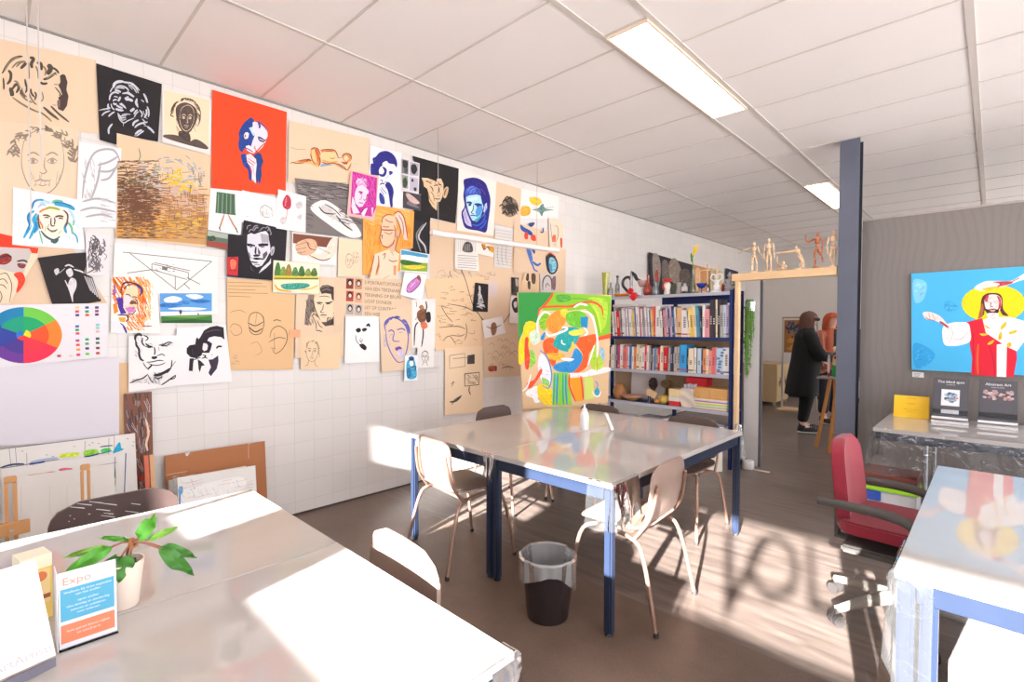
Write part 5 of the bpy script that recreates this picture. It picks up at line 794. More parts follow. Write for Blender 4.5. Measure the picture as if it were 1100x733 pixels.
S('charcoal scene of a pale figure lying on a tilted white cloth', 'drawing', 'B', [428, 408, 642, 432, 640, 555, 716, 575, 695, 648, 470, 622], '#77706f', 4, [('b', '#e9e4e2', [490, 530, 520, 500, 560, 500, 640, 560, 690, 632, 640, 640, 560, 590]), ('b', '#cfc9c7', [530, 520, 560, 515, 600, 560, 640, 590, 655, 620, 600, 580, 545, 550]), ('s', '#3a3434', 5, [522, 520, 545, 545, 590, 550]), ('s', '#3a3434', 5, [590, 555, 620, 590, 655, 615]), ('s', '#3a3434', 4, [545, 510, 580, 530, 610, 560])], lambda s: (s.hatch('#4a4445', 5, 440, 425, 638, 495, 8, 70, 3), s.hatch('#5a5454', 5, 440, 480, 500, 610, 20, 40, 4), s.hatch('#575152', 5, 600, 500, 690, 590, 20, 40, 6), s.hatch('#b0a8a6', 4, 440, 425, 638, 495, 8, 20, 5)))
S('magenta portrait of a smiling young man on pinkish paper', 'painting', 'J', [-22, 222, 180, 262, 150, 582, -50, 545], '#dfb2a8', 6, [('p', '#b92f96', [-14, 236, 166, 272, 138, 562, -40, 532]), ('b', '#ecc6e0', [15, 340, 60, 315, 102, 345, 100, 420, 70, 480, 35, 485, 10, 440, 5, 380]), ('b', '#d68cc6', [20, 290, 70, 270, 115, 300, 105, 345, 60, 318, 20, 335]), ('s', '#8f1f78', 8, [20, 375, 50, 380]), ('s', '#8f1f78', 8, [75, 380, 100, 375]), ('s', '#a83a90', 5, [55, 385, 45, 425, 65, 430]), ('s', '#a02c86', 8, [35, 445, 60, 455, 85, 445]), ('b', '#e8bcdc', [50, 520, 90, 490, 110, 500, 90, 545, 50, 540]), ('s', '#7a1f6a', 7, [20, 480, 45, 520]), ('s', '#e8c0de', 6, [30, 300, 60, 285, 90, 300])])
S('black sheet with a white-highlighted portrait of a man with curls', 'drawing', 'L', [64, 92, 130, 98, 138, 28, 285, 60, 338, 76, 330, 225, 275, 220, 270, 308, 60, 290], '#231f25', 5, [('b', '#c4c2cb', [150, 150, 180, 100, 240, 90, 265, 130, 262, 190, 230, 232, 190, 235, 160, 205]), ('b', '#231f25', [155, 165, 185, 125, 200, 145, 190, 180, 165, 185]), ('b', '#e4e2e8', [195, 140, 215, 140, 215, 190, 198, 190]), ('s', '#231f25', 8, [205, 140, 245, 132]), ('s', '#231f25', 6, [215, 148, 245, 146]), ('s', '#231f25', 8, [180, 205, 210, 202, 232, 208]), ('s', '#231f25', 5, [200, 180, 215, 190]), ('b', '#231f25', [235, 160, 262, 150, 258, 190, 240, 215]), *[('s', '#77757e', 6, p) for p in ([155, 75, 175, 60, 200, 70], [200, 60, 225, 55, 245, 72], [240, 75, 260, 78, 262, 100], [160, 95, 180, 82, 200, 88])], ('s', '#cfcdd6', 7, [165, 235, 180, 265, 210, 275]), ('s', '#cfcdd6', 7, [215, 272, 245, 240, 265, 215]), ('s', '#8b8992', 6, [268, 160, 278, 175, 268, 195])])
S('tiny red portrait beside the black portrait', 'painting', 'L', [60, 200, 112, 198, 110, 286, 60, 282], '#c4303a', 6, [('b', '#e07a5a', [75, 215, 100, 215, 98, 250, 80, 255]), ('s', '#7a1a22', 4, [70, 210, 88, 202, 105, 215]), ('s', '#7a1a22', 3, [72, 262, 90, 258, 105, 268])])
S('watercolour of two folded hands over a brown ground', 'painting', 'L', [362, 84, 572, 108, 566, 238, 360, 220], '#ebe4e0', 4, [('p', '#7a4a38', [366, 90, 568, 112, 566, 160, 480, 150, 366, 135]), ('b', '#ecd6c6', [540, 120, 566, 112, 562, 185, 500, 215, 440, 205, 430, 180, 500, 180]), ('b', '#d9ab8c', [378, 140, 430, 115, 470, 125, 475, 165, 440, 190, 390, 185]), *[('s', '#6b3424', 4, p) for p in ([380, 145, 430, 130], [378, 165, 430, 155], [382, 182, 425, 175], [430, 130, 445, 160, 470, 165], [440, 190, 500, 215, 540, 205], [420, 120, 440, 140], [470, 150, 540, 185])]])
S('small watercolour of trees mirrored in a green pond', 'painting', 'L', [275, 214, 490, 232, 486, 370, 272, 362], '#efe2c2', 6, [('p', '#dfe8d0', [278, 218, 486, 235, 485, 285, 277, 280]), *[('b', c, [x, 285, x+8, y, x+22, y-4, x+30, 285]) for x, y, c in ((280, 232, '#4c7a3a'), (305, 250, '#7a9a3a'), (330, 240, '#9a7a3a'), (360, 252, '#5c8a4a'), (390, 248, '#3f6a3a'), (420, 258, '#8a9a4a'), (448, 256, '#5a7a3a'))], ('p', '#e8c24a', [276, 286, 485, 290, 485, 304, 276, 306]), ('l', '#4c7a3a', 7, [278, 298, 482, 300]), ('b', '#3f9a8a', [310, 328, 370, 320, 430, 322, 442, 335, 400, 348, 330, 350]), *[('s', '#2f6a6a', 4, [322+k*14, 326, 324+k*14, 346]) for k in range(8)], ('s', '#e0a83a', 8, [280, 325, 300, 350, 360, 360]), ('s', '#d8b85a', 7, [400, 352, 450, 345, 480, 330])])
S('brown sheet with constructed head studies and notes', 'drawing', 'E', [138, 240, 342, 252, 340, 305, 436, 310, 426, 640, 140, 642], '#dfb68a', 3, [*[('l', '#8a6a4c', 2, [142, 258+k*15, 142+l, 260+k*15+2]) for k, l in enumerate((150, 170, 120, 175, 100))], ('s', INK, 3, [230, 440, 240, 400, 270, 390, 295, 410, 300, 450]), ('s', INK, 4, [230, 435, 262, 448, 298, 430]), ('s', INK, 5, [235, 455, 262, 475, 292, 460]), ('s', INK, 3, [232, 440, 240, 475, 262, 487, 288, 478, 298, 445]), ('s', '#6a5644', 3, [268, 390, 262, 440]), ('s', INK, 3, [325, 500, 335, 465, 365, 450, 395, 470, 400, 510, 380, 550, 350, 570, 335, 550]), ('s', INK, 3, [320, 520, 360, 500, 395, 505]), ('s', INK, 4, [330, 545, 350, 548]), ('s', INK, 3, [345, 480, 345, 560]), ('s', '#6a5644', 4, [340, 428, 355, 422, 375, 428]), ('s', '#7a6450', 2, [150, 390, 190, 380, 220, 392]), ('s', '#9a7e62', 3, [150, 460, 165, 440, 195, 450, 200, 480, 170, 490, 150, 465]), ('s', '#9a7e62', 2, [240, 530, 270, 520, 290, 560, 260, 580])], lambda s: s.hatch('#7a6450', 2, 150, 570, 195, 618, 5, 9, 2))
S('brown sheet with a charcoal portrait of a man with a quiff, chin on hand', 'drawing', 'E', [440, 310, 540, 305, 545, 232, 640, 240, 650, 582, 434, 590], BG, 3, [('b', '#6f6660', [480, 340, 520, 320, 545, 330, 535, 400, 520, 440, 545, 470, 480, 465, 470, 410]), ('b', '#5f5750', [600, 320, 640, 330, 640, 400, 620, 430, 580, 470, 560, 440, 600, 400]), ('b', '#ecd3b6', [530, 345, 560, 320, 610, 330, 612, 380, 590, 420, 560, 430, 535, 400]), ('b', '#302a29', [525, 330, 545, 275, 590, 270, 630, 290, 640, 340, 620, 345, 600, 320, 560, 310]), ('s', INK, 6, [530, 360, 555, 352]), ('s', INK, 6, [575, 358, 608, 350]), ('s', INK, 3, [562, 360, 552, 390, 568, 395]), ('s', INK, 4, [550, 408, 575, 410]), ('b', '#ecd3b6', [500, 400, 520, 395, 545, 440, 550, 470, 520, 465]), ('s', INK, 3, [500, 400, 520, 395, 540, 440, 555, 470])], lambda s: (s.hatch('#3d3633', 4, 478, 340, 530, 460, 60, 46, 3), s.hatch('#2f2927', 4, 580, 400, 640, 450, 120, 36, 5)))
S('pale brown sheet with a faint pencil face, lowest of its column', 'drawing', 'E', [458, 500, 632, 488, 632, 636, 460, 640], '#e7c8a4', 4, fn=lambda s: face(s, 510, 560, 56, 90, '#8f7c6e', 2.2, .05, 16, 5, True))
S('small orange paper note stuck between two brown sheets', 'note', 'E', [414, 464, 460, 467, 456, 500, 412, 497], '#eda47c', 5)
S('pale sheet with faint twin heads left of the orange figure', 'drawing', 'E', [626, 66, 738, 74, 732, 238, 622, 232], '#ead0b2', 3, fn=lambda s: (face(s, 672, 165, 34, 60, '#a8937f', 2, 0, 8, 2, False), face(s, 700, 150, 26, 48, '#b8a48f', 2, 0, 6, 3, False)))
def sixfaces(s):
    for x, y, c, h in ((52, 82, '#8a3a30', '#2a201e'), (92, 84, '#c08a70', '#4a3428'), (52, 140, '#b04a38', '#3a2420'), (92, 146, '#d8a088', '#6a3a28'), (52, 200, '#a8a2a2', '#3a3636'), (92, 204, '#b0aaaa', '#454040')):
        s.poly(c, [(x, y), (x+34, y+2), (x+32, y+50), (x-2, y+48)])
        s.poly(h, [(x+17+12*cos(k*.7), y+20+17*sin(k*.7)) for k in range(9)]); s.poly('#e8c8b4', [(x+17+7*cos(k*.7), y+23+10*sin(k*.7)) for k in range(9)])
    for i, tx in enumerate(('5 PORTRAITOPDRACHTEN', 'VAN EEN TEKENAAR', 'TEKENING OP BRUIN', 'LICHT DONKER', 'LET OP CONTRAST', 'EEN WEEK')):
        v, f = textmesh(tx, 22)
        s.lev += 1
        s.mb.add([s.pt(136+p[0]*.8, 108+i*29-p[1]+p[0]*.06, .001) for p in v], f, ink('#7a6652'))
S('brown assignment sheet with six small face photos and lettering', 'assignment sheet', 'F', [-6, 78, 315, 86, 318, 170, 356, 185, 352, 260, 200, 262, 42, 258, 40, 330, -6, 335], BG2, 4, fn=sixfaces)
S('white sheet with black stencilled eyes and mouth of a face', 'drawing', 'F', [48, 258, 204, 258, 205, 468, 44, 476], '#eeebea', 5, [('b', '#221d1f', [95, 320, 112, 312, 120, 325, 105, 334]), ('b', '#221d1f', [124, 318, 140, 312, 148, 320, 132, 330]), ('s', '#221d1f', 9, [145, 305, 155, 295, 160, 308]), ('b', '#221d1f', [112, 390, 130, 386, 146, 402, 138, 416, 120, 404]), ('s', '#221d1f', 3, [95, 345, 98, 370, 112, 390]), ('s', '#221d1f', 2.5, [112, 365, 120, 378, 130, 362]), ('s', '#221d1f', 2.5, [118, 355, 122, 385])])
S('brown sheet with a blue pencil drawing of a shouting man', 'drawing', 'F', [205, 245, 352, 200, 358, 400, 330, 440, 322, 505, 215, 518], BG, 5, [*[('s', '#6a64b4', w, p) for w, p in ((7, [235, 330, 230, 290, 260, 265, 300, 275, 330, 310, 340, 360]), (5, [235, 330, 240, 380, 260, 430, 290, 470, 320, 465]), (5, [340, 340, 335, 400, 325, 440]), (6, [245, 330, 262, 322, 275, 335]), (6, [285, 322, 310, 315, 325, 325]), (5, [275, 335, 268, 370, 300, 375]), (4, [255, 345, 268, 342]), (4, [295, 335, 312, 332]))], ('b', '#7a4a9c', [278, 405, 300, 398, 310, 412, 300, 425, 285, 420]), ('b', '#cfc2d8', [285, 420, 312, 412, 318, 445, 305, 455])], lambda s: (s.many('#6a6ac0', 6, lambda R: (lambda a: [(283+52*cos(a), 330+62*sin(a)), (283+60*cos(a+.15), 330+70*sin(a+.15)), (283+62*cos(a+.3), 330+68*sin(a+.3))])(R.uniform(PI, 2*PI)), 26, 2), s.hatch('#a79cc0', 4, 225, 340, 260, 400, 100, 16, 4)))
S('small turquoise and blue figure drawing', 'drawing', 'F', [322, 440, 384, 438, 382, 556, 320, 556], '#e8edf2', 7, [('b', '#4aa4c8', [330, 480, 345, 455, 365, 458, 374, 490, 376, 540, 335, 545]), ('b', '#1f4a78', [340, 450, 358, 444, 366, 458, 350, 466]), ('b', '#e8f0f4', [345, 468, 360, 465, 362, 485, 348, 488]), ('s', '#1f4a78', 6, [352, 495, 372, 490, 370, 510]), ('b', '#2a78a8', [334, 500, 352, 505, 350, 540, 334, 540])])
S('small white sheet with a pencil portrait of a long-haired woman', 'drawing', 'F', [380, 405, 458, 400, 456, 496, 384, 498], '#e9e4e0', 6, fn=lambda s: face(s, 416, 446, 30, 52, '#7d746f', 2, 0, 20, 7, True))
S('white sheet with a brown dancing figure holding tools', 'drawing', 'F', [355, 182, 465, 176, 462, 404, 356, 404], '#ece5e2', 5, [('b', '#7a4f38', [380, 240, 405, 222, 422, 235, 420, 275, 400, 290, 382, 270]), ('b', '#a8704c', [388, 215, 402, 205, 412, 220, 400, 230]), ('s', '#221c1e', 6, [420, 188, 424, 215, 418, 240]), ('b', '#2b2326', [420, 245, 440, 240, 442, 280, 425, 285]), ('s', '#221c1e', 6, [385, 285, 370, 310, 366, 395]), ('s', '#221c1e', 6, [405, 288, 408, 340, 400, 400]), ('b', '#e07a5a', [395, 290, 420, 285, 428, 308, 405, 318]), ('s', '#221c1e', 5, [382, 255, 372, 275]), ('s', '#221c1e', 5, [375, 190, 378, 215])])
S('orange sheet with a figure seen in profile, long hair tied up', 'drawing', 'C', [0, 268, 72, 275, 212, 298, 206, 450, 158, 455, 156, 545, 0, 562], '#f2a24c', 5, [('b', '#ecc4a0', [75, 340, 95, 308, 130, 315, 140, 350, 135, 400, 120, 445, 90, 445, 75, 400]), ('b', '#edcba8', [45, 490, 85, 470, 130, 490, 152, 540, 140, 560, 80, 560, 40, 570]), ('b', '#d8946a', [120, 320, 150, 300, 172, 330, 165, 420, 150, 430, 150, 370]), *[('s', '#a85f3c', 4, p) for p in ([75, 340, 70, 390, 80, 415, 75, 440, 110, 445], [80, 370, 130, 365], [85, 395, 100, 400], [120, 440, 125, 480, 150, 500, 150, 560], [60, 480, 40, 520, 25, 560], [130, 310, 160, 330, 165, 400], [145, 315, 175, 360, 178, 420], [90, 310, 120, 305, 150, 300])], ('b', '#f0b46a', [165, 310, 200, 305, 200, 430, 180, 440])])
S('black sheet with a white curling ribbon of light', 'photograph', 'C', [202, 330, 278, 346, 275, 475, 200, 462], '#27252a', 4, [('s', '#c9c7cc', 7, [262, 345, 235, 385, 232, 410, 255, 440, 262, 470]), ('s', '#8a888e', 5, [250, 350, 222, 390, 228, 430, 240, 465]), ('s', '#77757a', 4, [225, 395, 245, 375])])
S('small painting of green hills under a blue sky', 'painting', 'C', [156, 454, 270, 476, 266, 552, 156, 546], '#f0ede6', 6, [('p', '#3f96c4', [158, 457, 268, 478, 268, 490, 158, 478]), ('b', '#e8eef0', [165, 478, 210, 482, 250, 494, 200, 496]), ('p', '#8aa83a', [158, 505, 268, 512, 266, 548, 158, 542]), ('b', '#2f6a30', [160, 498, 210, 505, 245, 515, 200, 522, 160, 515]), ('b', '#e0c83a', [165, 525, 220, 520, 262, 528, 210, 538])])
S('white card with a purple aubergine', 'drawing', 'C', [172, 550, 264, 560, 242, 666, 154, 644], '#efe8ea', 7, [('b', '#c47ac0', [182, 620, 190, 598, 220, 572, 236, 578, 232, 600, 205, 628, 186, 632]), ('s', '#7a3a80', 4, [180, 622, 188, 600, 222, 572, 238, 580, 232, 602, 204, 630, 184, 632, 180, 620]), ('b', '#8a4a3a', [222, 570, 232, 562, 240, 578, 232, 584]), ('s', '#efd0ec', 5, [196, 612, 215, 592])])
S('ruled page with a dark sketch and handwriting below the tube light', 'note', 'O', [192, 95, 350, 130, 365, 345, 190, 325], '#e4ded8', 3, [*[('l', '#b8b0ac', 2.5, [200+k*15, 100+k*3, 200+k*15, 205]) for k in range(10)], ('b', '#4c4848', [255, 150, 280, 132, 312, 150, 315, 205, 250, 200]), *[('s', '#dcd6d2', 4, [262+k*11, 150, 258+k*12, 200]) for k in range(4)], *[('l', '#6d6662', 3, [210, 228+k*17, 350-8*(k % 2), 238+k*17]) for k in range(6)]])
S('small white strip with ochre shapes beside the ruled page', 'drawing', 'O', [345, 135, 470, 160, 468, 245, 345, 215], '#ece6e0', 3, [('b', '#c9862a', [380, 150, 410, 155, 400, 195]), ('b', '#d99a30', [420, 165, 468, 170, 465, 210, 440, 195]), ('s', '#5a3a20', 5, [385, 150, 400, 190, 425, 165, 440, 200])])
S('grey ruled page right of the ochre strip', 'note', 'O', [478, 28, 606, 50, 590, 325, 472, 310], '#d6d0cc', 2, [('l', '#b0a9a6', 3, [484, 45+k*22, 596, 62+k*22]) for k in range(12)]+[('s', '#8a8482', 3, [500+k*30, 160, 495+k*30, 230, 505+k*30, 300]) for k in range(3)])
S('brown sheet with a blue and red stick-like fashion figure', 'painting', 'O', [612, -10, 860, 60, 855, 360, 612, 352], BG2, 2, [('b', '#2f4f9c', [660, 10, 690, 30, 740, 60, 745, 90, 700, 70, 665, 45]), ('b', '#2a3f80', [720, 0, 760, -5, 750, 20, 730, 25]), ('b', '#d6402f', [690, 70, 712, 68, 712, 112, 690, 108]), ('b', '#d6402f', [735, 90, 765, 85, 770, 125, 740, 120]), ('b', '#4f73b8', [702, 185, 735, 190, 750, 290, 735, 290]), ('b', '#2f4f9c', [738, 185, 765, 195, 760, 220]), ('s', '#3d63b0', 16, [750, 275, 780, 300, 805, 285]), ('s', '#3d63b0', 10, [745, 285, 758, 330, 785, 345]), ('s', '#e0a030', 6, [640, 180, 690, 200]), ('s', '#2a3f80', 8, [800, 60, 820, 65, 825, 30])])
S('sheet with a pencil face touched with orange at the right end', 'drawing', 'O', [862, -40, 968, 0, 965, 190, 868, 175], '#e9d2ba', 3, [('b', '#e0683a', [890, 90, 912, 85, 910, 130, 890, 128]), ('b', '#d8452a', [945, 110, 958, 110, 958, 170, 948, 170]), ('s', '#7d8aa8', 5, [875, 0, 880, 60, 890, 140]), ('s', '#8a6a50', 4, [900, 20, 925, 25, 930, 90, 905, 150]), ('s', '#6a90a8', 6, [890, 150, 920, 160])])
S('brown sheet with a pale blue face in profile, dark outline', 'painting', 'O', [835, 195, 985, 192, 968, 362, 830, 365], BG2, 3, [('b', '#2a2730', [840, 240, 870, 215, 910, 240, 930, 300, 915, 350, 880, 365, 850, 330]), ('b', '#7fb8cc', [868, 250, 900, 250, 920, 300, 905, 345, 878, 350, 865, 310]), ('b', '#4a8fae', [865, 290, 885, 300, 885, 345, 868, 330]), ('s', '#1f2a38', 6, [880, 270, 905, 268]), ('s', '#c05a3a', 8, [845, 235, 872, 212, 912, 238])])
S('sheet with dark standing shapes above the colourful painting', 'drawing', 'O', [688, 358, 795, 362, 792, 492, 650, 490, 655, 470], '#e2bf9a', 3, [('b', '#4a3c34', [705, 365, 720, 362, 718, 410, 700, 405]), ('b', '#5c4a3e', [740, 362, 768, 368, 765, 430, 742, 425]), ('b', '#4a3c34', [712, 420, 730, 418, 730, 470, 715, 465])])
S('grey print of a bent figure at the top right of the colourful painting', 'print', 'O', [802, 362, 920, 368, 915, 494, 800, 490], '#cfc5c2', 3, [('s', '#4c4648', 9, [820, 480, 822, 410, 850, 375, 880, 400, 885, 480]), ('s', '#6a6264', 6, [840, 460, 850, 430, 870, 450]), ('b', '#8a6468', [885, 400, 912, 380, 910, 470, 890, 470])])
S('small dark photograph of a face with beard', 'photograph', 'O', [594, 386, 648, 390, 645, 520, 597, 512], '#47403e', 3, [('b', '#a89488', [625, 400, 644, 405, 642, 450, 628, 445]), ('b', '#2a2424', [598, 400, 618, 395, 620, 480, 600, 490])])
S('small white card with a dark bearded head beside the colourful painting', 'drawing', 'O', [592, 525, 665, 520, 650, 715, 580, 712], '#e6dedc', 4, [('b', '#2d282b', [600, 560, 625, 530, 646, 550, 646, 625, 620, 640, 600, 600]), ('b', '#d8cccc', [612, 570, 632, 560, 634, 595, 618, 605])])
S('small black sheet with a white chalk sculpture sketch', 'drawing', 'O', [336, 424, 430, 436, 426, 635, 318, 630], '#221d20', 3, fn=lambda s: s.many('#cfcbd0', 5, lambda R: (lambda t: [(372+R.uniform(-4, 4)-10+t*14*R.uniform(-1, 1), 445+t*150), (372+t*36*R.uniform(-1, 1), 455+t*150), (372+t*40*R.uniform(-1, 1), 475+t*140)])(R.uniform(0, 1)), 44, 3))
S('pale lilac paper rectangle right of the black chalk sketch', 'note', 'O', [432, 415, 500, 425, 492, 528, 430, 522], '#d9c6c4', 2)
S('tilted white card with a small brown sculpture', 'drawing', 'F', [680, 278, 772, 258, 790, 335, 692, 362], '#eae4e4', 4, [('b', '#9a7058', [722, 300, 735, 285, 748, 300, 745, 335, 730, 348, 722, 330]), ('s', '#6a4434', 4, [700, 305, 730, 315, 768, 298]), ('s', '#6a4434', 4, [730, 290, 735, 345])])
S('pale brown sheet of dark box and plant studies at the bottom of the display', 'drawing', 'F', [508, 406, 684, 396, 682, 702, 508, 716], '#e9cdac', 3, [('p', '#4a4240', [612, 440, 646, 434, 646, 478, 612, 480]), ('l', '#6a5e56', 5, [600, 525, 668, 518, 665, 575, 600, 582, 600, 525]), ('l', '#8a7a6c', 3, [530, 440, 600, 430, 602, 490, 530, 500, 530, 440]), ('l', '#8a7a6c', 3, [545, 455, 620, 448]), ('s', '#4a4240', 5, [622, 582, 620, 605, 628, 622]), *[('s', '#4a423c', 7, [540+k*9, 668-k*9, 556+k*7, 640-k*4]) for k in range(4)], ('s', '#4a423c', 8, [530, 655, 560, 650, 585, 625]), ('s', '#6a5e56', 3, [535, 575, 550, 560, 540, 585]), ('s', '#8a7a6c', 3, [620, 545, 650, 540])], lambda s: s.hatch('#6a5e56', 4, 606, 530, 660, 572, 60, 22, 3))
S('pale strip of brown paper under the stern ink face', 'drawing', 'P', [128, 390, 138, 390, 138, 470, 128, 472], '#dcb890', 2)
assert not REPL, list(REPL)
# pictures farther along the same wall, seen above the bookcase
def far_pic(label, quad, col, marks, x=.03, cat_='painting'):
    s = Sheet(wallplane(x)); s.crop = 'P'; s.base(pairs(quad), col, .025)
    for m in marks: s.poly(m[0], pairs(m[1]), 4)
    tag(s.mb.build('wall_painting', smooth=False), label, cat_)
far_pic('dark painting of several pale dogs on the wall above the bookcase', [697, 271, 752, 287, 752, 318, 697, 318], '#2c2630', [('#8f8178', [701, 275, 707, 274, 710, 290, 706, 314, 702, 300]), ('#6f6259', [711, 283, 717, 281, 720, 300, 713, 312]), ('#8d7d70', [719, 282, 726, 278, 732, 292, 728, 305, 720, 300]), ('#5a4d48', [730, 292, 740, 290, 742, 306, 732, 308]), ('#a5483a', [704, 292, 707, 291, 707, 305, 704, 304])])
far_pic('orange-brown painting on the wall behind the yellow tulip', [744, 284, 762, 289, 762, 313, 744, 314], '#c98e5e', [('#e0b48a', [747, 290, 752, 290, 752, 310, 748, 310])])
far_pic('pale yellow painting farther along the wall above the bookcase', [763, 288, 776, 292, 776, 312, 763, 313], '#cdbb8e', [('#b09a70', [766, 293, 770, 293, 770, 310, 766, 310])])
far_pic('dark blue painting on the wall nearest the doorway', [780, 288, 793, 292, 793, 312, 780, 312], '#26283c', [('#4a4a60', [783, 292, 788, 293, 787, 300, 783, 299])])
# ============================================================ BOOKCASE AND WHAT STANDS ON IT
m_navy = M('#24336a', .4, .3, noise=.08); m_lip = M('#b9bccb', .35, .4)
BX0, BX1, BY0, BY1 = .33, 1.925, 5.15, 5.45
bc = thing('bookcase', 'dark blue metal bookcase full of books behind the middle tables', 'bookcase', ((BX0+BX1)/2, (BY0+BY1)/2, 0))
hx, hy = (BX1-BX0)/2, (BY1-BY0)/2
for sx in (-1, 1):
    for sy in (-1, 1):
        mb = MB(); mb.b2((sx*hx, sy*hy, 0), (sx*(hx-.034), sy*(hy-.006), 1.815), m_navy); mb.b2((sx*hx, sy*hy, 0), (sx*(hx-.006), sy*(hy-.034), 1.815), m_navy); mb.build('post', bc, smooth=False)
mb = MB(); mb.b2((.02, hy-.004, .02), (.07, hy, 1.80), m_navy); mb.build('back_strut', bc, smooth=False)
SHZ = (1.80, 1.334, .953, .579, .33)
for i, z in enumerate(SHZ):
    mb = MB(); mb.b2((-hx+.007, -hy+.007, z-.012), (hx-.007, hy-.007, z), m_navy)
    s_ = mb.build('shelf', bc, smooth=False)
    f = MB(); f.b2((-hx+.035, -hy+.0005, z-.034), (hx-.035, -hy+.0065, z), m_navy if i == 1 else m_lip); f.build('shelf_lip', s_, smooth=False)
mb = MB(); mb.b2((-.12, hy-.006, 1.70), (hx-.06, hy-.001, 1.80), m_navy); mb.build('cross_panel', bc, smooth=False)
mb = MB(); mb.b2((-hx+.05, hy-.012, .60), (hx-.05, hy-.006, 1.31), M('#a98d70', .8)); mb.build('back_board', bc, smooth=False)

ORD = ['zeroth','first','second','third','fourth','fifth','sixth','seventh','eighth','ninth','tenth','eleventh','twelfth','thirteenth','fourteenth','fifteenth','sixteenth','seventeenth','eighteenth','nineteenth','twentieth']
TENS = {2: 'twenty', 3: 'thirty', 4: 'forty', 5: 'fifty'}
def ordinal(n):
    if n <= 20: return ORD[n]
    t, u = divmod(n, 10)
    return {3: 'thirtieth', 4: 'fortieth', 5: 'fiftieth'}[t] if u == 0 else TENS[t]+'-'+ORD[u]
CN = dict(w=('white', '#e4e0de'), c=('cream', '#e8d8bc'), g=('grey', '#a9a4a2'), r=('red', '#d5222c'), k=('black', '#34303a'), y=('yellow', '#e8c25e'), b=('blue', '#3f78b8'), l=('lilac', '#b6a2c0'), p=('pink', '#d98f96'), t=('teal', '#4f9aa6'), o=('orange', '#dd8a4e'), n=('navy', '#303a5e'), m=('magenta', '#c04a78'), a=('pale blue', '#b9cfe0'), s=('salmon', '#e8695c'), e=('beige', '#dcb083'), q=('bright blue', '#2f9fe0'), v=('green', '#6a9a6e'))
page = M('#e8e0d2', .85)
def book(x, z, w, h, colr, label, grp, tilt=0, depth=.20, y0=5.168, pattern=None, z0=0):
    t = thing('book', label, 'book', (x+w/2, y0, z), 0, grp)
    cm = M(CN[colr][1], .5, noise=.05)
    Rm = Matrix.Rotation(tilt, 4, 'Y')
    mb = MB(); w2 = w/2
    mb.b2((-w2, 0, 0), (w2, .004, h), cm, Rm); mb.b2((-w2, .004, 0), (-w2+.002, depth, h), cm, Rm); mb.b2((w2-.002, .004, 0), (w2, depth, h), cm, Rm)
    rr_ = random.Random(label)
    dark = M('#4a4550' if colr not in 'knr' else '#d8d2cc', .6, noise=0)
    if w > .013:      # title lettering on the spine: a few small blocks
        z1 = h*.35; 
        for k in range(rr_.randint(3, 7)):
            mb.b2((-w2*.4, -.0006, z1), (w2*.4, 0, z1+h*.035), dark, Rm); z1 += h*.06
        if rr_.random() < .5: mb.b2((-w2*.95, -.0005, h*.08), (w2*.95, 0, h*.13), M(rr_.choice(['#c04a4a', '#3a5a8a', '#d8b060', '#38343c']), .6, noise=0), Rm)
    if pattern:
        for k in range(9): mb.ell((-w2*.5+rr_.random()*w, 0, h*(k+.5)/9), (w2*.6, .0012, h*.045), M('#5f86b0', .6, noise=0), Rm, nu=8, nv=4)
    mb.build('cover', t, smooth=False)
    mb = MB(); mb.b2((-w2+.0022, .0045, .004), (w2-.0022, depth-.004, h-.004), page, Rm); mb.build('pages', t, smooth=False)
    return t
def row(name, x0, x1, z, spec, hmax, grp, tilt0):
    """spec: string of colour letter + width digit"""
    items = [(spec[i], int(spec[i+1])) for i in range(0, len(spec), 2)]; tot = sum(w for _, w in items); u = (x1-x0)/tot; x = x0
    R = random.Random(name); N = len(items)
    for i, (c, w) in enumerate(items):
        ww = w*u; h = hmax*R.uniform(.80, .95)
        if c == 'q': h = hmax*.97
        tl = -(tilt0+R.uniform(-.01, .01)) if ww < .05 else 0
        if i > N*.82: tl *= .2; 
        if N-i < 8 and name == 'upper': h = hmax*(1.08 if N-i in (7, 6, 5, 4) else .92)
        k = i+1; j = N-i
        pos = ('%s from the left' % ordinal(k)) if k <= j else (('%s from the right' % ordinal(j)) if j > 1 else 'last on the right')
        size = 'thin' if ww < .022 else ('thick' if ww > .045 else 'slim')
        book(x+.0008+(0 if tl == 0 else .004), z, ww-.0016, h, c, '%s %s book on the %s book shelf, %s' % (size, CN[c][0], name, pos), grp, tl, R.uniform(.17, .22), pattern=(c == 'a' and w >= 7))
        x += ww
row('upper', .50, 1.875, 1.334, 'k2w3g2w2r5g2k1w3w2l2w3k1w4c2y3b2w3w2m2w2g2g2w2l2w2b2y3s3w6w4k2p3l3k2l3n2b2c2e6w8c3y5c3t3b2k2w3p6k3k4c2k3g4a3l3', .36, 'books on the upper shelf', .07)
row('lower', .46, 1.888, .953, 'k3c2w4g3n2m4w4p2s3p3w2b4w3o4c4c4w4r3w3g3k2g3b2g3r3c5r6g3n3k2g4g4q9k2c7w3k1a5n2o4c3p4s4l2a8w7', .305, 'books on the lower shelf', -.02)
# magazines lying across the upper books
t = thing('magazine_box', 'flat grey-white box file lying across the upper books at the left', 'box', (.67, 5.29, 1.681))
mb = MB(); mb.b2((-.17, -.1, 0), (.17, .1, .028), M('#cfc6c4', .6)); mb.build('lid', t, bevel=.003)
mb = MB(); mb.b2((-.165, -.095, -.002), (.165, .095, 0), M('#8c8688', .6)); mb.build('base', t, smooth=False)

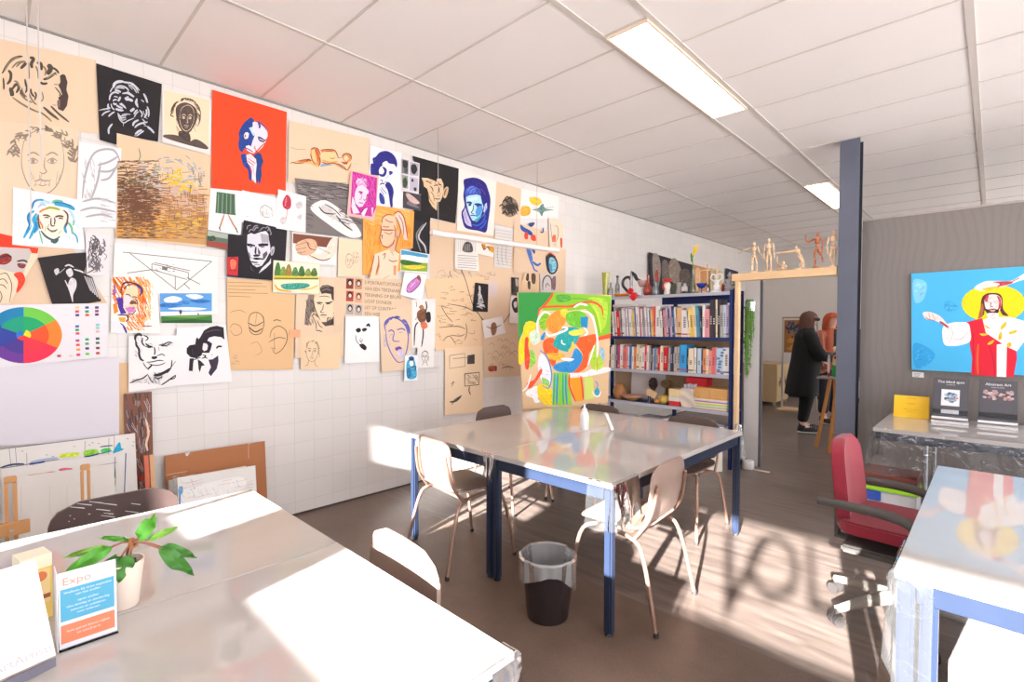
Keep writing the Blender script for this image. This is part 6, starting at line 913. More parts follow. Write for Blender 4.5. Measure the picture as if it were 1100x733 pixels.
# ---------------------------------------------------------------- third shelf (z .579) and below
def at_shelf(px, py, y=5.25): return on(px, py, 1, y)
Z3 = .5792
p = at_shelf(660, 420, 5.26); x = p.x
t = thing('jar', 'round brown earthenware jar at the left of the third shelf', 'jar', (.56, 5.26, Z3))
mb = MB(); mb.lathe([(.05, 0), (.075, .04), (.08, .09), (.06, .15), (.045, .17), (.052, .185), (.040, .185), (.035, .16), (0, .15)], (0, 0, 0), M('#a8713f', .4, noise=.25)); mb.build('body', t)
t = thing('white_board', 'white cracked panel leaning at the back of the third shelf', 'panel', (.86, 5.40, Z3))
mb = MB(); mb.box((0, 0, .165), (.44, .008, .325), M('#d8d3d2', .6), R=Matrix.Rotation(-.08, 3, 'X')); mb.tube([(.0, -.018, .30), (.04, -.012, .18), (.06, -.004, .12)], .002, M('#5a5560', .6), 5); mb.build('board', t, bevel=.002)
t = thing('plate', 'wide pink and ochre ceramic bowl on the third shelf', 'bowl', (.74, 5.25, Z3))
mb = MB(); mb.lathe([(.05, 0), (.055, .006), (.10, .03), (.125, .05), (.12, .05), (.06, .014), (0, .012)], (0, 0, 0), M('#d8a05a', .35, noise=.12), 28); mb.build('bowl', t)
mb = MB(); mb.lathe([(.116, .0505), (.126, .0505), (.126, .058), (.116, .058)], (0, 0, 0), M('#d69a90', .35), 28); mb.build('rim', t)
t = thing('pine_cone', 'dark brown pine cone standing on the third shelf', 'pine cone', (.965, 5.33, Z3))
mb = MB(); mc = M('#4a3a32', .7)
for k in range(90):
    f = k/90; a = k*2.4; z = .145+.13*f; r = .045*math.sin(PI*(.12+.85*f))**.7
    R3 = Euler((0, -.5, a)).to_matrix(); mb.ell((r*cos(a), r*sin(a), z), (.014, .010, .004), mc, R=R3, nu=6, nv=4)
mb.lathe([(.006, 0), (.006, .02), (.03, .15), (.03, .24), (.004, .275)], (0, 0, 0), mc, 10); mb.build('cone', t)
t = thing('wooden_block', 'pale wooden tag tilted against gourds on the third shelf', 'block', (1.01, 5.22, Z3))
mb = MB(); mb.box((0, 0, .105), (.13, .03, .075), wood, R=Matrix.Rotation(.42, 3, 'Y')); mb.b2((-.05, -.015, 0), (-.02, .015, .075), M('#2a3566', .5)); mb.build('block', t, bevel=.003)
def gourd(x, y, c, s, label):
    t = thing('gourd', label, 'gourd', (x, y, Z3))
    mb = MB(); vs = []
    def fn(u, v):
        a = 2*PI*u; th = PI*v; r = s*(1+.08*cos(a*8))*sin(th); return Vector((r*cos(a), r*sin(a), s*.85*(1-cos(th))*.98+.0))
    mb.grid(fn, 32, 12, M(c, .5, noise=.2, scale=20)); mb.build('fruit', t)
    mb = MB(); mb.tube([(0, 0, s*1.6), (.005, .0, s*1.8), (.015, 0, s*2.0)], [.012, .008, .006], M('#7a6a42', .7), 8); mb.build('stem', t)
gourd(1.155, 5.23, '#d9b253', .062, 'round yellow warty gourd on the third shelf')
gourd(1.085, 5.20, '#e2913a', .030, 'small orange gourd lying beside the yellow gourd')
t = thing('dried_artichoke', 'brown dried thistle head behind the yellow gourd', 'dried flower', (1.13, 5.34, Z3))
mb = MB()
for k in range(40):
    a = k*2.4; f = k/40; d = Vector((cos(a)*(1-f*.6), sin(a)*(1-f*.6)*.5, .4+f)); d.normalize()
    mb.bone(Vector((0, 0, .16))+d*.02, Vector((0, 0, .17))+d*.10, .010, .003, M('#8a6a45', .8), n=6)
mb.tube([(0, 0, 0), (0, 0, .17)], .012, M('#6a5238', .8), 8); mb.build('head', t)
def carton(name, label, cat_, c, d, colr, lid=None, rz=0, marks=None):
    t = thing(name, label, cat_, c, rz); mb = MB(); mb.b2((-d[0]/2, -d[1]/2, 0), (d[0]/2, d[1]/2, d[2]), M(colr, .6)); mb.build('body', t, bevel=.003)
    if lid:
        mb = MB(); mb.b2((-d[0]/2-.004, -d[1]/2-.004, d[2]+.0005), (d[0]/2+.004, d[1]/2+.004, d[2]+lid[1]), M(lid[0], .6)); mb.build('lid', t, bevel=.002)
    return t
carton('small_box', 'red and white small box under the cream box on the third shelf', 'box', (1.305, 5.25, Z3), (.125, .16, .052), '#cf2f31', ('#d9d6cf', .045))
carton('small_box', 'cream cardboard box stacked on the red and white box', 'box', (1.305, 5.25, Z3+.0985), (.135, .16, .085), '#e8cf9e')
carton('file_box', 'bright red file box standing at the back of the third shelf', 'box', (1.50, 5.355, Z3), (.22, .16, .318), '#d8232b')
t = thing('paper_bag', 'crumpled pale paper bag stuffed with papers on the third shelf', 'bag', (1.47, 5.22, Z3))
def bag(u, v):
    a = 2*PI*u; q = max(abs(cos(a)), abs(sin(a))); k = .9+.1*v
    return Vector((.10*cos(a)/q*k+.006*sin(9*v+5*a), .05*sin(a)/q*k+.006*sin(11*v+4*a), .20*v+.006*sin(a*3)*v))
mb = MB(); mb.grid(bag, 40, 12, M('#d9cbbd', .8, noise=.12, scale=20)); mb.build('bag', t, fixn=False)
mb = MB()
for k in range(6): mb.box((-.05+.018*k, .0, .16), (.005, .075, .17+.008*(k % 3)), M(('#e8e4ea', '#c9c4d8')[k % 2], .7), R=Matrix.Rotation(.1*(k-3)*.5, 3, 'Y'))
mb.b2((-.085, -.04, .03), (.085, .04, .19), M('#e2dee2', .7)); mb.build('papers', t, smooth=False)
cols = ['#e2a85a', '#e8e0d8', '#d8cfe0', '#a06aa8', '#efe0d0', '#e8d65a', '#b8d88a', '#e4e0da', '#9ac07a', '#e8e4e0', '#d88a8a']
for k in range(11):
    o = MB().b2((-.17+.004*(k % 3), -.12, 0), (.17-.005*(k % 2), .12, .0105), M(cols[10-k], .7)).build('magazine', bevel=.001, seg=1, loc=(1.705, 5.28, Z3+k*.0112))
    tag(o, '%s magazine in the right-hand stack of the third shelf, %s from the bottom' % ({'#e2a85a': 'ochre', '#a06aa8': 'purple', '#e8d65a': 'yellow', '#b8d88a': 'light green', '#9ac07a': 'green', '#d88a8a': 'pink', '#d8cfe0': 'lilac'}.get(cols[10-k], 'white'), ordinal(k+1)), 'magazine', 'stacked magazines on the third shelf')
t = thing('wicker_box', 'woven straw box on top of the magazine stack on the third shelf', 'basket', (1.70, 5.28, Z3+.1245))
mb = MB(); mb.b2((-.175, -.115, 0), (.175, .115, .10), M('#d9a868', .8, noise=.2, scale=60, bump=.5))
for k in range(9):
    for sx in range(16): mb.ell((-.165+sx*.022, -.116, .008+k*.0105), (.0105, .003, .0045), M('#e0b679' if (k+sx) % 2 else '#c8935a', .8), nu=6, nv=4)
mb.build('basket', t, bevel=.002, seg=1)
for i, (x, y, w, d, h, lab) in enumerate(((.62, 5.28, .36, .22, .06, 'pile of loose grey papers on the lowest shelf at the left'), (1.02, 5.27, .34, .22, .09, 'heap of pale paper sheets on the lowest shelf in the middle'), (1.72, 5.27, .30, .22, .11, 'stack of white paper on the lowest shelf at the right'))):
    mb = MB(); R = random.Random(i)
    n = int(h/.006)
    for k in range(n): mb.box((R.uniform(-.02, .02), R.uniform(-.015, .015), .004+k*.006), (w-.05, d-.04, .0045), M(R.choice(['#d8d4d2', '#c4bfc0', '#e2dcd4', '#8f8c94', '#e8e4e2']), .8), R=Matrix.Rotation(R.uniform(-.12, .12), 3, 'Z'))
    o = mb.build('paper_pile', smooth=False, loc=(x, y, .3305)); tag(o, lab, 'papers'); o['kind'] = 'stuff'
# ---------------------------------------------------------------- on top of the bookcase (z 1.80)
ZT = 1.8005
def glass(c, g=.06, milk=.06): return clear('glass_'+c, lin(c), g, .03, milk=milk, milkcol=lin(c))
def vase(name, label, cat_, x, prof, m, y=5.28, n=20):
    t = thing(name, label, cat_, (x, y, ZT)); mb = MB(); mb.lathe(prof, (0, 0, 0), m, n); mb.build('vessel', t); return t
vase('glass_vase', 'tall olive-green glass vase at the left end of the bookcase top', 'vase', .36, [(.030, 0), (.033, .01), (.036, .1), (.047, .31), (.044, .31), (.032, .012), (0, .01)], M('#a3a32e', .15, coat=.6, noise=.1), 5.25)
vase('glass_bottle', 'clear glass bottle right beside the olive-green vase', 'bottle', .44, [(.026, 0), (.028, .01), (.028, .10), (.011, .13), (.010, .17), (.013, .172), (.012, .18), (0, .18)], glass('#d8dcd8'), 5.24)
vase('glass_jar', 'low clear glass jar between the clear bottles on the bookcase', 'jar', .47, [(.028, 0), (.03, .005), (.03, .09), (.024, .1), (.024, .115), (0, .115)], glass('#cfd2d0'), 5.34)
vase('glass_bottle', 'clear glass bottle with dark stopper left of the black appliance', 'bottle', .515, [(.026, 0), (.028, .01), (.028, .14), (.012, .18), (.011, .235), (.012, .236)], glass('#d2d4d4'), 5.27)
t = [o for o in COL.objects if o.get('label', '').startswith('clear glass bottle with dark')][0]
mb = MB(); mb.lathe([(.013, .237), (.016, .24), (.016, .262), (0, .264)], (0, 0, 0), M('#3a3236', .5), 12); mb.build('stopper', t)
t = thing('orange_dish', 'flat orange dish under the black appliance on the bookcase', 'dish', (.60, 5.215, ZT)); mb = MB(); mb.lathe([(.05, 0), (.07, .02), (.075, .035), (.07, .034), (.045, .008), (0, .006)], (0, 0, 0), M('#e8872a', .4), sx=1.3, sy=.7); mb.build('dish', t)
# black hand appliance with a curved handle
t = thing('kitchen_grinder', 'black and chrome hand grinder with curved handle on the bookcase', 'grinder', (.68, 5.31, ZT)); kb = M('#2e2c31', .35); kc = M('#b9bac0', .2, .9)
mb = MB(); mb.lathe([(.10, 0), (.10, .012), (.05, .03), (.035, .05)], (0.03, 0, 0), kc, 22); mb.build('base', t)
mb = MB(); mb.tube([(-.01, 0, .04), (-.07, 0, .09), (-.115, 0, .15), (-.10, 0, .215), (-.04, 0, .24), (0, 0, .20)], .017, kb, 10, smooth=5); mb.build('handle', t)
mb = MB(); mb.tube([(0, 0, .03), (0, 0, .29), (0, 0, .31)], [.02, .016, .008], kc, 12); mb.build('pillar', t)
mb = MB(); mb.tube([(.01, 0, .29), (.05, 0, .25), (.08, 0, .20), (.15, 0, .18)], [.014, .022, .02, .012], kb, 10, smooth=4); mb.build('arm', t)
mb = MB(); mb.lathe([(.03, .11), (.055, .15), (.062, .19), (.056, .19), (0, .16)], (.15, 0, 0), M('#c9a8a0', .3, .4), 18); mb.tube([(.15, 0, .11), (.15, 0, .02)], .012, kc, 8); mb.build('hopper', t)
vase('long_neck_vase', 'red-brown glass vase with a long thin neck on the bookcase', 'vase', .905, [(.035, 0), (.05, .02), (.062, .06), (.045, .10), (.02, .13), (.012, .19), (.013, .235), (.02, .245), (.016, .245), (.009, .19), (0, .12)], M('#a83a26', .15, coat=.6), 5.30)
t = thing('red_pompon', 'red felt flower hanging over the front edge of the bookcase top', 'decoration', (.80, 5.135, 1.80)); mb = MB()
for cx, cz, r in ((-.02, .055, .034), (.02, -.01, .042)):
    for k in range(16): a = k*2.4; mb.ell((cx+cos(a)*r*.6, -.012+.01*sin(k), cz+sin(a)*r*.6), (r*.5, r*.3, r*.5), M('#d8202f', .8), nu=8, nv=6)
mb.build('petals', t)
vase('glass_vase', 'grey frosted glass vase right of the red long-necked vase', 'vase', 1.03, [(.035, 0), (.048, .03), (.035, .09), (.024, .12), (.035, .15), (.03, .15), (0, .05)], glass('#b9c0c6', .1, .35), 5.24)
t = thing('red_goblet_figure', 'red and white glazed jug figure on the bookcase', 'figurine', (1.16, 5.27, ZT)); mb = MB()
mb.lathe([(.036, 0), (.04, .01), (.03, .06), (.042, .10), (.034, .13), (.02, .14)], (0, 0, 0), M('#e6ddd4', .3), 18); mb.build('body', t)
mb = MB(); mb.lathe([(.02, .14), (.05, .155), (.056, .175), (.04, .178), (0, .165)], (0, 0, 0), M('#cc2a2a', .3), 18); mb.ell((-.03, -.02, .09), (.02, .02, .035), M('#cc2a2a', .3)); mb.build('brim', t)
vase('dark_pot', 'dark green patterned pot behind the red and white jug figure', 'pot', 1.235, [(.035, 0), (.045, .03), (.045, .09), (.035, .12), (.03, .12), (0, .02)], M('#4f5446', .5, noise=.4, scale=30), 5.30)
vase('glass_vase', 'pale stone vase left of the small silver camera-like box', 'vase', 1.30, [(.03, 0), (.035, .02), (.024, .08), (.028, .13), (.022, .13), (0, .03)], M('#9a9490', .5), 5.26)
t = thing('metal_box', 'small silver box with a dark foot on the bookcase top', 'box', (1.372, 5.25, ZT)); mb = MB(); mb.b2((-.028, -.02, .03), (.028, .02, .085), M('#d8dade', .2, .6)); mb.build('case', t, bevel=.004)
mb = MB(); mb.b2((-.024, -.018, 0), (.024, .018, .0295), M('#2b2c34', .4)); mb.build('foot', t, bevel=.002); mb = MB(); mb.tube([(0, 0, .086), (0, 0, .115)], .018, M('#8d8f98', .3, .6), 12); mb.build('knob', t)
t = thing('bud_vase', 'slender clear bottle holding one yellow tulip on the bookcase', 'vase', (1.455, 5.27, ZT)); mb = MB(); mb.lathe([(.03, 0), (.033, .01), (.03, .09), (.014, .16), (.012, .24), (.016, .26), (.013, .26), (0, .02)], (0, 0, 0), glass('#c4cbb4', .08, .18), 16); mb.build('bottle', t)
mb = MB(); mb.tube([(0, 0, .05), (0, 0, .28), (-.01, 0, .38), (0, 0, .42)], .006, M('#6a8a3a', .6), 8); mb.build('stem', t)
mb = MB()
for dx, dz in ((.075, .10), (.05, .12), (.03, .11)): mb.bone((-.005, 0, .41), (dx, -.01, .41+dz), .010, .006, M('#ecc41e', .5))
mb.bone((-.01, 0, .34), (-.025, 0, .44), .014, .008, M('#4f7a34', .6)); mb.build('flower', t)
t = thing('blue_goblet', 'cobalt-blue glass goblet on the bookcase top', 'goblet', (1.56, 5.25, ZT)); mb = MB(); mb.lathe([(.03, 0), (.03, .004), (.006, .012), (.006, .05), (.03, .06), (.052, .085), (.055, .105), (.05, .104), (0, .065)], (0, 0, 0), M('#2b3f9c', .12, coat=.8), 22); mb.build('goblet', t)
t = thing('wooden_stand', 'thin wooden frame stand behind the blue goblet', 'stand', (1.56, 5.38, ZT)); mb = MB()
for x in (-.09, .10): mb.b2((x, -.006, 0), (x+.012, .006, .26), wood)
mb.b2((-.09, -.006, .25), (.112, .006, .262), wood); mb.b2((0, -.006, .262), (.012, .006, .32), wood); mb.b2((0, -.006, .0), (.012, .006, .249), wood); mb.build('frame', t, smooth=False)
t = thing('penguin_figure', 'tiny black and white bird figurine right of the blue goblet', 'figurine', (1.645, 5.22, ZT)); mb = MB(); mb.ell((0, 0, .035), (.02, .016, .035), M('#26242a', .4)); mb.ell((0, -.008, .032), (.012, .012, .026), M('#e8e4e2', .4)); mb.ell((-.004, 0, .076), (.013, .012, .013), M('#26242a', .4)); mb.bone((-.012, -.004, .076), (-.028, -.006, .074), .004, .002, M('#d8a02a', .4)); mb.build('bird', t)
t = thing('white_figurine', 'white porcelain figure with arms raised to its head', 'figurine', (1.715, 5.25, ZT)); mb = MB(); mw_ = M('#e2e0e2', .3)
mb.lathe([(.05, 0), (.05, .012), (.03, .03), (.034, .07), (.022, .09), (.032, .125), (.012, .14)], (0, 0, 0), mw_, 18); mb.ell((0, 0, .165), (.018, .018, .024), mw_)
for s in (-1, 1): mb.tube([(s*.03, 0, .125), (s*.06, 0, .15), (s*.045, 0, .19), (s*.015, 0, .185)], .008, mw_, 8, smooth=4)
mb.build('figure', t); mb = MB(); mb.tube([(0, .02, 0), (0, .02, .29)], .007, wood, 8); mb.build('stick', t)
t = thing('red_jar', 'small dark red jar between the two pale figurines', 'jar', (1.785, 5.32, ZT)); mb = MB(); mb.lathe([(.035, 0), (.042, .03), (.036, .09), (.02, .11), (0, .115)], (0, 0, 0), M('#8f2430', .3)); mb.build('jar', t)
t = thing('seated_figurine', 'grey seated stone figurine at the right end of the bookcase top', 'figurine', (1.85, 5.25, ZT)); mb = MB(); ms = M('#9d9a9c', .6)
mb.lathe([(.05, 0), (.052, .02), (.035, .03)], (0, 0, 0), ms); mb.ell((0, 0, .05), (.05, .04, .03), ms); mb.ell((0, 0, .10), (.032, .026, .05), ms); mb.ell((0, 0, .165), (.022, .022, .026), ms); mb.ell((0, 0, .192), (.010, .010, .014), ms)
for s in (-1, 1): mb.tube([(s*.03, 0, .13), (s*.052, -.01, .09), (s*.02, -.035, .075)], .010, ms, 8, smooth=4)
mb.build('figure', t)
# ---------------------------------------------------------------- beside / below the bookcase
bx = carton('cardboard_box', 'white cardboard box on the floor under the bookcase, plastic bag on it', 'box', (1.60, 4.97, 0), (.46, .36, .25), '#ddd6ca', rz=math.radians(-24))
mb = MB(); R = random.Random(5)
def crumple(u, v): a = 2*PI*u; r = .17*(sin(PI*min(.98, v*.5+.5)))*(1+.15*sin(a*5+v*7)+.1*sin(a*9)); return Vector((r*1.1*cos(a), r*.8*sin(a), .10*(1-v)+.02*sin(a*4+v*5)*(1-v)-.0))
mb.grid(lambda u, v: Vector((.19*sin(PI*v/2)*cos(2*PI*u)*(1+.12*sin(10*PI*u)), .14*sin(PI*v/2)*sin(2*PI*u)*(1+.12*sin(14*PI*u)), .09*cos(PI*v/2)+.02*sin(8*PI*u+6*v)*sin(PI*v))), 40, 12, clear('crumpled_bag', (.85, .88, .84, 1), .1, .15, .6, 20, milk=.45))
o = mb.build('plastic_bag', loc=(1.62, 4.96, .2525), fixn=False); tag(o, 'crumpled translucent plastic bag lying on the white cardboard box', 'bag')
mb = MB(); mb.grid(lambda u, v: Vector((.05*cos(2*PI*u)*(1-.55*(1-v))*(1+.25*sin(10*PI*u))+.02*v, .035*sin(2*PI*u)*(1+.2*sin(14*PI*u)), -.34*v)), 36, 14, clear('hanging_bag', (.8, .8, .82, 1), .12, .12, .5, 14, milk=.22))
o = mb.build('plastic_bag', loc=(2.0, 5.11, .48), fixn=False); tag(o, 'clear plastic bag hanging against the thin doorway post', 'bag')
t = thing('cable_reel', 'white round cable adapter with a strip of tape on the floor by the doorway', 'adapter', (2.03, 5.33, 0)); mb = MB(); mb.lathe([(.05, 0), (.055, .006), (.055, .075), (.048, .085), (0, .086)], (0, 0, 0), M('#e2dedc', .4), 22); mb.build('body', t)
mb = MB(); mb.b2((.06, -.02, .0005), (.2, .02, .003), M('#d8d2cc', .6)); mb.build('tape', t, smooth=False)
t = thing('hanging_plant', 'trailing green plant in a metal pot hung on the grey doorway panel', 'plant', (2.0, 5.41, 1.60)); mb = MB(); mb.lathe([(.038, 0), (.045, .005), (.052, .10), (.049, .10), (.04, .01), (0, .01)], (0, 0, 0), M('#c9cbd0', .2, .8), 20); mb.build('pot', t)
mb = MB(); R = random.Random(11); gm = M('#5f8a2e', .6, noise=.3, scale=30)
for k in range(26):
    x0, y0 = R.uniform(-.032, .03), R.uniform(-.05, .03); L_ = R.uniform(.15, .62)*(1.1 if x0 < .005 else .6)
    P = [(x0*.5, y0*.5, .10), (x0, y0-.01, .12), (x0*1.25, y0-.02, .02), (x0*1.3+R.uniform(-.012, .012), y0-.02, -L_*.5), (x0*1.25+R.uniform(-.015, .015), y0-.02, -L_)]
    mb.tube(P, .003, gm, 5, smooth=3)
    for q in range(int(L_*40)):
        f = R.random(); z = .08-f*(L_+.08); a = R.uniform(0, 6.3); mb.ell((x0*1.25+.010*cos(a), y0-.02+.010*sin(a), z), (.009, .009, .006), gm, nu=5, nv=4)
mb.build('foliage', t)

# ============================================================ COLOURFUL PAINTING ON AN EASEL
TL_, TR_, BL_ = CAM+ray(556, 314)*4.6, CAM+ray(657, 317)*4.962, CAM+ray(562, 438)*4.6
pn = (TR_-TL_).cross(BL_-TL_).normalized()
if pn.dot(CAM-TL_) < 0: pn = -pn
def paintplane(px, py, e): d = ray(px, py); tt = (TL_-CAM).dot(pn)/d.dot(pn); return CAM+d*tt+pn*e
CROPS['T'] = (550, 310, 5.43)
s = Sheet(paintplane); s.crop = 'P'; s.base([(556, 314), (657, 317), (653, 433), (562, 440)], '#d8b48c', .018); s.crop = 'T'
for k, c, *a in (('p', '#2f8a3c', [36, 24, 240, 24, 205, 80, 160, 115, 145, 200, 80, 195, 70, 240, 38, 310]), ('p', '#7fb82a', [240, 24, 578, 44, 572, 270, 500, 280, 480, 160, 430, 120, 330, 130, 170, 130, 205, 80]), ('b', '#4f9a36', [260, 40, 330, 40, 340, 70, 270, 80]), ('b', '#a6cc3a', [440, 60, 550, 70, 550, 200, 520, 240, 500, 160]),
  ('b', '#f2c81e', [70, 220, 100, 190, 140, 205, 130, 240, 95, 270, 110, 300, 70, 420, 40, 440, 40, 320, 62, 280]), ('b', '#7fb82a', [160, 170, 200, 140, 215, 170, 195, 240, 165, 230]), ('b', '#ef8a2e', [205, 180, 260, 130, 320, 130, 310, 200, 260, 260, 220, 250, 200, 220]), ('b', '#f0c23a', [280, 130, 320, 120, 330, 160, 300, 170]), ('b', '#69b32e', [315, 150, 380, 130, 430, 150, 440, 200, 400, 230, 330, 210]), ('p', '#1f86b8', [400, 168, 445, 165, 440, 232, 402, 222]),
  ('b', '#ea5a22', [190, 300, 240, 290, 270, 350, 260, 400, 245, 460, 200, 400, 180, 340]), ('b', '#ea5a22', [360, 300, 420, 280, 490, 270, 480, 340, 450, 380, 440, 450, 390, 490, 340, 490, 400, 420, 410, 380]), ('p', '#e2512a', [490, 285, 575, 262, 575, 290, 500, 305]), ('b', '#1f9a9a', [290, 240, 350, 225, 400, 245, 380, 310, 340, 350, 320, 370, 260, 350, 240, 320]), ('b', '#2a86c4', [260, 440, 340, 410, 370, 350, 410, 390, 400, 440, 350, 490, 270, 485, 240, 460]), ('b', '#f0a82a', [205, 380, 280, 380, 310, 395, 270, 420, 215, 410]), ('b', '#ece6e4', [290, 405, 360, 410, 340, 425, 300, 420]), ('b', '#e4d84a', [330, 255, 380, 240, 420, 245, 400, 270, 350, 275]), ('b', '#e9e2e0', [335, 520, 335, 495, 420, 490, 480, 465, 565, 460, 565, 485, 430, 515]),
  ('b', '#c8d8c0', [105, 260, 150, 240, 165, 300, 130, 330, 105, 300]), ('b', '#8ac04a', [80, 380, 120, 360, 140, 420, 110, 460, 85, 440]), ('b', '#e0452a', [75, 300, 95, 290, 95, 340, 105, 400, 95, 470, 75, 450]), ('b', '#2a86c4', [165, 290, 195, 250, 185, 300]), ('b', '#e8e2ea', [170, 380, 210, 430, 228, 520, 215, 580, 180, 560, 150, 450]), ('b', '#8fc46a', [175, 520, 215, 540, 212, 580, 180, 560]), ('b', '#e8512e', [90, 550, 130, 530, 165, 470, 175, 490, 130, 560, 105, 585, 88, 575]), ('b', '#efe9e6', [85, 600, 140, 570, 170, 590, 150, 640, 165, 660, 135, 668, 120, 640, 85, 625]), ('b', '#f2c81e', [150, 570, 190, 560, 240, 600, 240, 680, 180, 670, 150, 620]),
  ('p', '#8fc43a', [240, 490, 330, 490, 350, 680, 235, 682]), *[('s', cc, 11, [250+k*16, 495, 245+k*17, 580, 240+k*20, 680]) for k, cc in enumerate(('#2aa48a', '#2a86c4', '#7fc43a', '#2aa47a', '#2a86b4'))], ('p', '#f0981e', [330, 525, 412, 515, 415, 655, 372, 660]), ('s', '#e2452a', 10, [335, 500, 335, 570, 370, 660]), ('s', '#e2452a', 10, [400, 510, 410, 580, 415, 650]), ('p', '#cbd86a', [420, 520, 470, 515, 480, 640, 425, 650]), ('b', '#2f9ac0', [480, 600, 500, 580, 512, 610, 495, 625]), ('b', '#e0452a', [482, 400, 505, 390, 505, 430, 495, 440]), ('b', '#a8c83a', [455, 380, 490, 330, 490, 380, 520, 400, 530, 460, 470, 470]), ('b', '#9ab8c8', [510, 350, 535, 350, 540, 420, 520, 410])):
    if k == 'p': s.poly(c, pairs(a[0]))
    elif k == 'b': s.poly(c, pairs(a[0]), 5)
    else: s.stroke(c, a[0], pairs(a[1]))
for c, w, P in (('#e2512a', 13, [150, 160, 170, 115, 250, 105, 340, 105, 400, 85, 470, 80, 520, 110, 530, 160]), ('#e2512a', 14, [240, 26, 210, 75, 165, 120]), ('#f0ece8', 11, [150, 260, 150, 190, 185, 140, 225, 150]), ('#f0ece8', 12, [195, 250, 215, 275, 260, 265, 310, 245, 320, 232, 290, 225]), ('#f0ece8', 11, [400, 130, 450, 145, 480, 200, 500, 320, 495, 400]), ('#f0ece8', 9, [420, 230, 440, 260, 420, 275]), ('#f0ece8', 8, [290, 300, 292, 320, 312, 328]), ('#f0ece8', 12, [360, 110, 400, 90, 440, 100]), ('#2a86c4', 7, [160, 360, 205, 400, 230, 500, 215, 580, 175, 565]), ('#f0ece8', 9, [440, 450, 465, 380, 480, 330]), ('#f0c23a', 14, [355, 310, 350, 345, 330, 365]), ('#f0ece8', 8, [470, 600, 480, 625, 505, 628, 518, 600]), ('#2f9ac0', 6, [485, 540, 500, 560, 490, 590]), ('#e0452a', 8, [498, 430, 496, 480]), ('#f0ece8', 8, [60, 600, 90, 570, 110, 500]), ('#c8e04a', 10, [470, 100, 500, 160, 520, 260]), ('#5fa83a', 9, [340, 60, 400, 60, 470, 70])):
    s.stroke(c, w, pairs(P))
tag(s.mb.build('painting', smooth=False, fixn=False), 'large colourful abstract face painting in green, orange and blue before the bookcase', 'painting')
bas = (TR_-TL_).normalized(); mid = (TL_+TR_)/2; back = -pn; back.z = 0; back.normalize()
base = Vector((mid.x, mid.y, 0)); bh = bas.copy(); bh.z = 0; bh.normalize()
ez = thing('easel', 'wooden easel holding the colourful face painting', 'easel', base); L0 = lambda a, b, z: bh*a+back*b+Vector((0, 0, z))
for sgn in (-1, 1):
    mb = MB(); mb.tube([L0(sgn*.26, .06, 0), L0(sgn*.05, .075, 1.60)], .016, wood, 6); mb.build('leg', ez)
mb = MB(); mb.tube([L0(0, .45, 0), L0(0, .10, 1.55)], .016, wood, 6); mb.build('leg', ez)
zb = BL_.z-.03
mb = MB(); mb.tube([L0(-.45, .0, zb), L0(.45, .0, zb)], .014, wood, 6); mb.tube([L0(-.2, .0, zb), L0(-.2, .07, zb)], .012, wood, 6); mb.tube([L0(.2, .0, zb), L0(.2, .07, zb)], .012, wood, 6); mb.build('ledge', ez)

# ============================================================ BOARDS LEANING AT THE LEFT
CROPS['U'] = (0, 460, 6.11)
def lean(label, name, cat_, pxs, Xt, Xb, col, th=.012, marks=(), zb=0.002, crop='U'):
    """board standing on the floor, leaning to the wall; px points of its top edge"""
    A, B = [on(*q, 0, Xt) for q in pxs]; zt = (A.z+B.z)/2; lenv = Vector((Xt-Xb, 0, zt-zb)); n = Vector((lenv.z, 0, -lenv.x)).normalized()
    if n.x < 0: n = -n
    o = Vector((Xt, A.y, A.z))
    def pl(px, py, e): d = ray(px, py); tt = (o-CAM).dot(n)/d.dot(n); return CAM+d*tt+n*e
    s = Sheet(pl); s.crop = crop
    P = [A, B, Vector((Xb, B.y, zb)), Vector((Xb, A.y, zb))]
    s.mb.prism(P, (0, 0, 0), -n*th, M(col, .6, noise=.04))
    for m in marks:
        if m[0] == 'b': s.poly(m[1], pairs(m[2]), 4)
        elif m[0] == 'p': s.poly(m[1], pairs(m[2]))
        elif m[0] == 's': s.stroke(m[1], m[2], pairs(m[3]))
        elif m[0] == 'l': s.stroke(m[1], m[2], pairs(m[3]), 0, 1)
        elif m[0] == 'h': s.hatch(*m[1:])
    return tag(s.mb.build(name, smooth=False, fixn=False), label, cat_)
lean('tall narrow board smeared with brown, red and blue paint below the ink face', 'paint_board', 'board', [(133, 424), (163, 421)], .035, .06, '#7a4a36', .012,
  [('h', '#4a3a36', 14, 815, -230, 985, 430, 85, 60, 1), ('h', '#8f8a90', 12, 890, -180, 985, 430, 88, 50, 2), ('h', '#a8301f', 14, 900, 230, 985, 430, 70, 24, 3), ('h', '#3a4a7a', 8, 830, -160, 880, 40, 85, 14, 4), ('s', '#e8c8a8', 14, [955, -60, 975, 30, 960, 100, 970, 150]), ('h', '#c9c0c0', 6, 830, -225, 985, 400, 60, 24, 5), ('b', '#b03a2a', [920, 320, 945, 315, 940, 345, 920, 345])])
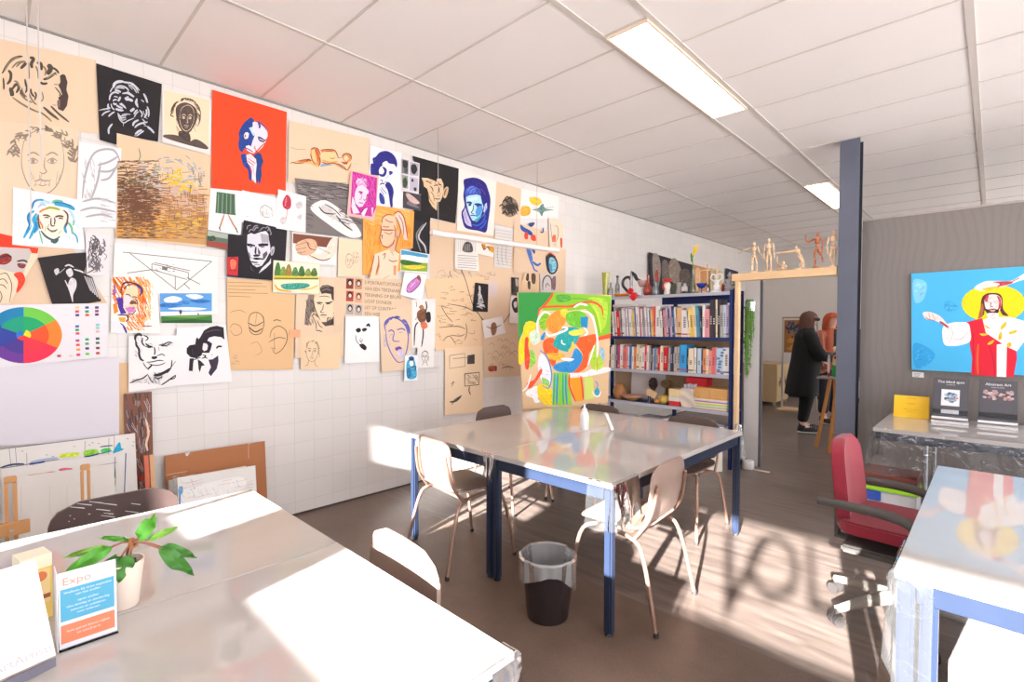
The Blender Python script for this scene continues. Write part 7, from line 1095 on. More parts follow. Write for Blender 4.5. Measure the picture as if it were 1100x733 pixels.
lean('large white drawing board splashed with a band of green and blue paint', 'drawing_board', 'board', [(-12, 485), (145, 465.5)], .09, .20, '#dfdad6', .014, [
  *[('l', '#6d696c', 3, p) for p in ([0, 140, 700, 55, 750, 48], [750, 48, 750, 210], [60, 135, 80, 320], [100, 130, 118, 320], [175, 165, 178, 310], [558, 85, 556, 190], [715, 65, 712, 225])],
  ('s', '#3a4a6a', 12, [0, 262, 80, 240, 160, 236]), ('s', '#2f55b0', 16, [190, 238, 240, 228, 295, 220]), ('s', '#aab8d0', 16, [200, 225, 290, 208, 380, 195]), ('b', '#c8d83a', [390, 175, 440, 165, 515, 162, 510, 185, 440, 192, 395, 195]), ('b', '#8ac83a', [550, 155, 600, 140, 640, 145, 640, 170, 560, 185]), ('s', '#2f3f80', 9, [550, 190, 600, 182, 660, 165]), ('b', '#4fc05a', [665, 140, 720, 130, 720, 155, 670, 165]), ('b', '#1f9ac0', [740, 160, 775, 100, 790, 98, 795, 130, 812, 140, 770, 158]), ('s', '#3a4a7a', 8, [655, 125, 700, 118, 740, 115]), ('s', '#2f7a8a', 8, [735, 150, 700, 158, 660, 168]), *[('l', '#8a8488', 4, [x, y, x+14, y+3]) for x, y in ((140, 150), (300, 175), (340, 185), (580, 110), (600, 95), (830, 70), (865, 115), (870, 90), (480, 120), (640, 100))]])
lean('grey-white board with an orange-red paint line, in front of the splashed board', 'drawing_board', 'board', [(2, 504), (135, 486)], .16, .30, '#dcd7d3', .012, [
  ('l', '#4a484c', 4, [15, 265, 390, 205]), ('l', '#3a5a8a', 7, [826, 165, 820, 330, 815, 480]), ('b', '#e0a04a', [190, 308, 260, 300, 330, 292, 330, 300, 250, 312, 190, 322]), ('s', '#d8705a', 9, [300, 296, 350, 290, 368, 292]), ('b', '#d86a80', [385, 272, 420, 262, 472, 265, 465, 278, 400, 282]), ('s', '#8a9a70', 6, [755, 260, 758, 330, 752, 400]), ('l', '#5a6a7a', 5, [755, 190, 752, 330]), ('l', '#7a767a', 3, [105, 330, 140, 325, 520, 270, 770, 225])])
lean('plain inner board with pale wood grain standing foremost of the left boards', 'drawing_board', 'board', [(15, 513.5), (122, 498)], .23, .40, '#d9d4cf', .010, [('l', '#b8b2ae', 2, [x, 380, x, 560]) for x in (140, 325, 440, 610)])
lean('red-brown hardboard sheet leaning on the tiled wall below the brown drawings', 'hardboard_sheet', 'board', [(177, 490), (284.5, 474)], .05, .10, '#a8693c', .006, [('s', '#cf9a6a', 8, [1090, 310, 1140, 300, 1230, 285]), ('b', '#d8cfc8', [1215, 170, 1245, 160, 1230, 185]), ('l', '#c4a894', 4, [1630, 100, 1632, 200]), ('b', '#d8cfc8', [1620, 92, 1650, 88, 1640, 105])])
R = random.Random(4)
for k in range(9):
    dx = R.uniform(-2, 2); x0 = 181+k*1.2+dx*.3; yb = 517-k*.5+R.uniform(-1, 1)
    marks = [('h', R.choice(['#c9b8a8', '#b8b4b8', '#c0c8d0']), .6, 185, 508, 272, 525, -10, 10, k)]
    if k == 8: marks = [('b', '#f2efec', [196, 530, 205, 524, 245, 514, 262, 514, 258, 528, 200, 545]), ('l', '#3f78b8', 1.6, [193, 525, 193, 548]), ('b', '#5f9ad0', [192, 524, 196, 523, 196, 530, 192, 531]), ('h', '#c08a70', .5, 186, 515, 272, 535, -12, 30, 3), ('h', '#8f9ab0', .5, 186, 515, 272, 535, 70, 16, 4)]
    lean('%s sheet in the stack of paper leaning on the brown hardboard, %s from the wall' % (('cream', 'grey-white', 'white')[k % 3], ordinal(k+1)), 'paper_sheet', 'sheet of paper', [(x0, yb), (x0+82+R.uniform(-4, 12)-k, yb-13+R.uniform(-1, 1))], .085+.013*k, .135+.013*k, ('#ded2c0', '#d9d6d2', '#e6e2de')[k % 3], .002, marks, crop='P')
    COL.objects[-1]['group'] = 'sheets stacked against the hardboard'
def easel_post(label, px, X, w, ztop_py, block=None):
    T_ = on(px, ztop_py, 0, X); t = thing('easel_post', label, 'easel', (X, T_.y, 0)); z = T_.z; m_ = M('#d29a62', .5, noise=.14)
    for sgn in (-1, 1): 
        mb = MB(); mb.b2((-.009, sgn*w*.5, 0), (.009, sgn*w*.18, z-.03), m_); mb.build('upright', t, bevel=.002)
    mb = MB(); mb.b2((-.010, -w*.5, z-.03+.0005), (.010, w*.5, z), m_); mb.build('top_cap', t, bevel=.004)
    if block:
        mb = MB(); mb.b2((-.02+.034, -w*1.4, block-.03), (.012+.034, w*1.4, block+.03), m_); k = mb.build('clamp_block', t, bevel=.003); mb = MB(); mb.tube([(.046, 0, block), (.056, 0, block)], .007, M('#c8c4bc', .3, .8), 10); mb.build('bolt', k)
    mb = MB(); mb.b2((-.05, -.14, 0), (.05, .14, .03), m_) if False else mb.b2((-.009, -w*.17, .10), (.009, w*.17, .16), m_); mb.build('spacer', t)
easel_post('pale wooden easel post with clamp block at the left edge of the photo', 11, .45, .045, 512, on(10, 567, 0, .45).z)
easel_post('wooden easel post before the middle of the left boards', 91.5, .45, .038, 499)
tp = on(160, 489, 0, .12); bt = Vector((.16, tp.y+.03, 0))
tw_ = thing('wooden_tongs', 'pair of thin reddish wooden slats leaning on the painted narrow board', 'slats', (0, 0, 0))
for dy, c in ((-.016, '#c8603f'), (.012, '#d0a070')):
    mb = MB(); mb.prism([(.12, tp.y+dy-.011, tp.z), (.12, tp.y+dy+.011, tp.z), (.20, tp.y+dy+.018, .002), (.20, tp.y+dy-.006, .002)], (0, 0, 0), (.010, 0, .002), M(c, .5)); mb.build('slat', tw_, smooth=False)
# ============================================================ RIGHT SIDE: PARTITION WALL DISPLAY
CROPS['Q'] = (930, 270, 6.43)
def yplane(y): return lambda px, py, e: on(px, py, 1, y-e)
s = Sheet(yplane(5.315)); s.crop = 'Q'
s.base([(315, 155), (1610, 71), (1600, 884), (317, 818)], '#49b2e6', .03)
for k, c, *a in (('b', '#2f9ad8', [330, 640, 420, 660, 480, 720, 420, 790, 340, 800]), ('b', '#7fcaee', [330, 200, 420, 220, 400, 330, 340, 350]), ('b', '#3fa6e0', [560, 340, 640, 380, 600, 420, 540, 400]),
  ('p', '#f5d415', [880+215*cos(q*.262) for _ in (0,) for q in ()] or [v for q in range(24) for v in (884+222*cos(q*.2618), 362+132*sin(q*.2618))]),
  ('b', '#f1ddd8', [750, 252, 820, 210, 900, 205, 1000, 205, 1060, 175, 1120, 140, 1180, 130, 1170, 190, 1080, 200, 1000, 228, 935, 250, 880, 262, 800, 276]), ('b', '#c23a44', [880, 212, 1000, 208, 1010, 222, 940, 240, 905, 245, 925, 225]), ('b', '#e9b83a', [800, 262, 880, 245, 930, 250, 850, 272]), ('s', '#c23a44', 12, [1010, 210, 1060, 185]),
  ('p', '#f4f0f2', [805, 475, 870, 455, 1000, 455, 1090, 480, 1200, 540, 1240, 640, 1180, 690, 1090, 630, 1045, 690, 975, 690, 970, 870, 905, 866, 905, 640, 830, 590]), ('p', '#d81f36', [690, 492, 805, 462, 830, 565, 945, 640, 905, 645, 905, 866, 728, 855, 735, 735, 718, 640, 715, 520]), ('p', '#e2203a', [975, 660, 1040, 690, 1045, 740, 1020, 872, 970, 870]), ('s', '#e0602e', 14, [778, 640, 772, 740, 775, 855]), ('s', '#a8182c', 5, [850, 650, 880, 740, 890, 860]), ('s', '#a8182c', 5, [740, 560, 745, 700, 742, 850]),
  ('b', '#f4f0f2', [590, 495, 650, 490, 705, 497, 722, 545, 722, 620, 660, 648, 590, 655, 545, 645, 530, 590, 532, 530, 555, 510]), ('b', '#f2d8d4', [395, 425, 430, 418, 480, 432, 520, 455, 560, 500, 590, 530, 570, 545, 520, 500, 470, 478, 420, 470, 400, 450]), ('s', '#b03a48', 14, [510, 485, 540, 505, 572, 528]), ('s', '#b03a48', 6, [435, 425, 445, 470]), ('s', '#b03a48', 6, [460, 435, 480, 475]), ('s', '#b03a48', 5, [410, 455, 440, 472, 480, 478]), ('s', '#b9a8b4', 4, [600, 600, 640, 610, 690, 590]), ('s', '#b9a8b4', 4, [590, 530, 600, 580, 570, 640]), ('s', '#b9a8b4', 4, [650, 620, 690, 575, 710, 560]), ('s', '#b9a8b4', 4, [640, 520, 680, 510]),
  ('b', '#54302c', [800, 330, 830, 295, 880, 288, 925, 296, 945, 330, 950, 400, 985, 445, 945, 440, 915, 400, 830, 400, 815, 440, 775, 465, 790, 420]), ('b', '#a8623a', [785, 420, 805, 360, 815, 400, 805, 450, 780, 462]), ('b', '#f0d8d6', [822, 330, 850, 302, 905, 302, 935, 330, 935, 385, 905, 425, 850, 425, 825, 385]), ('b', '#c23a44', [822, 330, 835, 305, 850, 305, 840, 345, 828, 350]), ('b', '#c23a44', [905, 310, 930, 325, 935, 385, 915, 400, 920, 350]), ('b', '#3f2626', [820, 398, 850, 402, 878, 396, 912, 402, 918, 385, 918, 420, 890, 440, 870, 442, 840, 430]), ('b', '#e8a098', [860, 405, 895, 405, 885, 418, 865, 416]), ('s', '#3f2626', 6, [835, 345, 862, 348]), ('s', '#3f2626', 6, [885, 348, 915, 345]), ('s', '#3f2626', 5, [868, 350, 862, 380, 880, 384]), ('s', '#8a6a70', 5, [840, 356, 862, 358]), ('s', '#8a6a70', 5, [888, 358, 910, 356]), ('b', '#f0e2e2', [840, 430, 915, 430, 905, 465, 850, 465]), ('s', '#c0a8b0', 4, [865, 455, 880, 468, 900, 455]),
  *[('b', '#f2b81e', p) for p in ([815, 510, 835, 515, 862, 535, 840, 532], [930, 535, 945, 505, 972, 488, 968, 515, 945, 538], [785, 572, 810, 568, 845, 576, 812, 585], [915, 600, 925, 565, 940, 560, 940, 600, 925, 615], [840, 645, 860, 622, 888, 615, 870, 640], [990, 560, 1040, 545, 1040, 560, 1000, 575], [975, 640, 1000, 630, 1005, 655, 980, 665])]):
    if k == 'p': s.poly(c, pairs(a[0]))
    elif k == 'b': s.poly(c, pairs(a[0]), 5)
    else: s.stroke(c, a[0], pairs(a[1]))
tag(s.mb.build('painting', smooth=False, fixn=False), 'large sky-blue painting of a robed bearded figure with a yellow halo', 'painting')
s = Sheet(yplane(5.346)); s.crop = 'P'; s.base([(980, 399.5), (992.5, 400.5), (992.5, 406), (980, 405)], '#ece9ea', .003)
for k in range(3): s.stroke('#8a8688', .5, [(981.5, 401.2+k*1.4), (989-k, 401.9+k*1.4)], 0, 1)
tag(s.mb.build('caption_card', smooth=False, fixn=False), 'small white caption card under the blue painting', 'card')
# yellow folded card
ZC = .7205
t = thing('folded_card', 'bright yellow folded card standing on the long table by the grey panel', 'card', (3.345, 5.05, ZC)); my = M('#f5c422', .6, noise=.03)
mb = MB(); mb.prism([(-.11, 0, 0), (.11, 0, 0), (.11, .03, .17), (-.11, .03, .17)], (0, 0, 0), (0, .002, 0), my)
T_ = frame3((0, -.0006, .0), (1, 0, 0), (0, .03, .17))
for i, (tx, z, sz) in enumerate((('EXPOSITIE', .150, .012), ('KUNST', .105, .016), ('welkom in het atelier', .062, .011), ('kom binnen', .045, .011))): puttext(mb, tx, sz, M('#b8821e', .7, noise=0), T_ @ Matrix.Translation((0, z, .0004)), align='CENTER')
mb.build('front', t, smooth=False)
mb = MB(); mb.prism([(-.11, .066, 0), (.11, .066, 0), (.11, .034, .17), (-.11, .034, .17)], (0, 0, 0), (0, .002, 0), my); mb.build('back', t, smooth=False)
def display(x, title, sub, label, pic):
    t = thing('book_display', label, 'book display', (x, 4.93, ZC)); dk = M('#4b4b53', .25, coat=.5, noise=.06); ey = Vector((0, .10, .30)).normalized(); T0 = frame3((0, 0, .035), (1, 0, 0), ey)
    mb = MB(); mb.b2((-.105, -.004, .0), (.105, .06, .018), M('#d9d7d8', .3)); mb.build('base', t, bevel=.002)
    mb = MB(); mb.b2((-.10, 0, -.018), (.10, .315, -.002), dk, T0); b_ = mb.build('cover', t, bevel=.002)
    mb = MB(); puttext(mb, title, .026, M('#efedf0', .5, noise=0), T0 @ Matrix.Translation((0, .275, 0)), align='CENTER'); puttext(mb, sub, .012, M('#d0ced4', .5, noise=0), T0 @ Matrix.Translation((0, .258, 0)), align='CENTER'); part(mb.build('title', b_, smooth=False), 'white title lettering')
    mb = MB(); R = random.Random(title)
    if pic == 0:
        mb.b2((-.052, .10, -.0015), (.052, .225, -.0005), M('#dde0e4', .5), T0)
        for k in range(30):
            a = R.uniform(0, 6.3); r = R.uniform(.01, .035); mb.ell((r*cos(a), .165+r*sin(a), 0), (.011, .011, .0009), M(R.choice(['#3f4654', '#6f8098', '#a8b8c8', '#8a9ab0', '#5a6a80']), .6, noise=0), T0, nu=8, nv=4)
        mb.ell((.038, .16, .0006), (.007, .007, .0008), M('#c8642a', .6, noise=0), T0, nu=8, nv=4)
    else:
        for k in range(46): mb.ell((R.uniform(-.075, .075), R.uniform(.175, .24), 0), (.010, .008, .0009), M(R.choice(['#b08a8a', '#9a9aa8', '#c8b0a8', '#a86a6a', '#8a98a8']), .6, noise=0), T0, nu=8, nv=4)
    mb.build('cover_picture', b_, smooth=False)
    mb = MB(); mb.b2((-.10, .035, -.0015), (.10, .075, 0), M('#26262c', .35), T0)
    if pic == 0: mb.b2((-.05, .04, .0), (.05, .07, .001), M('#b8bcc4', .4), T0)
    mb.build('cover_band', b_, smooth=False)
    mb = MB(); mb.b2((-.102, -.004, .0005), (.102, .012, .012), M('#dfdde0', .3), T0); mb.build('ledge', t, smooth=False)
display(3.582, 'The blind spot', 'kunstboek', 'dark book display with a round grey picture, next to the yellow card', 0)
display(3.838, 'Abstract Art', 'kunst en kleur', 'dark glossy book display with a reddish picture, rightmost on the long table', 1)
# storage box under the long table
t = thing('storage_box', 'translucent storage box with a lime-green lid under the long table', 'storage box', (3.27, 4.62, 0)); mb = MB(); mb.b2((-.17, -.16, 0), (.17, .16, .25), M('#c9c7c8', .4)); mb.build('tub', t, bevel=.012)
mb = MB(); mb.b2((-.185, -.175, .2505), (.185, .175, .275), M('#a2dc28', .4)); mb.build('lid', t, bevel=.006); mb = MB(); mb.b2((-.16, -.1755, .175), (-.03, -.1605, .245), M('#2a50b0', .4)); mb.build('clasp', t, bevel=.004)
for k in range(3):
    o = MB().b2((-.17, -.15, 0), (.17, .15, .030), M(('#8a5a4a', '#5a4a44', '#7a3a30')[k], .6, noise=.35, scale=40)).build('tray', bevel=.004, loc=(3.27, 4.62, .2755+.0315*k)); tag(o, 'brown cluttered tray on the lime-green lid, %s' % ('lowest of three', 'middle of three', 'topmost of three')[k], 'tray', 'trays on the storage box')
# white drawers under the right table
for k, (x, y) in enumerate(((3.99, 2.10), (4.02, 2.62))):
    t = thing('drawer_unit', 'white drawer unit under the right table, %s' % ('nearer the camera' if k == 0 else 'standing behind the nearer one'), 'drawer unit', (x, y, 0), -.1); mb = MB(); mb.b2((-.24, -.2, 0), (.24, .2, .46), M('#dedada', .5)); mb.build('carcass', t, bevel=.004)
    for j in range(2):
        for sx_ in (0,):
            mb = MB(); mb.b2((-.225, -.216, .03+.215*j), (.225, -.2005, .225+.215*j), M('#e6e2e2', .5)); d_ = mb.build('drawer', t, bevel=.003); mb = MB(); mb.lathe([(.012, 0), (.014, .012), (0, .014)], (0, 0, 0), M('#4a474c', .4), 10, T=Matrix.Translation((0, -.2165, .13+.215*j)) @ Matrix.Rotation(PI/2, 4, 'X')); mb.build('knob', d_)

# ============================================================ ON THE MIDDLE TABLES
ZM = .7202
t = thing('squeeze_bottle', 'white plastic squeeze bottle standing on the middle tables', 'bottle', (1.764, 2.86, ZM)); mb = MB(); mb.lathe([(.028, 0), (.031, .004), (.031, .095), (.027, .115), (.016, .13)], (0, 0, 0), M('#efecec', .4, noise=.02), 24); mb.build('body', t)
mb = MB(); mb.lathe([(.017, .1305), (.017, .145), (.008, .15), (.004, .178), (0, .178)], (0, 0, 0), M('#f2f0ee', .4, noise=0), 18); mb.build('nozzle', t)
t = thing('card_box', 'small patterned packet leaning beside the white squeeze bottle', 'packet', (1.90, 2.955, ZM), .75); Rb = Matrix.Rotation(-.38, 3, 'Y'); 
mb = MB(); mb.box((0, 0, .062), (.02, .075, .115), M('#ebe6e4', .5), R=Rb); mb.build('body', t, bevel=.001)
mb = MB(); mb.box(Rb @ Vector((.0107, 0, 0))+Vector((0, 0, .062)), (.001, .07, .105), M('#a9a49a', .5), R=Rb)
for k, c in enumerate(('#d88a6a', '#8aa89a', '#7a7a80', '#b85a4a')): mb.box(Rb @ Vector((.0116, -.02+.013*(k % 3), -.035+.024*k))+Vector((0, 0, .062)), (.0005, .026, .016), M(c, .5, noise=0), R=Rb)
mb.build('printed_face', t, smooth=False)

# ============================================================ FOREGROUND TABLE
def leafmesh(mb, base, tip, w, m, droop=.0, fold=.25, nrm=None):
    base, tip = Vector(base), Vector(tip); d = tip-base; L_ = d.length; d.normalize(); n0 = Vector(nrm if nrm else (CAM-base)).normalized(); sd = d.cross(n0).normalized(); n = sd.cross(d)
    def fn(u, v):
        x = (u-.5)*2; ww = w*.5*(sin(PI*min(1, v**.8*.97+.03))**.75)*(1 if v < .97 else .8)
        return base+d*(L_*v)+sd*(x*ww)+n*(-abs(x)*ww*fold+.012*sin(v*9+x)*abs(x)) - Vector((0, 0, droop*v*v))
    mb.grid(fn, 6, 14, m)
CROPS['V'] = (40, 530, 5.43)
pp = Vector((2.235, .225, .7205))
t = thing('potted_plant', 'green leafy plant in a cream pot on the foreground table', 'plant', pp)
mb = MB(); mb.lathe([(.029, 0), (.031, .003), (.0435, .108), (.044, .115), (.0405, .115), (.039, .095), (0, .094)], (0, 0, 0), M('#e8d8ca', .5, noise=.04), 28); mb.build('pot', t)
mb = MB(); mb.lathe([(.0385, .0945), (.03, .102), (.015, .106), (0, .108)], (0, 0, 0), M('#5f3c2c', .9, noise=.4, scale=60, bump=.8), 18)
R = random.Random(2)
for k in range(40): a = R.uniform(0, 6.3); r = R.uniform(0, .034); mb.ell((r*cos(a), r*sin(a), .104), (.004, .004, .004), M('#6a4432', .9), nu=5, nv=4)
mb.build('soil', t)
tp_ = (pp-CAM).dot(fw)
def vp(x, y, dt=0): o = CROPS['V']; return atd(o[0]+x/o[2], o[1]+y/o[2], tp_+dt)-pp
hub = vp(560, 285)
mb = MB(); mb.tube([vp(540, 420), vp(535, 340), hub], [.006, .006, .009], M('#7a5a3a', .6), 8, smooth=4); 
for k in range(14): mb.ell(hub+Vector((R.uniform(-.008, .008), R.uniform(-.008, .008), R.uniform(-.012, .008))), (.004, .004, .005), M('#a8703a', .6), nu=6, nv=4)
mb.build('stem', t)
g1, g2, g3 = M('#3f7a2c', .45, noise=.12, scale=40), M('#57a832', .45, noise=.12, scale=40), M('#86c04a', .5, noise=.1)
for bx_, by_, tx, ty, w, m, db, dt_, nm in ((715, 310, 930, 375, .030, g1, -.02, -.03, 0), (720, 325, 915, 478, .036, g1, -.03, -.05, 0), (590, 270, 690, 135, .040, g2, .0, .01, 0), (540, 270, 372, 262, .016, g2, 0, .03, 0), (430, 315, 155, 470, .036, g2, -.02, -.06, 0), (440, 308, 165, 372, .022, g3, .02, .06, 0), (535, 360, 470, 520, .042, g1, -.03, -.05, 0), (490, 370, 390, 412, .022, g1, -.02, -.03, 0), (610, 260, 690, 110, .016, g3, .03, .05, 0), (640, 275, 825, 195, .020, g3, .03, .08, 0)):
    mb = MB(); b_ = vp(bx_, by_, db); leafmesh(mb, b_, vp(tx, ty, dt_), w*.92, m, 0); lf = mb.build('leaf', t, fixn=False)
    mb = MB(); mb.tube([hub, (hub+b_)/2+Vector((0, 0, .004)), b_], .0022, M('#a86a5a', .5), 6, smooth=3); mb.build('petiole', lf)
# little sign: printed card in a clear stand, facing +X
t = thing('sign_holder', 'small upright printed card with blue and orange blocks in a clear stand', 'sign', (2.366, .1435, .7205)); hw, hh = .0495, .165
Tc = frame3((0, 0, .006), (0, 1, 0), (-.02, 0, 1))
mb = MB(); mb.b2((-hw, 0, -.001), (hw, hh, .0005), M('#f0edf0', .5, noise=0), Tc)
mb.b2((-hw+.003, .058, .0006), (hw-.004, .128, .0009), M('#4fb0cf', .5, noise=0), Tc); mb.b2((-hw+.003, .010, .0006), (hw-.004, .050, .0009), M('#f58a5a', .5, noise=0), Tc); mw2 = M('#f4f2f2', .5, noise=0)
puttext(mb, 'Expo', .024, M('#e09a78', .5, noise=0), Tc @ Matrix.Translation((-hw+.006, .136, .0008)))
for i, (tx, y, sz) in enumerate((('Welkom bij onze expositie', .117, .0075), ('van het atelier', .109, .0075), ('open atelier', .095, .0075), ('elke dinsdag en donderdag', .086, .0068), ('tekenen en schilderen', .077, .0068), ('voor iedereen', .069, .0068), ('kom gerust binnen kijken', .033, .0072), ('en schrijf je in', .024, .0072))): puttext(mb, tx, sz, mw2, Tc @ Matrix.Translation((0, y, .0012)), align='CENTER')
mb.build('card', t, smooth=False)
mb = MB(); mb.b2((-hw-.002, 0, .0022), (hw+.002, hh+.002, .0034), clear('acrylic', (.97, .97, .98, 1), .0), Tc); mb.b2((-hw-.002, -.0055, -.045), (hw+.002, -.004, .0034), clear('acrylic', (.97, .97, .98, 1), .0) if False else bpy.data.materials['acrylic'], Tc); mb.build('clear_stand', t, smooth=False)
mb = MB(); mb.b2((-.06, -.052, .001), (-.001, -.0505, .17), M('#f1eef0', .5, noise=0)); o = mb.build('folded_card', smooth=False, loc=(2.366, .1435, .7205)); tag(o, 'blank white card standing beside the blue and orange sign', 'card')
t = thing('tea_carton', 'narrow yellow and white carton behind the white foreground book', 'carton', (2.14, .075, .7205), .2); mb = MB(); mb.b2((-.03, -.04, 0), (.03, .016, .155), M('#f1cf72', .5)); mb.b2((-.0305, -.0405, .125), (.0305, .0165, .156), M('#f3ead0', .5)); mb.build('body', t, smooth=False)
mb = MB(); mb.b2((.0303, -.035, .04), (.0308, .012, .12), M('#f4d898', .5)); mb.ell((.031, -.005, .105), (.001, .012, .012), M('#e07a4a', .5)); mb.b2((.0307, -.02, .05), (.0314, .012, .06), M('#a85a3a', .5)); mb.build('printed_label', t, smooth=False)
# white book leaning in the lower left corner
BR = on(60, 704, 2, .745); BLp = on(0, 731, 2, .745); ex = (BR-BLp).normalized(); TRp = on(38, 601, 0, 2.335); ey = (TRp-BR); ey = (ey-ex*ey.dot(ex)); hgt = ey.length; ey.normalize()
t = thing('white_book', 'thick white book propped upright in the lower left corner', 'book', (0, 0, 0)); T0 = frame3(BR, ex, ey)
mb = MB(); mb.b2((-.22, 0, -.002), (0, hgt, 0), M('#efe8ea', .5, noise=.02), T0); cv = mb.build('cover', t, smooth=False)
mb = MB(); puttext(mb, 'MichielMArtArtisti', .0225, M('#b9aeb2', .5, noise=0), T0 @ Matrix.Translation((-.004, .012, .0006)), 1.0, 'RIGHT'); part(mb.build('title', cv, smooth=False), 'pale grey title lettering')
mb = MB(); mb.b2((-.22, .002, -.022), (-.002, hgt-.002, -.0022), page, T0); mb.build('pages', t, smooth=False)
mb = MB(); mb.prism([BR+Vector((0, 0, -.004)), BLp+(BLp-BR).normalized()*.1+Vector((0, 0, -.004)), BLp+(BLp-BR).normalized()*.1+Vector((.012, -.03, -.004)), BR+Vector((.012, -.03, -.004))], (0, 0, 0), (0, 0, -.0195), M('#6d6a78', .5)); mb.build('book_rest', t, smooth=False)

# ============================================================ WOODEN FIGURES ON THE BEAM
pale = M('#e6c39c', .45, noise=.1, scale=20); redw = M('#b5653a', .45, noise=.12, scale=20)
def mannequin(label, x, m, J, s=1.0, y=5.2, base=True):
    """J: joint positions (x,z) in cm-like units of a 30 cm figure"""
    t = thing('wooden_mannequin', label, 'artist mannequin', (x, y, 1.9725), 0, 'jointed wooden figures on the beam')
    q = lambda k, dy=0: Vector((J[k][0]*.01*s, (J[k][2] if len(J[k]) > 2 else 0)*.01*s+dy, J[k][1]*.01*s))
    if base:
        mb = MB(); mb.lathe([(.036, 0), (.036, .010), (.030, .014), (0, .0145)], (0, 0, 0), m, 20); mb.build('base', t)
        mb = MB(); mb.tube([(0, .012, .0145), q('hip', .012)], .0025, M('#9a9a98', .3, .7), 6); mb.build('rod', t)
    mb = MB(); mb.ell(q('head'), (.012*s, .013*s, .017*s), m); mb.tube([q('neck'), q('head')], .005*s, m, 8); mb.build('head', t)
    mb = MB(); mb.bone(q('neck')*.98+q('chest')*.02, q('chest'), .020*s, .019*s, m, n=12); mb.bone(q('chest'), q('waist'), .012*s, .012*s, m); mb.build('torso', t)
    mb = MB(); mb.bone(q('waist'), q('hip'), .017*s, .019*s, m, n=12); mb.build('pelvis', t)
    for a in ('al', 'ar'):
        mb = MB(); mb.ell(q(a+'0'), (.008*s,)*3, m, nu=10, nv=6); mb.bone(q(a+'0'), q(a+'1'), .0085*s, .0065*s, m); mb.bone(q(a+'1'), q(a+'2'), .0068*s, .005*s, m); d = (q(a+'2')-q(a+'1')).normalized(); mb.bone(q(a+'2'), q(a+'2')+d*.02*s, .006*s, .004*s, m); mb.build('arm', t)
    for a in ('ll', 'lr'):
        if a+'0' not in J: continue
        mb = MB(); mb.ell(q(a+'0'), (.009*s,)*3, m, nu=10, nv=6); mb.bone(q(a+'0'), q(a+'1'), .012*s, .008*s, m); mb.bone(q(a+'1'), q(a+'2'), .0085*s, .006*s, m); mb.bone(q(a+'2'), q(a+'2')+Vector((.002, -.025*s, -.004*s)), .008*s, .005*s, m); mb.build('leg', t)
    return t
ST = dict(head=(0, 28.2), neck=(0, 25.8), chest=(0, 20.5), waist=(0, 17.5), hip=(0, 14.8), al0=(-3.2, 24.5), al1=(-4.2, 18.5), al2=(-4.0, 13.5), ar0=(3.2, 24.5), ar1=(4.2, 18.5), ar2=(4.4, 13.5), ll0=(-1.4, 14.2), ll1=(-1.5, 8), ll2=(-1.4, 2.2), lr0=(1.4, 14.2), lr1=(1.7, 8), lr2=(1.9, 2.2))
def pose(**k): d = dict(ST); d.update(k); return d
mannequin('pale wooden figure stretching one arm out to the left, leftmost on the beam', 2.10, pose(al0=(-3.2, 24.5), al1=(-8.5, 23.6), al2=(-13.2, 20.8), ar1=(5, 19.6), ar2=(7.2, 15.4), lr1=(2.4, 8), lr2=(3, 2.2)), pale, 1) if False else mannequin('pale wooden figure stretching one arm out to the left, leftmost on the beam', 2.10, pale, pose(al1=(-8.5, 23.6), al2=(-13.2, 20.8), ar1=(5, 19.6), ar2=(7.2, 15.4), lr1=(2.4, 8), lr2=(3, 2.2)))
mannequin('pale wooden figure standing straight with arms down, second from the left', 2.235, pale, pose(), 1.06)
mannequin('pale wooden figure on its back with raised arm and legs', 2.352, pale, dict(head=(1.6, 7.0, -2), neck=(1, 5.6), chest=(.2, 3.4), waist=(-.2, 2.6), hip=(-.4, 2.2), al0=(-1.5, 5.2), al1=(-4.4, 8.2), al2=(-4.2, 12.2), ar0=(2.8, 4.8), ar1=(4.2, 3.2), ar2=(3.0, 1.8), ll0=(-1.4, 2.0), ll1=(-2.4, 1.4, -4), ll2=(-2.6, 1.0, -7), lr0=(1, 2.0), lr1=(2, 1.4, -4), lr2=(2.6, 1.0, -7)), 1, base=False)
mannequin('pale wooden figure bowing forward with arms stretched to the left', 2.487, pale, dict(head=(-1.8, 20.5), neck=(-.9, 18.9), chest=(.4, 15.8), waist=(1.2, 13.4), hip=(1.8, 11.6), al0=(-1.8, 18.2), al1=(-9, 17.6), al2=(-16, 17.2), ar0=(-1, 17.2), ar1=(-9, 16.8), ar2=(-16, 16.4), ll0=(1.6, 11.0), ll1=(3.6, 6), ll2=(2.8, 2.0), lr0=(2.6, 11.0), lr1=(4.6, 6), lr2=(4.4, 2.0)))
mannequin('red-brown wooden figure raising one arm beside its head', 2.641, redw, pose(al0=(-2.6, 24.4), al1=(-7.6, 22.6), al2=(-8.6, 27.6), ar1=(4.0, 19), ar2=(3.6, 14), ll1=(-1.2, 8), lr0=(1.2, 14.2), lr1=(3.4, 10.2, 1), lr2=(4.0, 5.4, 2)), 1.08)
mannequin('pale wooden figure with crossed legs and hand on hip, rightmost on the beam', 2.765, pale, pose(al1=(-4.4, 18.4), al2=(-4.0, 13), ar1=(5.2, 20), ar2=(2.8, 15.6), ll1=(-2.4, 8.4), ll2=(.4, 2.4), lr1=(1.2, 8.2), lr2=(-.2, 2.2)), 1.08)
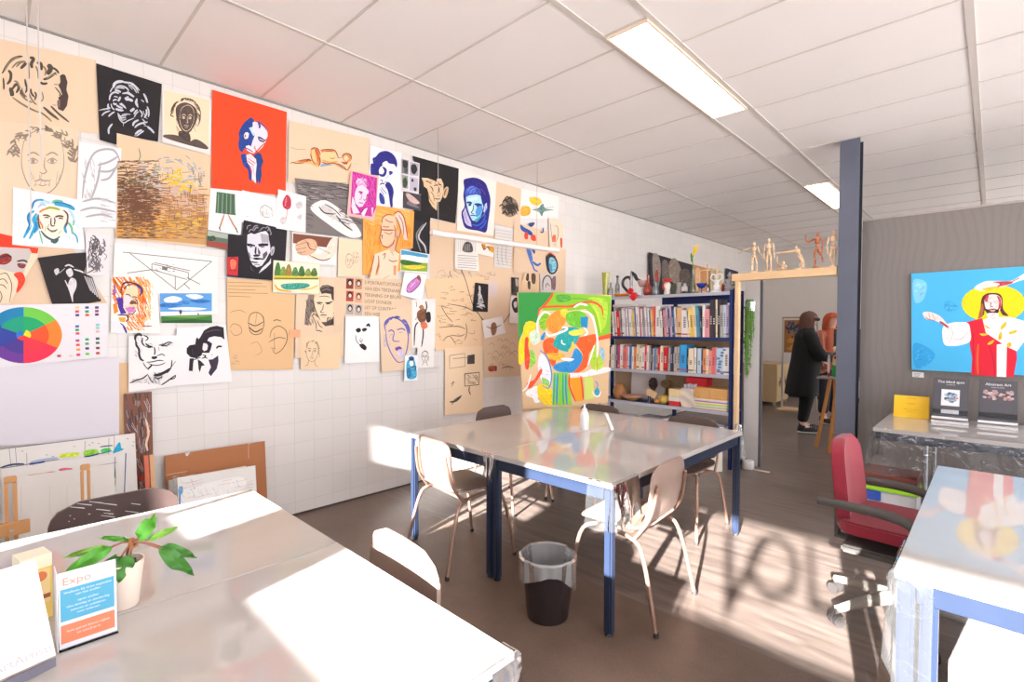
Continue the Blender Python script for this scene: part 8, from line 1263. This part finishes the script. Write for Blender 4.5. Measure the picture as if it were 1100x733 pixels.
# ============================================================ THE ROOM BEYOND THE DOORWAY
t = thing('wooden_cabinet', 'low plywood cabinet with painted marks at the back wall of the far room', 'cabinet', (.62, 10.35, 0)); mp = M('#b59a72', .6, noise=.1)
mb = MB(); mb.b2((-.30, -.30, .06), (.30, .45, .77), mp); mb.build('carcass', t, bevel=.004)
for y0, y1 in ((-.28, .06), (.09, .43)):
    mb = MB(); mb.b2((.3005, y0, .08), (.315, y1, .74), M('#c2a87e', .6, noise=.1)); d_ = mb.build('door', t, bevel=.002)
    k = MB(); R = random.Random(int(y0*100)+99)
    for q in range(5): k.b2((.3155, (y0+y1)/2-.07+R.uniform(-.02, .02)+q*.028, .36+R.uniform(-.03, .03)), (.3162, (y0+y1)/2-.055+q*.028, .50+R.uniform(-.05, .03)), M('#5a4030', .7))
    k.b2((.3155, (y0+y1)/2-.08, .42), (.3162, (y0+y1)/2+.08, .44), M('#5a4030', .7)); part(k.build('painted_mark', d_, smooth=False), 'dark brown brush marks')
for i, (sx, sy) in enumerate(((-.26, -.26), (-.26, .4), (.26, -.26), (.26, .4))):
    mb = MB(); mb.b2((sx-.02, sy-.02, 0), (sx+.02, sy+.02, .0595), mp); mb.build('leg', t)
# rolling frame with pinned picture
m_m = M('#b9b2aa', .4, .4); t = thing('display_frame', 'tall metal frame on a wooden foot carrying a picture board in the far room', 'display frame', (1.49, 9.3, 0))
for x in (-.255, .25):
    mb = MB(); mb.b2((x-.014, -.014, .10), (x+.014, .014, 1.60), m_m); mb.build('post', t, smooth=False)
mb = MB(); mb.b2((-.27, -.016, 1.6005), (.265, .016, 1.625), M('#b08a5a', .5)); mb.build('top_rail', t, smooth=False)
mb = MB(); mb.b2((-.27, -.20, .072), (.15, .10, .0995), wood); mb.build('foot_board', t, bevel=.003)
for x in (-.23, .11):
    mb = MB(); mb.b2((x-.01, -.16, 0), (x+.01, -.14, .0715), m_m); mb.build('foot', t, smooth=False)
mb = MB(); mb.b2((-.23, -.03, 1.03), (.04, -.016, 1.57), M('#9a6a3c', .6)); pb = mb.build('picture_board', t, smooth=False)
mb = MB(); R = random.Random(8)
for k in range(40): mb.ell((R.uniform(-.19, .0), -.0305, R.uniform(1.28, 1.53)), (R.uniform(.012, .035), .001, R.uniform(.02, .05)), M(R.choice(['#3a4a6a', '#5a2f2a', '#2f3a44', '#b0702a', '#6a7a8a']), .7, noise=0), nu=8, nv=4)
for k in range(10): mb.ell((R.uniform(-.18, .0), -.031, R.uniform(1.08, 1.25)), (.05, .001, .03), M('#c98a2e', .7, noise=0), nu=8, nv=4)
mb.build('picture', pb, smooth=False)
mb = MB(); mb.b2((.05, -.03, 1.10), (.23, -.016, 1.58), M('#d8cfc4', .6)); mb.build('white_sheet', t, smooth=False)

# ---------------------------------------------------------------- people
def person(label, loc, rz, skinc, J, rad):
    """J joints: one continuous body from pelvis to fingers, neck and feet"""
    t = thing('person', label, 'person', loc, rz); vs, es, rs = [], [], []
    def add(p, r, par=None):
        vs.append(Vector(p)); rs.append(r)
        if par is not None: es.append((par, len(vs)-1))
        return len(vs)-1
    pel = add((0, 0, .92), (.15, .11)); wa = add((0, 0, 1.06), (.13, .10), pel); che = add((0, .0, 1.22), (.15, .11), wa); sh = add((0, 0, 1.34), (.10, .08), che); nk = add((0, .01, 1.42), .05, sh); hb = add((0, .03, 1.48), .062, nk); hm = add((0, .03, 1.545), (.078, .092), hb); ht = add((0, .02, 1.61), .06, hm)
    for s in (-1, 1):
        a = add((s*.17, 0, 1.33), .055, sh); e = add(J['elb'][0 if s < 0 else 1], .045, a); w = add(J['wri'][0 if s < 0 else 1], .028, e)
        d = (vs[w]-vs[e]).normalized(); pm = add(vs[w]+d*.05, (.034, .018), w); sd = d.cross(Vector((0, 0, 1)))
        sd = sd.normalized() if sd.length > .1 else Vector((1, 0, 0))
        for k in range(4):
            kn = add(vs[w]+d*.095+sd*(-.027+.018*k), .0095, pm); add(vs[kn]+d*(.03+.006*(1 if k in (1, 2) else 0))-Vector((0, 0, .012)), .0078, kn)
        th = add(vs[w]+d*.045+sd*.045, .011, pm); add(vs[th]+d*.03+sd*.008, .0085, th)
        hp = add((s*.09, 0, .86), .095, pel); kn = add((s*.10+J.get('kx', 0), J['ky'][0 if s < 0 else 1], .47), .062, hp); an = add((s*.10, J['ay'][0 if s < 0 else 1], .09), .042, kn); toe = add((s*.11, J['ay'][0 if s < 0 else 1]+.16, .04), .035, an)
    skin('body', vs, es, rs, M(skinc, .55, noise=.04), t, 2)
    hd = MB(); m_ = M('#3a2a26', .6, noise=0)
    # face: nose, eyes, brows, mouth, ears
    sk = M(skinc, .55, noise=.04)
    hd.bone((0, .118, 1.555), (0, .140, 1.515), .008, .015, sk)
    for s in (-1, 1): hd.ell((s*.078, .03, 1.54), (.010, .020, .030), sk)
    hd.build('nose_and_ears', t)
    f = MB()
    for s in (-1, 1):
        f.ell((s*.032, .112, 1.548), (.013, .006, .008), M('#efe9e6', .3, noise=0)); f.ell((s*.032, .1165, 1.548), (.006, .004, .006), m_)
        f.tube([(s*.015, .118, 1.566), (s*.034, .118, 1.572), (s*.052, .108, 1.564)], .0032, m_, 6)
    f.build('eyes', t)
    f = MB(); f.tube([(-.026, .110, 1.484), (0, .120, 1.482), (.026, .110, 1.484)], [.004, .0065, .004], M('#a85a55', .5, noise=0), 8, smooth=3); f.build('mouth', t)
    return t
def hairdo(t, c, drop=.0, vol=.012):
    mb = MB(); R = random.Random(c)
    def fn(u, v):
        a = 2*PI*u; f = max(0, min(1, (sin(a)-.1)/.5)); f = f*f*(3-2*f); zt = 1.662+vol*.6
        zl = (1.455-drop)*(1-f)+1.598*f; z = zt-(zt-zl)*v; k = max(0, (z-1.55)/(zt-1.55)); q = math.sqrt(max(0, 1-k*k)); r = q*(1+.05*sin(a*9+v*5)*v)*(1+.06*min(1, max(0, (1.55-z)/.1)))
        return Vector(((.086+vol)*cos(a)*r, .024+(.098+vol)*sin(a)*r, z))
    mb.grid(fn, 40, 14, M(c, .6, noise=.3, scale=30)); mb.build('hair', t, fixn=False)
def garment(t, name, rows, m, parent=None):
    """rows: (z, cx, cy, rx, ry)"""
    mb = MB(); nu = 32
    def fn(u, v):
        k = v*(len(rows)-1); i = min(int(k), len(rows)-2); f = k-i; f = f*f*(3-2*f); a, b = rows[i], rows[i+1]; q = [p*(1-f)+r_*f for p, r_ in zip(a, b)]; an = 2*PI*u
        w = 1+.025*sin(an*5+v*6)*min(1, v*2)+.015*sin(an*9)
        return Vector((q[1]+q[3]*cos(an)*w, q[2]+q[4]*sin(an)*w, q[0]))
    mb.grid(fn, nu, 26, m); return mb.build(name, t, fixn=False)
def sleeves(t, J, m, r=(.085, .078, .06), name='sleeve'):
    for i, s in enumerate((-1, 1)):
        mb = MB(); mb.tube([(s*.13, 0, 1.35), (s*.19, 0, 1.30), J['elb'][i], J['wri'][i]], [r[0]*.85, r[0], r[1], r[2]], m, 14, smooth=6); mb.build(name, t)
def trousers(t, J, m, top=.95):
    vs, es, rs = [(0, 0, top), (0, 0, .88)], [(0, 1)], [(.165, .125), (.16, .12)]
    for i, s in enumerate((-1, 1)):
        b = len(vs); vs += [(s*.09, 0, .80), (s*.10+J.get('kx', 0), J['ky'][i], .47), (s*.10, J['ay'][i]-.005, .14)]; es += [(1, b), (b, b+1), (b+1, b+2)]; rs += [.115, .085, .070]
    return skin('trousers', vs, es, rs, m, t, 2)
def shoe(t, x, y, m, sole):
    mb = MB(); mb.ell((x, y+.075, .055), (.045, .14, .045), m, nu=16, nv=10); mb.ell((x, y, .085), (.042, .055, .05), m); o = mb.build('shoe', t)
    k = MB(); k.ell((x, y+.075, .016), (.047, .145, .016), sole, nu=18, nv=6); k.build('sole', o)
    k = MB()
    for q in range(5): k.tube([(x-.03, y+.08+q*.02, .088-q*.004), (x, y+.085+q*.02, .103-q*.004), (x+.03, y+.08+q*.02, .088-q*.004)], .004, sole, 6)
    k.build('laces', o)
J1 = dict(elb=[(-.24, .03, 1.08), (.24, .10, 1.09)], wri=[(-.16, .22, .98), (.12, .27, 1.04)], ky=[.03, .0], ay=[.0, -.06])
p1 = person('person in a long black coat and black trousers with dark glasses, standing at the easel', (1.95, 7.78, 0), math.radians(-62), '#e2b9a4', J1, 0)
blk = M('#0c0c0e', .85, noise=.15)
garment(p1, 'coat', [(1.47, 0, .01, .075, .075), (1.40, 0, 0, .14, .10), (1.33, 0, 0, .215, .135), (1.18, 0, .01, .235, .17), (.98, 0, .0, .235, .18), (.75, 0, -.03, .255, .19), (.52, 0, -.05, .265, .20)], blk)
sleeves(p1, J1, blk); trousers(p1, J1, M('#0d0d10', .85))
for i, s in enumerate((-1, 1)): shoe(p1, s*.105, J1['ay'][i], M('#2a2a2e', .6, noise=.2), M('#d8d6d6', .6))
hairdo(p1, '#5a3426', .10, .016)
mb = MB(); mb.tube([(-.09, .06, 1.55), (-.062, .125, 1.552), (-.02, .135, 1.552), (.02, .135, 1.552), (.062, .125, 1.552), (.09, .06, 1.55)], [.008, .024, .022, .022, .024, .008], M('#0e0d10', .3), 10); mb.build('dark_glasses', p1)
mb = MB(); mb.tube([(-.10, .17, 1.38), (-.06, .20, 1.1), (.0, .215, .92), (.06, .20, 1.1), (.08, .17, 1.38)], .004, M('#b8b8bc', .4, .5), 6, smooth=5); mb.build('lanyard', p1)
J2 = dict(elb=[(-.22, .02, 1.08), (.22, .06, 1.08)], wri=[(-.14, .20, 1.0), (.12, .22, 1.02)], ky=[.02, .02], ay=[0, 0])
p2 = person('person with orange-red hair and rust-coloured top, mostly hidden behind the black coat', (2.03, 8.75, 0), math.radians(-120), '#e0a890', J2, 0)
garment(p2, 'top', [(1.44, 0, .01, .07, .07), (1.38, 0, 0, .14, .10), (1.31, 0, 0, .20, .13), (1.15, 0, .01, .20, .15), (.95, 0, 0, .20, .15), (.82, 0, 0, .21, .155)], M('#a8553a', .8)); sleeves(p2, J2, M('#a8553a', .8), (.075, .065, .05)); trousers(p2, J2, M('#2a2a34', .8), .93)
for i, s in enumerate((-1, 1)): shoe(p2, s*.105, 0, M('#3a3434', .6), M('#cfc8c4', .6))
hairdo(p2, '#b8481f', .05, .02)

# ---------------------------------------------------------------- easel beside the column
ew = M('#c98a4c', .5, noise=.12)
ap = Vector((2.42, 6.95, .86))
t = thing('tripod_easel', 'orange wooden tripod easel with a tray, partly hidden by the steel column', 'easel', (2.42, 6.90, 0))
q = lambda x, y, z: Vector((x, y, z))-Vector((2.42, 6.90, 0))
A1, A2, A3 = q(2.43, 6.84, .835), q(2.50, 6.84, .835), q(2.44, 7.02, .835)
for a, b in ((A1, q(2.285, 6.90, 0)), (A2, q(2.47, 6.64, 0)), (A3, q(2.42, 7.25, 0))):
    mb = MB(); mb.tube([a, b], .020, ew, 6); mb.build('leg', t)
mb = MB(); mb.tube([q(2.462, 6.69, .22), q(2.66, 6.80, .22)], .014, ew, 6); mb.tube([q(2.65, 6.80, .82), q(2.67, 6.78, 0)], .018, ew, 6); mb.build('side_brace', t)
mb = MB(); mb.b2(q(2.30, 6.78, .836), q(2.80, 7.06, .856), M('#9a948c', .5)); mb.build('tray', t, bevel=.003)
mb = MB(); mb.b2(q(2.42, 7.03, .857), q(2.80, 7.055, 1.42), M('#3f4340', .6)); o = mb.build('canvas_board', smooth=False, loc=(2.42, 6.90, 0)); tag(o, 'dark grey-green board standing on the tripod easel tray', 'board')
t = thing('paint_brush', 'white and red paint brush standing in front of the dark board', 'brush', (2.405, 6.88, .8565)); mb = MB(); mb.lathe([(.014, 0), (.014, .05)], (0, 0, 0), M('#c83a3a', .5), 12); mb.build('handle', t); mb = MB(); mb.lathe([(.0135, .0505), (.015, .20), (.008, .26), (0, .262)], (0, 0, 0), M('#e6e0e0', .5), 12); mb.build('barrel', t)
t = thing('doll', 'small rag doll in green trousers standing on the easel tray', 'doll', (2.485, 6.87, .8565)); mb = MB()
for s in (-1, 1): mb.bone((s*.022, 0, 0), (s*.018, 0, .15), .026, .024, M('#2f9a4a', .7))
mb.build('trousers', t)
mb = MB(); mb.bone((0, 0, .13), (0, 0, .27), .045, .034, M('#e8cfa0', .7)); mb.ell((0, -.03, .23), (.022, .014, .022), M('#c8322e', .7)); mb.build('shirt', t)
mb = MB(); mb.ell((0, 0, .315), (.038, .036, .042), M('#e8c2a8', .6)); mb.ell((-.0, -.035, .31), (.008, .008, .008), M('#d89a88', .6)); mb.build('head', t)
mb = MB(); mb.ell((0, .008, .338), (.042, .038, .028), M('#e8d8b0', .7)); mb.build('cap', t)
# speckles of dried paint on the left boards' neighbours are in their own meshes
